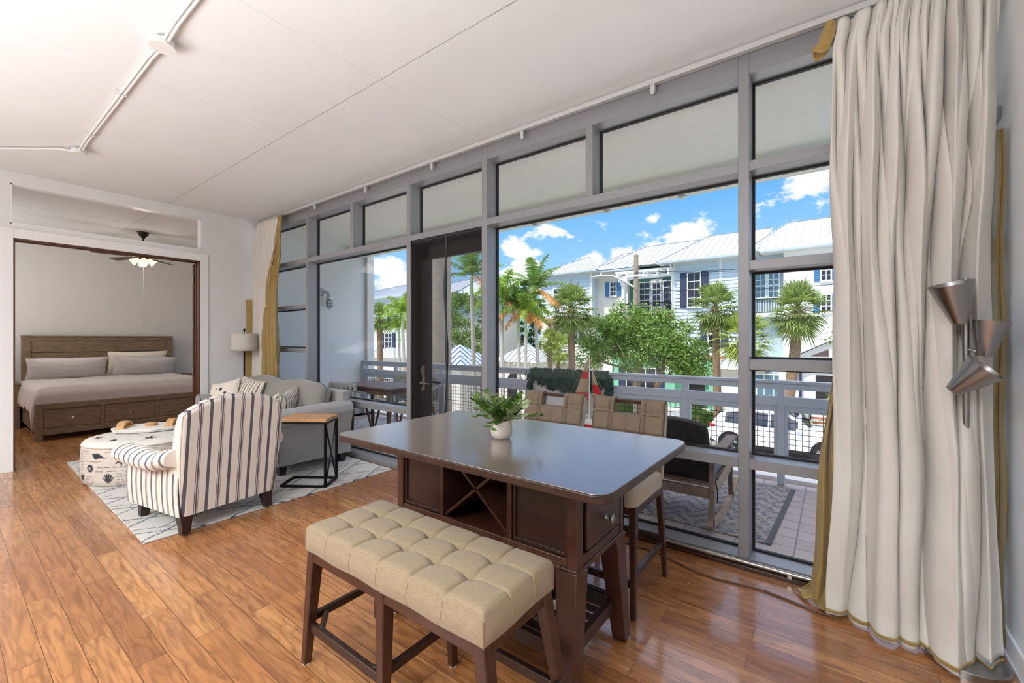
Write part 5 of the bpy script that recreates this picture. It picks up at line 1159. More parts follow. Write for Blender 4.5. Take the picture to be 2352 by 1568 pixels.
# patio table and chairs --------------------------------------------------
PT = empty('patio_table', (-5.14, 3.76, .007), 0, 'dark wood patio dining table on the balcony behind the sofa', 'table')
b = MB(); b.box(-5.74, -4.56, 3.47, 4.08, .712, .74); b.build('tabletop', 'patio_wood', PT, bevel=.006)
b = MB(); b.box(-5.66, -4.66, 3.52, 3.54, .64, .712); b.box(-5.66, -4.66, 4.01, 4.03, .64, .712); b.box(-5.68, -5.66, 3.52, 4.03, .64, .712); b.box(-4.66, -4.64, 3.52, 4.03, .64, .712); b.build('apron', 'patio_wood', PT)
for x in (-5.64, -4.66):
    for y in (3.55, 4.0): b = MB(); b.cyl((x, y, .70), (x, y, .008), .034, .022, 14); b.build('leg', 'patio_wood', PT)
PC = empty('patio_chair', (0, 0, 0), 0)
b = MB()
def pcs(u, v):  # seat flowing into back (local: faces +y)
    a = (u * 2 - 1); s = v
    if s < .5: y = lerp(.22, -.16, s * 2); z = .45 - .02 * math.sin(PI * s * 2) + .03 * a * a * (s * 2)
    else: t = (s - .5) * 2; y = -.16 - .09 * math.sin(t * 1.3) + .10 * a * a * t; z = .45 + .36 * t - .05 * a * a * t + .03 * a * a
    return (a * lerp(.21, .25, min(1, s * 1.6)), y, z)
nu_, nv_ = 29, 34; vs = [pcs(i / (nu_ - 1), j / (nv_ - 1)) for j in range(nv_) for i in range(nu_)]; fs = []
for j in range(nv_ - 1):
    for i in range(nu_ - 1):
        if 20 <= j <= 29 and i % 3 == 1 and 1 < i < nu_ - 2: continue
        fs.append((j * nu_ + i, j * nu_ + i + 1, (j + 1) * nu_ + i + 1, (j + 1) * nu_ + i))
b.add(vs, fs); b.build('shell', 'chair_plastic', PC, solid=.012, ang=80)
for sx in (-1, 1):
    b = MB(); b.grid(lambda u, v: (sx * (.25 + .02 * u), lerp(-.22, .16, v), lerp(.69, .60, v) + .012 * math.sin(u * PI)), 4, 12); b.grid(lambda u, v: (sx * (.255), .15 + .02 * u, lerp(.60, .45, v)), 4, 8); b.build('arm', 'chair_plastic', PC, solid=.014)
    for sy in (-1, 1): b = MB(); b.cyl((sx * .15, sy * .12, .44), (sx * .22, sy * .20, .0), .02, .013, 10); b.build('leg', 'chair_leg_wood', PC)
tag(PC, 'grey plastic patio chair with wooden legs on the near side of the patio table', 'chair', 'grey chairs around the patio table'); PC.location = (-5.30, 3.42, .008); PC.rotation_euler = (0, 0, .2)
dup(PC, (-4.86, 4.22, .008), PI + .1, 'grey slatted plastic patio chair, far side of the patio table nearer its right end')
dup(PC, (-5.42, 4.22, .008), PI - .15, 'grey slatted plastic patio chair, far side of the patio table nearer the grey wall')
# bulkhead lamp -----------------------------------------------------------
BL = empty('bulkhead_lamp', (-7.07, 4.05, 2.1), 0, 'caged grey metal bulkhead lamp on the grey balcony wall', 'wall lamp')
b = MB(); b.lathe([(.068, 0), (.068, .02), (.05, .03), (.02, .034)], (-7.07, 4.0, 2.19), 24, (1, 0, 0)); b.tube([(-7.045, 4.0, 2.19), (-6.99, 4.02, 2.19), (-6.955, 4.05, 2.165), (-6.95, 4.06, 2.12)], [.032, .034, .034, .034], 14); b.lathe([(.045, 0), (.05, .012), (.05, .05), (.038, .06)], (-6.95, 4.06, 2.06), 20); b.build('bracket', 'lamp_metal', BL)
b = MB(); b.sup((-6.95, 4.06, 2.0), (.034, .034, .075), .8, 1, 20, 12); b.build('lamp_glass', 'hull_white', BL)
b = MB()
for k in range(6): a = k * PI / 3; c_, s_ = math.cos(a), math.sin(a); b.tube([(-6.95 + .048 * c_, 4.06 + .048 * s_, 2.07), (-6.95 + .05 * c_, 4.06 + .05 * s_, 1.96), (-6.95 + .035 * c_, 4.06 + .035 * s_, 1.915), (-6.95, 4.06, 1.90)], .0035, 5)
for z in (2.04, 1.99, 1.945): b.tube([(-6.95 + .05 * math.cos(k * PI / 10), 4.06 + .05 * math.sin(k * PI / 10), z) for k in range(21)], .0035, 5)
b.build('wire_cage', 'black_metal', BL)
# ================================================================== STREET, HOUSES
GZ = -3.0
def sgnd(n, m, *bx): return struct(MB().box(*bx).build(n, m, smooth=False))
sgnd('ground', 'lawn', -120, 60, 5.4, 120, GZ - .3, GZ - .03)
sgnd('ground_road', 'asphalt', -120, 60, 15.2, 20.4, GZ - .2, GZ)
sgnd('ground_sidewalk', 'sidewalk', -120, 60, 20.4, 22.6, GZ - .2, GZ + .1)
sgnd('ground_near_sidewalk', 'sidewalk', -120, 60, 9.5, 15.2, GZ - .2, GZ + .04)
sgnd('ground_side_street', 'asphalt', -34, -20, 22.6, 90, GZ - .2, GZ + .02)
sgnd('ground_forecourt', 'sidewalk', -20, 40, 22.6, 29, GZ - .2, GZ + .06)
YF = 29.0
def siding(b, x0, x1, y, z0, z1, h=.23):
    n = int((z1 - z0) / h)
    for i in range(n):
        z = z0 + i * (z1 - z0) / n; zt = z0 + (i + 1) * (z1 - z0) / n; b.add([(x0, y - .06, z), (x1, y - .06, z), (x1, y - .004, zt), (x0, y - .004, zt), (x0, y, z), (x1, y, z)], [(0, 1, 2, 3), (0, 4, 5, 1)])
def win(par, x, z, w_, h_, y, cols=2, rows=2, sh=None, glass_='win_dark', sw_=.38, name='window'):
    """z is the sill height, x the centre; sashes with muntins, sill, optional shutters"""
    f = MB(); t = .07; x0, x1 = x - w_ / 2, x + w_ / 2
    f.box(x0 - t, x0, y - .07, y, z - t, z + h_ + t); f.box(x1, x1 + t, y - .07, y, z - t, z + h_ + t); f.box(x0, x1, y - .07, y, z - t, z); f.box(x0, x1, y - .07, y, z + h_, z + h_ + t); f.box(x0 - t - .04, x1 + t + .04, y - .11, y, z - t - .05, z - t)
    for i in range(1, cols): xx = lerp(x0, x1, i / cols); f.box(xx - .018, xx + .018, y - .05, y - .02, z, z + h_)
    for i in range(1, rows): zz = lerp(z, z + h_, i / rows); k = .035 if i * 2 == rows else .018; f.box(x0, x1, y - .05, y - .02, zz - k, zz + k)
    o = f.build(name, 'win_frame', par, smooth=False); g_ = MB(); g_.box(x0, x1, y - .03, y - .015, z, z + h_); g_.build('pane', glass_, o, smooth=False)
    if sh:
        for s_ in (-1, 1):
            c = MB(); xc = x + s_ * (w_ / 2 + t + sw_ / 2 + .02); c.box(xc - sw_ / 2, xc + sw_ / 2, y - .06, y - .01, z - .06, z + h_ + .06)
            for k in (0, 1): c.box(xc - sw_ / 2 + .05, xc + sw_ / 2 - .05, y - .075, y - .06, z + .04 + k * h_ / 2, z + h_ / 2 - .06 + k * h_ / 2)
            c.build('shutter', sh, par, smooth=False)
def hip(b, x0, x1, y0, y1, ze, zr, xi0, xi1, seam='s', bs=None):
    """hipped roof: eave rectangle, ridge from xi0 to xi1 at mid depth"""
    ym = (y0 + y1) / 2; b.add([(x0, y0, ze), (x1, y0, ze), (x1, y1, ze), (x0, y1, ze), (xi0, ym, zr), (xi1, ym, zr)], [(0, 1, 5, 4), (1, 2, 5), (2, 3, 4, 5), (3, 0, 4), (3, 2, 1, 0)])
    if bs is not None:
        n = int((x1 - x0) / .42)
        for i in range(1, n):
            x = x0 + i * (x1 - x0) / n; k = 1.0
            if x < xi0: k = (x - x0) / max(.01, xi0 - x0)
            elif x > xi1: k = (x1 - x) / max(.01, x1 - xi1)
            bs.bar((x, y0, ze + .012), (x, lerp(y0, ym, k), lerp(ze, zr, k) + .012), .035, .04)
        for p, q in (((x0, y0, ze), (xi0, ym, zr)), ((x1, y0, ze), (xi1, ym, zr)), ((xi0, ym, zr), (xi1, ym, zr))): bs.bar(Vector(p) + Vector((0, 0, .02)), Vector(q) + Vector((0, 0, .02)), .09, .05)
def gutter(par, x0, x1, y, z, ends=True):
    b = MB(); b.box(x0, x1, y - .02, y + .08, z - .11, z + .01); b.build('gutter', 'gutter', par, smooth=False); b = MB(); b.box(x0, x1, y + .04, y + 1.0, z - .12, z - .06); b.build('soffit', 'fascia', par, smooth=False)
def balustrade(par, x0, x1, y, z, h=.95, m='win_frame', name='balcony_railing', n=None):
    b = MB(); n = n or int((x1 - x0) / .13); b.box(x0, x1, y - .03, y + .03, z + h - .06, z + h); b.box(x0, x1, y - .03, y + .03, z + .06, z + .11)
    for i in range(n + 1): x = lerp(x0, x1, i / n); b.box(x - .016, x + .016, y - .016, y + .016, z + .1, z + h - .05)
    b.build(name, m, par, smooth=False)
EZ = 6.42
# --- townhouse A : cream, left of the leafy tree
H = empty('townhouse', (-16, YF, GZ), 0, 'cream townhouse with small upper balcony behind the dark-trunked palm', 'house', 'townhouses across the street')
b = MB(); b.box(-18.7, -14.3, YF, YF + 8, GZ, 3.2); b.box(-14.3, -11.9, YF + .9, YF + 8, GZ, EZ); b.build('wall', 'cream_wall', H, smooth=False)
b = MB(); b.box(-18.7, -14.3, YF + .02, YF + 8, 3.2, EZ); b.build('upper_wall', 'siding_white', H, smooth=False)
b = MB(); siding(b, -18.7, -14.42, YF, 3.25, EZ - .05); b.build('siding', 'siding_white', H, smooth=False)
b = MB(); b.box(-14.44, -14.28, YF - .05, YF + .1, 3.2, EZ); b.box(-18.8, -18.62, YF - .05, YF + .1, 3.2, EZ); b.build('corner_board', 'win_frame', H, smooth=False)
b = MB(); b.box(-18.1, -14.0, YF - 1.1, YF + .05, 2.75, 2.95); 
for i in range(7): x = -17.9 + i * .62; b.prism([(YF - .9, 2.75), (YF, 2.75), (YF, 2.3), (YF - .25, 2.45)], x - .07, x + .07, 'yz')
b.build('balcony_slab', 'brick_red', H, smooth=False); balustrade(H, -18.05, -14.05, YF - 1.05, 2.92, .98)
win(H, -16.2, 1.0, 1.5, 1.5, YF, 4, 4, 'shutter_navy', sw_=.45); win(H, -16.9, 3.6, 1.2, 1.7, YF - .07, 2, 4); win(H, -12.99, 4.62, .42, .95, YF + .87, 2, 3, 'shutter_blue', 'win_dark', .32)
win(H, -16.6, -2.1, 1.0, 1.2, YF, 2, 2); win(H, -12.9, 1.2, .9, 1.4, YF + .87, 2, 4, 'shutter_blue')
b, bs = MB(), MB(); hip(b, -19.4, -13.6, YF - .7, YF + 8.5, EZ, 8.3, -16.5, -16.4, bs=bs); hip(b, -14.5, -11.2, YF - .1, YF + 8.5, EZ, 8.25, -13.6, -11.9, bs=bs); r_ = b.build('roof', 'roof_metal', H, smooth=False); bs.build('standing_seam', 'roof_seam', r_, smooth=False); gutter(H, -19.4, -13.6, YF - .72, EZ); gutter(H, -14.5, -11.1, YF - .05, EZ - .05)
b, bs = MB(), MB(); hip(b, -18.7, -14.5, YF - 2.2, YF + .6, -.28, .55, -17.3, -15.8, bs=bs); r_ = b.build('porch_roof', 'roof_metal', H, smooth=False); bs.build('standing_seam', 'roof_seam', r_, smooth=False)
b = MB(); b.box(-18.2, -15.0, YF - 1.8, YF, GZ, -.3)
for i in range(7): x = -18.4 + i * .62; b.box(x, x + .12, YF - 2.15, YF - 1.7, -.46, -.3)
b.build('porch', 'cream_wall', H, smooth=False); win(H, -17.2, -1.6, 1.1, .8, YF - 1.8, 2, 1); win(H, -15.6, -1.6, .5, .8, YF - 1.8, 1, 1); 
# --- townhouse B : green front
H = empty('townhouse', (-9.5, YF, GZ), 0, 'green townhouse with recessed upper balcony and white pergola behind the leafy tree', 'house', 'townhouses across the street')
b = MB(); b.box(-11.9, -8.45, YF + 1.2, YF + 8, 2.9, EZ); b.build('upper_wall', 'teal_wall', H, smooth=False)
b = MB(); b.box(-12.6, -5.2, YF, YF + 8, GZ, .25); b.box(-11.9, -8.45, YF + .02, YF + 8, .2, 2.9); b.build('wall', 'mint_wall', H, smooth=False)
b = MB(); b.box(-13.3, -12.65, YF - .15, YF + 1, GZ, .4); b.build('side_wall', 'cream_wall', H, smooth=False)
b = MB(); b.box(-11.95, -8.4, YF - .3, YF + 1.2, 2.75, 2.95); b.box(-12.0, -5.3, YF - .5, YF + .05, .18, .34); b.build('balcony_slab', 'brick_red', H, smooth=False)
balustrade(H, -11.85, -8.5, YF - .25, 2.92, .95, 'black_metal'); balustrade(H, -12.0, -8.5, YF - .42, .32, .9)
for x_ in (-10.75, -9.05): win(H, x_, 3.35, .72, 2.05, YF + 1.18, 2, 5)
b = MB(); b.box(-10.3, -9.5, YF + 1.1, YF + 1.2, 3.0, 5.6); d_ = b.build('door', 'win_frame', H, smooth=False); win(d_, -9.9, 3.7, .5, 1.6, YF + 1.1, 2, 4, name='door_light')
b = MB(); b.lathe([(.20, 0), (.16, .1), (.15, 2.2), (.22, 2.35), (.26, 2.5)], (-11.85, YF, 2.9), 16); b.box(-12.15, -11.5, YF - .3, YF + .3, 5.4, 5.62); b.build('column', 'win_frame', H)
b = MB(); b.box(-12.2, -8.4, YF - .12, YF + .12, 5.55, 5.78)
for i in range(6): x = -12.1 + i * .7; b.box(x - .06, x + .06, YF - .6, YF + 1.3, 5.78, 6.0); b.prism([(YF - .6, 5.78), (YF - .6, 5.62), (YF - .45, 5.62), (YF - .35, 5.78)], x - .06, x + .06, 'yz')
for i in range(3): y = YF - .4 + i * .5; b.box(-12.3, -8.4, y - .04, y + .04, 6.0, 6.1)
b.build('pergola', 'win_frame', H, smooth=False)
b, bs = MB(), MB(); hip(b, -14.2, -4.0, YF + .4, YF + 9, EZ + .15, 8.7, -12.0, -4.0, bs=bs); r_ = b.build('roof', 'roof_metal', H, smooth=False); bs.build('standing_seam', 'roof_seam', r_, smooth=False)
win(H, -10.6, -1.95, 2.0, 1.35, YF, 3, 2, 'shutter_navy', sw_=.5)
# arched green porch with door
b = MB(); P = [(-8.35, GZ), (-8.35, -.35)]
P += [(-7.05 + 1.3 * math.cos(math.radians(180 - k * 15)), -.35 + .55 * math.sin(math.radians(180 - k * 15))) for k in range(1, 12)] + [(-5.75, -.35), (-5.75, GZ), (-6.05, GZ), (-6.05, -.55)]
P += [(-7.05 + 1.0 * math.cos(math.radians(k * 15)), -.55 + .35 * math.sin(math.radians(k * 15))) for k in range(1, 12)] + [(-8.05, -.55), (-8.05, GZ)]
b.prism(P, YF - 1.0, YF - .7, 'xz'); b.build('porch_arch', 'mint_wall', H, smooth=False)
b = MB(); 
for x in (-8.55, -5.55): b.box(x - .22, x + .22, YF - 1.2, YF - .5, -.1, .18); b.prism([(x - .2, -.1), (x + .2, -.1), (x + .12, -.7), (x - .12, -.7)], YF - 1.1, YF - .6, 'xz')
b.build('porch_bracket', 'fascia', H, smooth=False)
b = MB(); b.box(-7.6, -6.5, YF - .06, YF, GZ + .05, -.55); b.build('door', 'door_dark', H, smooth=False); b = MB(); b.box(-7.72, -6.38, YF - .1, YF - .03, -.56, -.42); b.build('door_lintel', 'mint_wall', H, smooth=False)
def signplate(par, x, z, y, txt):
    b = MB(); b.box(x - .14, x + .14, y - .02, y, z - .09, z + .09); b.c = 1; b.box(x - .15, x - .142, y - .024, y, z - .1, z + .1); b.box(x + .142, x + .15, y - .024, y, z - .1, z + .1); b.box(x - .15, x + .15, y - .024, y, z + .092, z + .1); b.box(x - .15, x + .15, y - .024, y, z - .1, z - .092)
    cu_ = bpy.data.curves.new('t', 'FONT'); cu_.body = txt; cu_.size = .13; cu_.align_x = 'CENTER'; ob = bpy.data.objects.new('t', cu_); me = bpy.data.meshes.new_from_object(ob)
    b.add([(x + v.co.x, y - .026, z - .045 + v.co.y) for v in me.vertices], [tuple(p.vertices) for p in me.polygons]); bpy.data.objects.remove(ob)
    b.build('house_number', ['sign_tan', 'sign_black'], par, smooth=False)
# --- townhouse C : pale siding bay
H = empty('townhouse', (-5.6, YF, GZ), 0, 'townhouse with pale blue-white siding and navy shutters right of the green one', 'house', 'townhouses across the street')
b = MB(); b.box(-8.45, -4.3, YF + .02, YF + 8, .25, EZ); b.build('wall', 'siding_white', H, smooth=False)
b = MB(); b.box(-4.3, -2.2, YF + .8, YF + 8, GZ, EZ); b.box(-5.2, -2.2, YF + .4, YF + 8, GZ, .3); b.build('recessed_wall', 'blue_wall', H, smooth=False)
b = MB(); siding(b, -8.36, -5.66, YF, .4, EZ - .02); siding(b, -5.5, -4.34, YF, .4, EZ - .02); b.build('siding', 'siding_white', H, smooth=False)
b = MB(); b.box(-8.48, -8.33, YF - .06, YF + .1, .3, EZ); b.box(-5.66, -5.50, YF - .06, YF + .02, .3, EZ); b.box(-4.4, -4.25, YF - .06, YF + .1, .3, EZ); b.build('corner_board', 'win_frame', H, smooth=False)
win(H, -7.12, 3.5, .72, 2.12, YF - .07, 2, 4, 'shutter_navy', sw_=.4); win(H, -5.95, .9, .6, 1.7, YF - .07, 2, 4, 'shutter_navy', sw_=.4)
win(H, -3.55, 3.9, .55, 1.4, YF + .78, 2, 4, None, 'win_blue'); win(H, -2.85, 3.9, .5, 1.4, YF + .78, 2, 4, None, 'win_blue')
balustrade(H, -4.3, -2.2, YF + .2, 2.9, .9, 'black_metal'); b = MB(); b.box(-4.35, -2.2, YF, YF + .9, 2.72, 2.92); b.build('balcony_slab', 'win_frame', H, smooth=False)
b = MB(); b.tube([(-8.55, YF - .3, EZ - .1), (-8.5, YF - .12, EZ - .5), (-8.5, YF - .1, .4)], .06, 8); b.build('downspout', 'win_frame', H)
b, bs = MB(), MB(); hip(b, -9.3, -3.6, YF - .75, YF + 9, EZ, 8.75, -7.2, -3.2, bs=bs); r_ = b.build('roof', 'roof_metal', H, smooth=False); bs.build('standing_seam', 'roof_seam', r_, smooth=False); gutter(H, -9.3, -3.6, YF - .78, EZ)
b, bs = MB(), MB(); hip(b, -5.9, -3.0, YF - 1.6, YF + .8, -.35, .35, -5.0, -3.8, bs=bs); r_ = b.build('porch_roof', 'roof_metal', H, smooth=False); bs.build('standing_seam', 'roof_seam', r_, smooth=False)
b = MB(); b.box(-5.5, -3.2, YF - 1.1, YF, GZ, -.4); b.build('porch', 'cream_wall', H, smooth=False); win(H, -4.0, -2.2, .9, 1.3, YF - 1.1, 3, 2, None, 'win_blue')
# --- townhouse D : white stucco with blue shutters
H = empty('townhouse', (2, YF, GZ), 0, 'white stucco townhouse with small blue-shuttered windows at the far right, by the curtain', 'house', 'townhouses across the street')
b = MB(); b.box(-2.3, 9, YF, YF + 8, GZ, EZ); b.build('wall', 'white_wall', H, smooth=False)
win(H, -.33, 4.62, .38, .8, YF, 2, 3, 'shutter_blue', sw_=.26); win(H, -.33, 2.9, .38, .9, YF, 2, 3, 'shutter_blue', sw_=.3); win(H, 1.9, 4.6, .5, .9, YF, 2, 3, 'shutter_blue')
b = MB(); b.tube([(-1.3, YF - .07, 3.3), (-1.3, YF - .07, .7)], .055, 8); b.build('downspout', 'win_frame', H)
b, bs = MB(), MB(); hip(b, -4.4, 12, YF - .6, YF + 9, EZ + .05, 8.95, -2.4, 10, bs=bs); r_ = b.build('roof', 'roof_metal', H, smooth=False); bs.build('standing_seam', 'roof_seam', r_, smooth=False); gutter(H, -3.4, 12, YF - .62, EZ + .05)
b = MB(); b.prism([(-1.75, .42), (1.5, .42), (-.1, 1.3)], YF - 3.1, YF - 2.9, 'xz'); b.box(-1.7, 1.4, YF - 3, YF, .25, .42); b.box(-2.3, 1.5, YF - 2.6, YF, GZ, .28); b.build('porch', 'white_wall', H, smooth=False)
b = MB(); b.add([(-2.0, YF - 3.3, .42), (-.1, YF - 3.3, 1.42), (-.1, YF, 1.42), (-2.0, YF, .42), (1.8, YF - 3.3, .42), (1.8, YF, .42), (-2.0, YF - 3.3, .34), (-.1, YF - 3.3, 1.34), (1.8, YF - 3.3, .34)], [(0, 1, 2, 3), (1, 4, 5, 2), (0, 6, 7, 1), (1, 7, 8, 4)]); b.build('porch_roof', 'roof_metal', H, smooth=False, solid=.06)
b = MB(); b.prism([(-.95, .55), (-.2, .55), (-.2, .9)], YF - 3.13, YF - 3.1, 'xz'); b.prism([(.0, .55), (.75, .55), (.0, .9)], YF - 3.13, YF - 3.1, 'xz'); b.build('gable_vent', 'patio_wood', H, smooth=False)
b = MB(); b.box(-.72, .55, YF - 2.68, YF - 2.6, -2.4, -.4)
for k in range(6): b.box(-.72 + k * .21, -.71 + k * .21, YF - 2.7, YF - 2.68, -2.4, -.4)
b.build('garage_door', 'door_dark', H, smooth=False)
win(H, -2.9, -2.0, 1.4, 1.4, YF - 1.12, 3, 2, None, 'win_blue'); signplate(H, -1.66, -.75, YF - 2.62, '3351')
b = MB(); b.box(-1.42, -1.3, YF - 2.75, YF - 2.6, GZ, .1); b.build('downspout', 'shutter_navy', H, smooth=False)
# --- far left house across the side street
H = empty('townhouse', (-33, 28, GZ), 0, 'distant cream house with metal roof, seen in the pane beside the grey balcony wall', 'house', 'townhouses across the street')
b = MB(); b.box(-40, -24.5, 24, 34, GZ, 3.0); b.build('wall', 'cream_wall', H, smooth=False)
b = MB(); b.box(-40, -24.5, 24.05, 34, 3.0, 5.05); b.build('upper_wall', 'blue_wall', H, smooth=False)
b = MB(); siding(b, -31.8, -28.2, 24.0, 3.1, 5.0); b.build('siding', 'siding_white', H, smooth=False)
b, bs = MB(), MB(); hip(b, -41, -27.4, 23.2, 35, 5.1, 7.0, -36, -30.5, bs=bs); hip(b, -29.5, -23.5, 24.2, 35, 5.0, 6.9, -28, -26, bs=bs); r_ = b.build('roof', 'roof_metal', H, smooth=False); bs.build('standing_seam', 'roof_seam', r_, smooth=False); gutter(H, -41, -27.4, 23.18, 5.1)
win(H, -31.3, 2.6, .55, 1.9, 23.93, 2, 4); win(H, -30.4, 2.4, .6, 2.1, 23.93, 1, 3); win(H, -29.6, 2.6, .5, 1.9, 23.93, 2, 4); win(H, -35.6, 2.8, .9, 1.5, 24, 2, 3)
win(H, -31.5, .45, .95, 1.45, 24, 2, 4, 'shutter_navy'); win(H, -27.5, .45, .95, 1.45, 24, 2, 4, 'shutter_navy'); balustrade(H, -32.2, -28.6, 23.3, 2.35, .8, 'black_metal')
b, bs = MB(), MB(); hip(b, -32.4, -27.8, 21.8, 24.4, -.1, .7, -30.6, -29.6, bs=bs); hip(b, -37.5, -32.8, 21.5, 24.4, .1, 1.3, -36, -34, bs=bs); r_ = b.build('porch_roof', 'roof_metal', H, smooth=False); bs.build('standing_seam', 'roof_seam', r_, smooth=False)
b = MB(); b.box(-32, -28.2, 22.3, 24, GZ, -.1); b.box(-37, -33, 22.2, 24, GZ, .1); b.build('porch', 'cream_wall', H, smooth=False); b = MB(); b.box(-34.6, -33.6, 22.1, 22.2, GZ, -.9); b.build('door', 'door_dark', H, smooth=False); balustrade(H, -34, -24, 21.2, -2.6, .9, 'black_metal', 'fence')
# --- pavilion with hipped metal roof
for cx_, cy_, s_, lab in ((-17.0, 24.5, 1.0, 'small pavilion with pale metal hip roof behind the palm cluster'), (-18.6, 19.5, .9, 'small pavilion with metal hip roof seen through the glass door')):
    H = empty('pavilion', (cx_, cy_, GZ), 0, lab, 'pavilion', 'pavilions across the street')
    b = MB(); zz = -.08; b.add([(cx_ - 1.8, cy_ - 1.8, zz), (cx_ + 1.8, cy_ - 1.8, zz), (cx_ + 1.8, cy_ + 1.8, zz), (cx_ - 1.8, cy_ + 1.8, zz), (cx_, cy_, zz + 1.15)], [(0, 1, 4), (1, 2, 4), (2, 3, 4), (3, 0, 4), (3, 2, 1, 0)]); r_ = b.build('roof', 'roof_metal', H, smooth=False)
    b = MB()
    for k in range(1, 9): x = lerp(-1.8, 1.8, k / 9); h_ = 1 - abs(x) / 1.8; b.bar((cx_ + x, cy_ - 1.8, zz + .02), (cx_ + x, cy_ - 1.8 + 1.8 * h_, zz + 1.15 * h_ + .02), .04, .05); b.bar((cx_ + 1.8, cy_ + x, zz + .02), (cx_ + 1.8 - 1.8 * h_, cy_ + x, zz + 1.15 * h_ + .02), .04, .05)
    b.build('standing_seam', 'shutter_blue' if s_ < 1 else 'roof_seam', r_, smooth=False)
    b = MB(); b.box(cx_ - 1.45, cx_ + 1.45, cy_ - 1.4, cy_ + 1.4, GZ, zz - .02)
    for k in range(8): x = cx_ - 1.7 + k * .46; b.box(x, x + .09, cy_ - 1.75, cy_ - 1.4, zz - .16, zz - .02)
    b.build('wall', 'cream_wall', H, smooth=False); b = MB(); b.prism([(cx_ - .6, GZ), (cx_ + .6, GZ), (cx_ + .6, -1.3)] + [(cx_ + .6 * math.cos(math.radians(k * 18)), -1.3 + .5 * math.sin(math.radians(k * 18))) for k in range(1, 10)] + [(cx_ - .6, -1.3)], cy_ - 1.43, cy_ - 1.39, 'xz'); b.build('arch_opening', 'win_dark', H, smooth=False)
# brick steps up to the white house
b = MB()
for k in range(7): b.box(-1.0, 1.2, 22.9 + k * .42, 26.4, GZ + .06 + k * .16, GZ + .2 + k * .16)
b.build('x', 'sidewalk', None) if False else None
ST = empty('front_steps', (.1, 24.5, GZ), 0, 'pale front steps with red brick risers leading to the white house', 'steps')
b = MB(); c = MB()
for k in range(8): y = 22.9 + k * .40; z = GZ + .06 + k * .155; b.box(-.85, 1.3, y, 26.4, z + .10, z + .155); c.box(-.83, 1.28, y + .03, 26.4, z, z + .10)
b.build('tread', 'sidewalk', ST, smooth=False); c.build('riser', 'brick_red', ST, smooth=False)
b = MB(); b.box(-1.2, -.9, 22.8, 26.4, GZ, -1.9); b.build('cheek_wall', 'white_wall', ST, smooth=False)
# street light on wooden pole with wires
PL = empty('utility_pole', (-8.42, 22.3, GZ), 0, 'weathered wooden utility pole carrying the street light between the two leafy trees', 'pole')
PX, PY = -8.42, 22.3
b = MB(); b.cyl((PX, PY, GZ), (PX, PY, 5.88), .15, .12, 12); b.build('pole', 'pole_wood', PL)
b = MB(); b.bar((PX - .55, PY - .14, 4.75), (PX + .55, PY - .14, 4.75), .08, .1)
for x in (-.5, -.15, .45): b.lathe([(.03, 0), (.05, .03), (.03, .06), (.05, .09), (.02, .12)], (PX + x, PY - .14, 4.8), 10)
b.build('crossarm', 'hull_white', PL)
b = MB(); b.tube([(PX - .05, PY - .1, 4.15), (PX - .6, PY - .15, 4.5), (PX - 1.2, PY - .2, 4.82), (PX - 1.8, PY - .25, 4.92)], .055, 8); a_ = b.build('lamp_arm', 'lamp_metal', PL)
b = MB(); b.sup((PX - 2.05, PY - .25, 4.86), (.44, .17, .085), .7, .8, 24, 12); b.lathe([(.06, 0), (.06, .11), (.04, .14)], (PX - 1.9, PY - .25, 4.93), 12); b.build('lamp_head', 'lamp_metal', a_)
b = MB()
for i, z in enumerate((4.95, 4.88, 4.0)): b.tube([(PX + t * 14, PY - .14 + t * .3, z - .5 * math.sin(PI * min(1, t)) * .7) for t in [k / 12 for k in range(13)]], .012, 4)
tag(rebase(b.build('overhead_wires', 'black_metal')), 'thin overhead wires running right from the utility pole', 'wires')

# ================================================================== CAR
CR = empty('car', (-1.9, 19.5, GZ), 0, 'white suv parked along the street beyond the balcony railing', 'car')
cy = 19.5; hwid = .97; cx0_ = -4.05
# side profile stations: x, z_low, z_belt, z_top, half width at belt, half width at roof
ST_ = [(0, .55, .80, .86, .72, .62), (.12, .42, 1.02, 1.10, .90, .78), (.35, .34, 1.10, 1.42, .94, .74), (.75, .32, 1.12, 1.66, .96, .72), (1.3, .30, 1.10, 1.73, .97, .72), (2.0, .29, 1.08, 1.74, .97, .73), (2.6, .29, 1.06, 1.68, .97, .72), (3.05, .29, 1.05, 1.48, .97, .74), (3.45, .29, 1.03, 1.14, .97, .80), (3.9, .30, 1.00, 1.06, .965, .82), (4.3, .30, .94, 1.0, .94, .80), (4.62, .34, .82, .90, .88, .74), (4.8, .42, .66, .72, .76, .62)]
def cst(t):
    k = t * (len(ST_) - 1); i = min(int(k), len(ST_) - 2); f = k - i; return [lerp(a, c, f) for a, c in zip(ST_[i], ST_[i + 1])]
def carf(u, v):
    x, zl, zb_, zt2, wb_, wr = cst(v); P = [(-wb_ * .96, zl), (-wb_, zl + (zb_ - zl) * .45), (-wb_ * .985, zb_), (-(wb_ * .5 + wr * .5), (zb_ + zt2) / 2), (-wr, zt2 - .03), (-wr * .8, zt2), (0, zt2 + .015), (wr * .8, zt2), (wr, zt2 - .03), (wb_ * .5 + wr * .5, (zb_ + zt2) / 2), (wb_ * .985, zb_), (wb_, zl + (zb_ - zl) * .45), (wb_ * .96, zl)]
    k = u * (len(P) - 1); i = min(int(k), len(P) - 2); f = k - i; return (cx0_ + x, cy + lerp(P[i][0], P[i + 1][0], f), GZ + lerp(P[i][1], P[i + 1][1], f))
b = MB(); b.grid(carf, 49, 61); b.add([carf(k / 48, 0) for k in range(49)], [tuple(range(49))]); b.add([carf(k / 48, 1) for k in range(49)], [tuple(range(49))]); b.build('body', 'car_white', CR, ang=32)
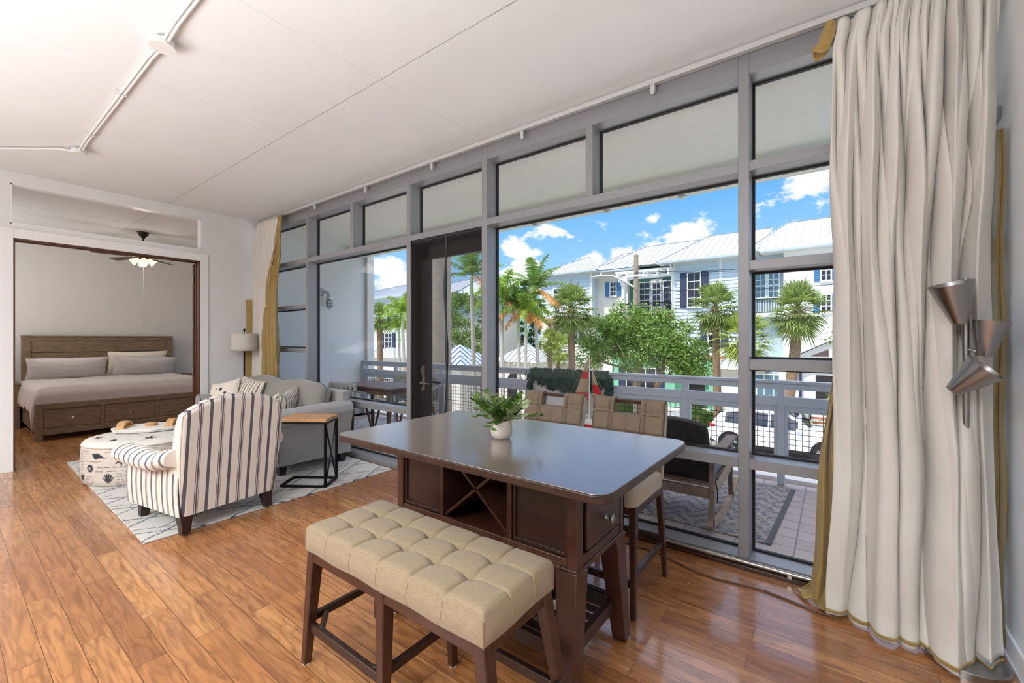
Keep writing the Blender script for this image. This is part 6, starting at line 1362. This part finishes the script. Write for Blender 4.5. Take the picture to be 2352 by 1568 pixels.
def cwin(x0, x1, s_, top0=1.0, top1=1.0):
    b = MB(); n_ = 10
    def fn(u, v):
        x = lerp(x0, x1, u); 
        # find station parameter
        for i in range(len(ST_) - 1):
            if ST_[i][0] <= x <= ST_[i + 1][0]: f = (x - ST_[i][0]) / (ST_[i + 1][0] - ST_[i][0]); st = [lerp(a, c, f) for a, c in zip(ST_[i], ST_[i + 1])]; break
        _, zl, zb_, zt2, wb_, wr = st; w0, w1 = wb_ * .985, wr; t = lerp(.06, .84, v); z = lerp(zb_, zt2 - .03, t); wv = lerp(w0, (wb_ * .5 + wr * .5), min(1, t * 2)) if t < .5 else lerp(wb_ * .5 + wr * .5, wr, (t - .5) * 2)
        return (cx0_ + x, cy + s_ * (wv + .012), GZ + z)
    b.grid(fn, 12, 8); return b
for s_ in (-1, 1):
    for x0, x1 in ((.62, 1.18), (1.24, 2.08), (2.16, 3.02)): cwin(x0, x1, s_).build('side_window', 'car_glass', CR, flip=True)
b = MB(); b.grid(lambda u, v: (cx0_ + lerp(2.72, 3.40, v) + .0, cy + lerp(-1, 1, u) * lerp(.64, .74, v), GZ + lerp(1.655, 1.20, v) + .02 + .02 * math.cos((u - .5) * PI)), 14, 8); b.build('windshield', 'car_glass', CR, solid=.01)
b = MB(); b.grid(lambda u, v: (cx0_ + lerp(.40, .13, v) - .02, cy + lerp(-1, 1, u) * lerp(.62, .70, v), GZ + lerp(1.5, 1.16, v) + .0), 14, 8); b.build('rear_window', 'car_glass', CR, solid=.01)
for wx in (.82, 3.82):
    for s_ in (-1, 1):
        b = MB(); b.cyl((cx0_ + wx, cy + s_ * .90, GZ + .37), (cx0_ + wx, cy + s_ * .985, GZ + .37), .44, n=32); b.build('wheel_arch', 'black_plastic', CR)
        b = MB(); b.lathe([(.25, -.1), (.36, -.11), (.37, -.08), (.37, .06), (.36, .09), (.25, .1)], (cx0_ + wx, cy + s_ * .93, GZ + .37), 36, (0, s_, 0)); wh = b.build('wheel', 'tyre', CR)
        b = MB(); b.lathe([(.25, .0), (.27, .098), (.245, .1), (.24, .02), (.0, .02)], (cx0_ + wx, cy + s_ * .93, GZ + .37), 36, (0, s_, 0), closed=False)
        for k in range(5):
            a = k * 2 * PI / 5 + .3
            for da in (-.16, .16): b.bar((cx0_ + wx + .04 * math.cos(a), cy + s_ * 1.025, GZ + .37 + .04 * math.sin(a)), (cx0_ + wx + .25 * math.cos(a + da), cy + s_ * 1.02, GZ + .37 + .25 * math.sin(a + da)), .035, .03, up=(0, 1, 0))
        b.cyl((cx0_ + wx, cy + s_ * .96, GZ + .37), (cx0_ + wx, cy + s_ * 1.03, GZ + .37), .05); b.build('rim', 'alloy', wh)
b = MB(); b.sup((cx0_ + .16, cy - .80, GZ + .98), (.13, .16, .065), .5, .6); b.build('tail_light', 'car_red', CR); b = MB(); b.sup((cx0_ + .16, cy + .80, GZ + .98), (.13, .16, .065), .5, .6); b.build('tail_light', 'car_red', CR)
for s_ in (-1, 1):
    b = MB(); b.sup((cx0_ + 4.58, cy + s_ * .74, GZ + .80), (.16, .16, .05), .5, .6); b.build('headlight', 'car_glass', CR)
    b = MB(); b.sup((cx0_ + 3.02, cy + s_ * 1.04, GZ + 1.12), (.07, .09, .06), .5, .6); b.build('wing_mirror', 'car_white', CR)
b = MB(); b.box(cx0_ + 1.1, cx0_ + 3.4, cy - .985, cy - .93, GZ + .27, GZ + .38); b.box(cx0_ + 1.1, cx0_ + 3.4, cy + .93, cy + .985, GZ + .27, GZ + .38); b.box(cx0_ + .05, cx0_ + .3, cy - .8, cy + .8, GZ + .33, GZ + .48); b.box(cx0_ + 4.6, cx0_ + 4.81, cy - .7, cy + .7, GZ + .35, GZ + .55); b.build('lower_trim', 'black_plastic', CR, bevel=.01)
b = MB()
for s_ in (-1, 1): b.tube([(cx0_ + .8, cy + s_ * .70, GZ + 1.73), (cx0_ + 1.1, cy + s_ * .71, GZ + 1.78), (cx0_ + 2.3, cy + s_ * .71, GZ + 1.79), (cx0_ + 2.7, cy + s_ * .70, GZ + 1.73)], .016, 6)
b.build('roof_rail', 'alloy', CR)
# a van far down the side street
VN = empty('van', (-19.3, 25, GZ), 0, 'small white van far off at the left behind the palm trunks', 'van')
b = MB(); b.sup((-20.6, 26.5, GZ + 1.5), (2.0, .95, 1.2), .25, .2); b.build('body', 'car_white', VN); b = MB(); b.box(-19.2, -18.55, 25.5, 25.6, GZ + 1.55, GZ + 2.2); b.build('side_window', 'car_glass', VN)
for x in (-21.9, -19.3): b = MB(); b.cyl((x, 25.48, GZ + .35), (x, 25.7, GZ + .35), .34, n=20); b.build('wheel', 'tyre', VN)

# ================================================================== PLANTS
def fan_palm(name, x, y, zc, crown, trunk, bend, label, n=52, m='sabal_leaf', bark='bark_brown', seed=1, blade=None, grp='palms along the street', skirt=True):
    e = empty(name, (x + bend, y, GZ), 0, label, 'palm tree', grp); r = random.Random(seed); c = Vector((x, y, zc)); bl = blade or crown * .52
    b = MB(); b.tube([(x + bend * (1 - (k / 8)) ** 1.6, y, lerp(GZ, zc - .1, k / 8)) for k in range(9)], [trunk * (1.15 - .25 * k / 8) for k in range(9)], 12)
    b.build('trunk', bark, e)
    b = MB()
    for k in range(26):
        a = k * 2.4; zz = zc - .05 - k * .03; d = Vector((math.cos(a), math.sin(a), .7)); b.bar(Vector((x, y, zz - .1)) + d * trunk * .6, Vector((x, y, zz - .1)) + d * (trunk * 1.5 + .06), .07, .02)
    b.build('leaf_bases', bark, e)
    b = MB()
    for i in range(n):
        az = i * 2.39996 + r.uniform(-.2, .2); el = lerp(1.45, -1.15, (i / (n - 1)) ** .85) + r.uniform(-.15, .15); pl = crown * r.uniform(.42, .55); d = Vector((math.cos(az) * math.cos(el), math.sin(az) * math.cos(el), math.sin(el)))
        hub = c + d * pl - Vector((0, 0, .12 * crown * (1 - abs(el) / 2) * r.uniform(.5, 1.2))); b.bar(c, hub, .03, .015)
        side = d.cross(Vector((0, 0, 1))); side = (side.normalized() if side.length > .05 else Vector((1, 0, 0))); nrm = side.cross(d).normalized(); nb = 17
        for k in range(nb):
            t = (k / (nb - 1) - .5) * 2; an = t * 1.9; dd = (d * math.cos(an) + side * math.sin(an) + nrm * (.12 + .15 * r.random())).normalized(); L_ = bl * (1 - .25 * abs(t)) * r.uniform(.85, 1.1); wv = dd.cross(nrm).normalized() * bl * .038
            p0 = hub; p1 = hub + dd * L_ * .5; p2 = hub + dd * L_ * .95 - Vector((0, 0, L_ * r.uniform(.12, .38)))
            b.add([p0 - wv * .5, p0 + wv * .5, p1 + wv, p1 - wv, p2], [(0, 1, 2, 3), (3, 2, 4)])
    b.build('fronds', m, e, smooth=False, flip=True); return e
def feather_palm(name, x, y, zc, L_, trunk, bend, label, n=12, m='feather_leaf', seed=1, grp='palms along the street', bark='bark_grey', dry=2, droop=1.0, bushy=False, shaft=True):
    e = empty(name, (x + bend, y, GZ), 0, label, 'palm tree', grp); r = random.Random(seed)
    b = MB(); b.tube([(x + bend * (1 - k / 10), y, lerp(GZ, zc - (1.0 if shaft else 0), k / 10)) for k in range(11)], [trunk * (1.1 - .3 * k / 10) for k in range(11)], 12); b.build('trunk', bark, e)
    if shaft: b = MB(); b.tube([(x, y, zc - 1.05), (x, y, zc - .7), (x, y, zc)], [trunk * .95, trunk * .8, trunk * .4], 10); b.build('crown_shaft', 'leaf_pale', e)
    for part, rng, mm in (('fronds', range(n), m), ('dry_frond', range(n, n + dry), 'dry_leaf')):
        if len(rng) == 0: continue
        b = MB()
        for i in rng:
            az = i * 2.39996 + r.uniform(-.3, .3); el = lerp(1.35, .15, (i / n)) if i < n else -.1; pts = []; p = Vector((x, y, zc)); d = Vector((math.cos(az) * math.cos(el), math.sin(az) * math.cos(el), math.sin(el))); sg = 14
            for k in range(sg + 1):
                pts.append(p.copy()); p = p + d * L_ / sg; d = (d + Vector((0, 0, -.10 * droop * (k / sg + .35)))).normalized()
            b.tube(pts, [.02 * (1 - k / (sg + 2)) + .004 for k in range(sg + 1)], 4, False)
            for k in range(2, sg + 1):
                for q in (0, .5):
                    if k == sg and q: continue
                    pp = pts[k].lerp(pts[min(k + 1, sg)], q); dd = (pts[k] - pts[k - 1]).normalized(); sd = dd.cross(Vector((0, 0, 1))); sd = sd.normalized() if sd.length > .05 else Vector((1, 0, 0)); up_ = sd.cross(dd)
                    ll = L_ * .24 * math.sin(PI * min(.97, (k + 1) / (sg + 2))) ** .6
                    for s_ in ((-1, 1) if not bushy else (-1, 1, -.4, .4)):
                        v_ = (sd * s_ * r.uniform(.8, 1.05) + dd * .45 + up_ * (r.uniform(-.15, .3) if not bushy else r.uniform(-.9, .9)) - Vector((0, 0, .28))).normalized(); wv = dd * .028 * (L_ / 1.6); b.add([pp - wv, pp + wv, pp + v_ * ll * .6 + wv * .8 - Vector((0, 0, .03)), pp + v_ * ll * .6 - wv * .8 - Vector((0, 0, .03)), pp + v_ * ll - Vector((0, 0, ll * .22))], [(0, 1, 2, 3), (3, 2, 4)])
        b.build(part, mm, e, smooth=False, flip=True)
    return e
def tree(name, lobes, trunks, label, n, ls, m='tree_leaf', seed=1, cat='tree', grp='leafy trees beyond the balcony', bark='bark_brown'):
    x, y = trunks[0][0][:2]; e = empty(name, (x, y, GZ), 0, label, cat, grp); r = random.Random(seed)
    b = MB()
    for pts, r0, r1 in [(t[0] if isinstance(t[0][0], (tuple, list)) else t, .14, .05) if False else (t[1], t[2], t[3]) for t in trunks]: b.tube(pts, [lerp(r0, r1, k / (len(pts) - 1)) for k in range(len(pts))], 9)
    b.build('trunk', bark, e)
    b = MB(); tot = sum(l[3] * l[4] * l[5] for l in lobes); twigs = []
    for lx, ly, lz, ax, ay, az_ in lobes:
        k_ = int(n * ax * ay * az_ / tot); nc = max(6, k_ // 70)
        for c_ in range(nc):
            while True:
                v = Vector((r.uniform(-1, 1), r.uniform(-1, 1), r.uniform(-1, 1)))
                if .35 < v.length < 1: break
            cc = Vector((lx + v.x * ax, ly + v.y * ay, lz + v.z * az_)); cr_ = r.uniform(.28, .55)
            for q in range(k_ // nc):
                w_ = Vector((r.gauss(0, 1), r.gauss(0, 1), r.gauss(0, .8))) * cr_ * .5; p = cc + w_; d = Vector((r.gauss(0, 1), r.gauss(0, 1), r.gauss(-.2, .6))).normalized(); s_ = d.cross(Vector((r.gauss(0, 1), r.gauss(0, 1), r.gauss(0, 1)))).normalized() * ls * .28; l_ = ls * r.uniform(.7, 1.3)
                b.add([p, p + d * l_ * .5 + s_, p + d * l_, p + d * l_ * .5 - s_], [(0, 1, 2, 3)])
    b.build('foliage', m, e, smooth=False, flip=True); return e
def hedge(name, x0, x1, y0, y1, z0, z1, n, label, seed=1, m='hedge_leaf', ls=.11):
    r = random.Random(seed); b = MB()
    for i in range(n):
        p = Vector((r.uniform(x0, x1), r.uniform(y0, y1), z0 + (z1 - z0) * r.random() ** .6)); d = Vector((r.gauss(0, 1), r.gauss(0, 1), r.gauss(.3, 1))).normalized(); s_ = d.cross(Vector((r.gauss(0, 1), r.gauss(0, 1), r.gauss(0, 1)))).normalized() * ls * .3; b.add([p, p + d * ls * .5 + s_, p + d * ls, p + d * ls * .5 - s_], [(0, 1, 2, 3)])
    b.box(x0 + .08, x1 - .08, y0 + .08, y1 - .08, z0 + .0, z1 - .1); o = b.build(name, m, None, smooth=False, flip=True); tag(rebase(o), label, 'hedge', 'hedges along the street'); return o
# sabals
fan_palm('sabal_palm', -11.05, 20, 3.1, 1.75, .18, .12, 'sabal palm with thick brown trunk in front of the cream townhouse', 58, seed=2)
fan_palm('sabal_palm', -11.76, 19, 1.35, .85, .14, .22, 'short sabal palm with shaggy boots left of the taller dark-trunked one', 40, seed=3, m='sabal_leaf_bright')
fan_palm('sabal_palm', -4.25, 21, 2.9, 1.5, .16, .12, 'sabal palm at the right of the leafy tree, left of the thick window mullion', 56, seed=4)
fan_palm('sabal_palm', -3.05, 20.5, 1.5, 1.5, .17, -.1, 'shorter bright sabal palm partly behind the thick window mullion', 50, seed=5, m='sabal_leaf_bright')
fan_palm('sabal_palm', -1.12, 19.9, 2.55, 1.42, .19, -.62, 'sabal palm with leaning trunk in the rightmost window pane', 62, seed=6)
fan_palm('sabal_palm', -24.6, 18, 2.9, 1.35, .2, .1, 'sabal palm near the grey balcony wall in the left pane', 52, seed=7)
fan_palm('sabal_palm', -13.3, 22.5, .9, 1.3, .12, .0, 'bushy palm behind the slender white-trunked palm', 44, seed=9, m='sabal_leaf_bright')
# feather palms
feather_palm('feather_palm', -11.32, 17, 3.75, 1.75, .10, .35, 'slender pale-trunked palm with arching fronds, tallest in the big pane', 11, seed=2, dry=3)
feather_palm('feather_palm', -12.55, 16, 3.3, 1.5, .11, .10, 'leftmost palm of the bushy cluster beside the window frame', 13, m='feather_leaf_bright', seed=3, bushy=True, dry=1, droop=1.5)
feather_palm('feather_palm', -11.85, 16.4, 2.9, 1.4, .10, .05, 'middle palm of the bushy cluster with grey ringed trunk', 12, seed=4, bushy=True, dry=2, droop=1.5)
feather_palm('feather_palm', -11.30, 16.2, 2.6, 1.3, .09, -.05, 'right palm of the bushy cluster, next to the slender one', 12, m='feather_leaf_bright', seed=5, bushy=True, dry=2, droop=1.6)
feather_palm('feather_palm', -16.25, 18, 5.0, 2.1, .13, .25, 'tall thin palm with feathery fronds seen through the glass door', 13, seed=6, dry=1, m='feather_leaf')
feather_palm('feather_palm', -22.2, 18, 3.1, 1.5, .13, .25, 'bright green feather palm at the right edge of the left pane', 14, m='feather_leaf_bright', seed=8, bushy=True, dry=0, droop=1.5)
feather_palm('feather_palm', -23.3, 18.6, 2.2, 1.2, .1, .1, 'lower bright palm between the sabal and the window frame in the left pane', 12, m='feather_leaf_bright', seed=9, bushy=True, dry=0, droop=1.4)
# royal palm trunk right beyond the balcony
RP = empty('royal_palm', (-7.38, 7.0, GZ), 0, 'huge smooth grey palm trunk just beyond the balcony, behind the fly screen door', 'palm tree', 'palms along the street')
b = MB(); b.tube([(-7.38, 7.0, lerp(GZ, 7.2, k / 14)) for k in range(15)], [.36, .35, .34, .33, .33, .32, .32, .31, .31, .30, .30, .29, .28, .27, .26], 28); b.build('trunk', 'bark_royal', RP)
b = MB(); r = random.Random(4)
for i in range(13):
    az = i * 2.4; p = Vector((-7.38, 7.0, 7.2)); d = Vector((math.cos(az), math.sin(az), 1.4 - i * .07)).normalized(); pts = []
    for k in range(16): pts.append(p.copy()); p = p + d * .2; d = (d + Vector((0, 0, -.13))).normalized()
    b.tube(pts, .02, 4)
    for k in range(3, 16):
        dd = (pts[k] - pts[k - 1]).normalized(); sd = dd.cross(Vector((0, 0, 1))).normalized()
        for s_ in (-1, 1): v_ = (sd * s_ + dd * .4 - Vector((0, 0, .5))).normalized(); wv = dd * .03; q = pts[k]; b.add([q - wv, q + wv, q + v_ * .6], [(0, 1, 2)])
b.build('fronds', 'feather_leaf', RP, smooth=False, flip=True)
# leafy trees
tree('leafy_tree', [(-9.9, 22.3, 1.55, 1.7, 1.3, 1.35), (-9.0, 22.3, 2.2, 1.3, 1.2, 1.1), (-10.8, 22.3, .6, 1.0, 1.0, .9), (-8.4, 22.2, .6, 1.0, 1.0, .8)], [((-8.2, 22.3), [(-8.2, 22.3, GZ), (-8.3, 22.3, -1.4), (-8.9, 22.3, -.2), (-9.6, 22.3, 1.2)], .17, .06), ((0, 0), [(-8.3, 22.3, -1.4), (-8.1, 22.2, .2), (-8.3, 22.2, 1.6)], .1, .04), ((0, 0), [(-8.9, 22.3, -.2), (-10.2, 22.2, .1), (-10.9, 22.2, .8)], .07, .03)], 'big leafy green tree left of the utility pole, in front of the green house', 13000, .15, seed=1)
tree('leafy_tree', [(-6.9, 22.0, 1.35, 1.7, 1.3, 1.3), (-5.9, 22.0, .7, 1.2, 1.1, 1.0), (-7.6, 21.9, 2.1, 1.1, 1.0, .9), (-5.3, 21.9, .1, .8, .8, .6)], [((-7.1, 22.0), [(-7.3, 22.0, GZ), (-7.25, 22.0, -1.0), (-6.9, 22.0, -.1), (-6.8, 22, 1.2)], .16, .06), ((0, 0), [(-7.25, 22.0, -1.0), (-6.4, 22.0, -.2), (-5.6, 22.0, .2)], .09, .04), ((0, 0), [(-7.0, 22.0, -.4), (-7.6, 21.9, .6), (-7.8, 21.9, 1.8)], .08, .03)], 'big leafy green tree right of the utility pole, with forked brown trunk', 12500, .15, seed=2)
tree('leafy_tree', [(-22.6, 24, 2.6, 2.2, 1.5, 2.6), (-21.0, 24, .9, 1.5, 1.5, 1.6)], [((-22.4, 24), [(-22.4, 24, GZ), (-22.5, 24, 2)], .2, .08)], 'round green tree seen through the glass door behind the tall thin palm', 6500, .2, seed=3)
tree('leafy_tree', [(-22.0, 36, 2.2, 4.5, 2, 3.0), (-27.0, 38, 2.2, 4.5, 2, 3.2), (-18.5, 33, 1.2, 1.6, 2, 3.2)], [((-22, 36), [(-22, 36, GZ), (-22, 36, 2)], .3, .1), ((0, 0), [(-27, 38, GZ), (-27, 38, 2)], .3, .1)], 'dark mass of trees behind the palm cluster and the pavilions', 9000, .3, 'tree_leaf_dark', seed=4)
tree('leafy_tree', [(.7, 21.5, 2.0, .9, .8, 1.2), (.6, 21.5, .6, .8, .8, .5)], [((1.3, 21.5), [(1.3, 21.5, GZ), (1.2, 21.5, .4), (.7, 21.5, 2.4)], .12, .03)], 'thin leafy branches at the edge of the cream curtain', 420, .12, seed=6)
# hedges and shrubs
hedge('hedge', -5.9, -3.6, 22.8, 23.4, GZ + .05, GZ + .75, 2600, 'low clipped hedge behind the parked white car', 1)
hedge('hedge', -2.3, -1.0, 21.6, 22.4, GZ + .1, GZ + 1.15, 1800, 'bright green shrub above the bonnet of the white car', 2)
hedge('hedge', -20, -8.5, 24.4, 25.0, GZ + .05, GZ + .9, 5200, 'long low hedge in front of the cream and green houses', 3)
hedge('hedge', -38, -24, 20.8, 21.2, GZ + .05, GZ + .7, 4200, 'low hedge along the far house in the left pane', 4)
hedge('hedge', -9.5, -4.6, 7.6, 9.6, GZ, GZ + 1.9, 9000, 'tall shrubs right below the balcony seen through the wire mesh', 5, ls=.13)
fan_palm('small_palm', .1, 23.2, -1.35, .75, .05, 0, 'little bright green palm beside the front steps', 22, seed=12, m='sabal_leaf_bright')
fan_palm('dark_cycad', -5.35, 22.4, -1.8, .8, .08, 0, 'dark spiky shrub by the tree trunk behind the white car', 26, seed=13, m='leaf_dark')
sgnd('ground_garden_wall', 'white_wall', -18.5, -13.5, 12.2, 12.4, GZ, GZ + 1.0)
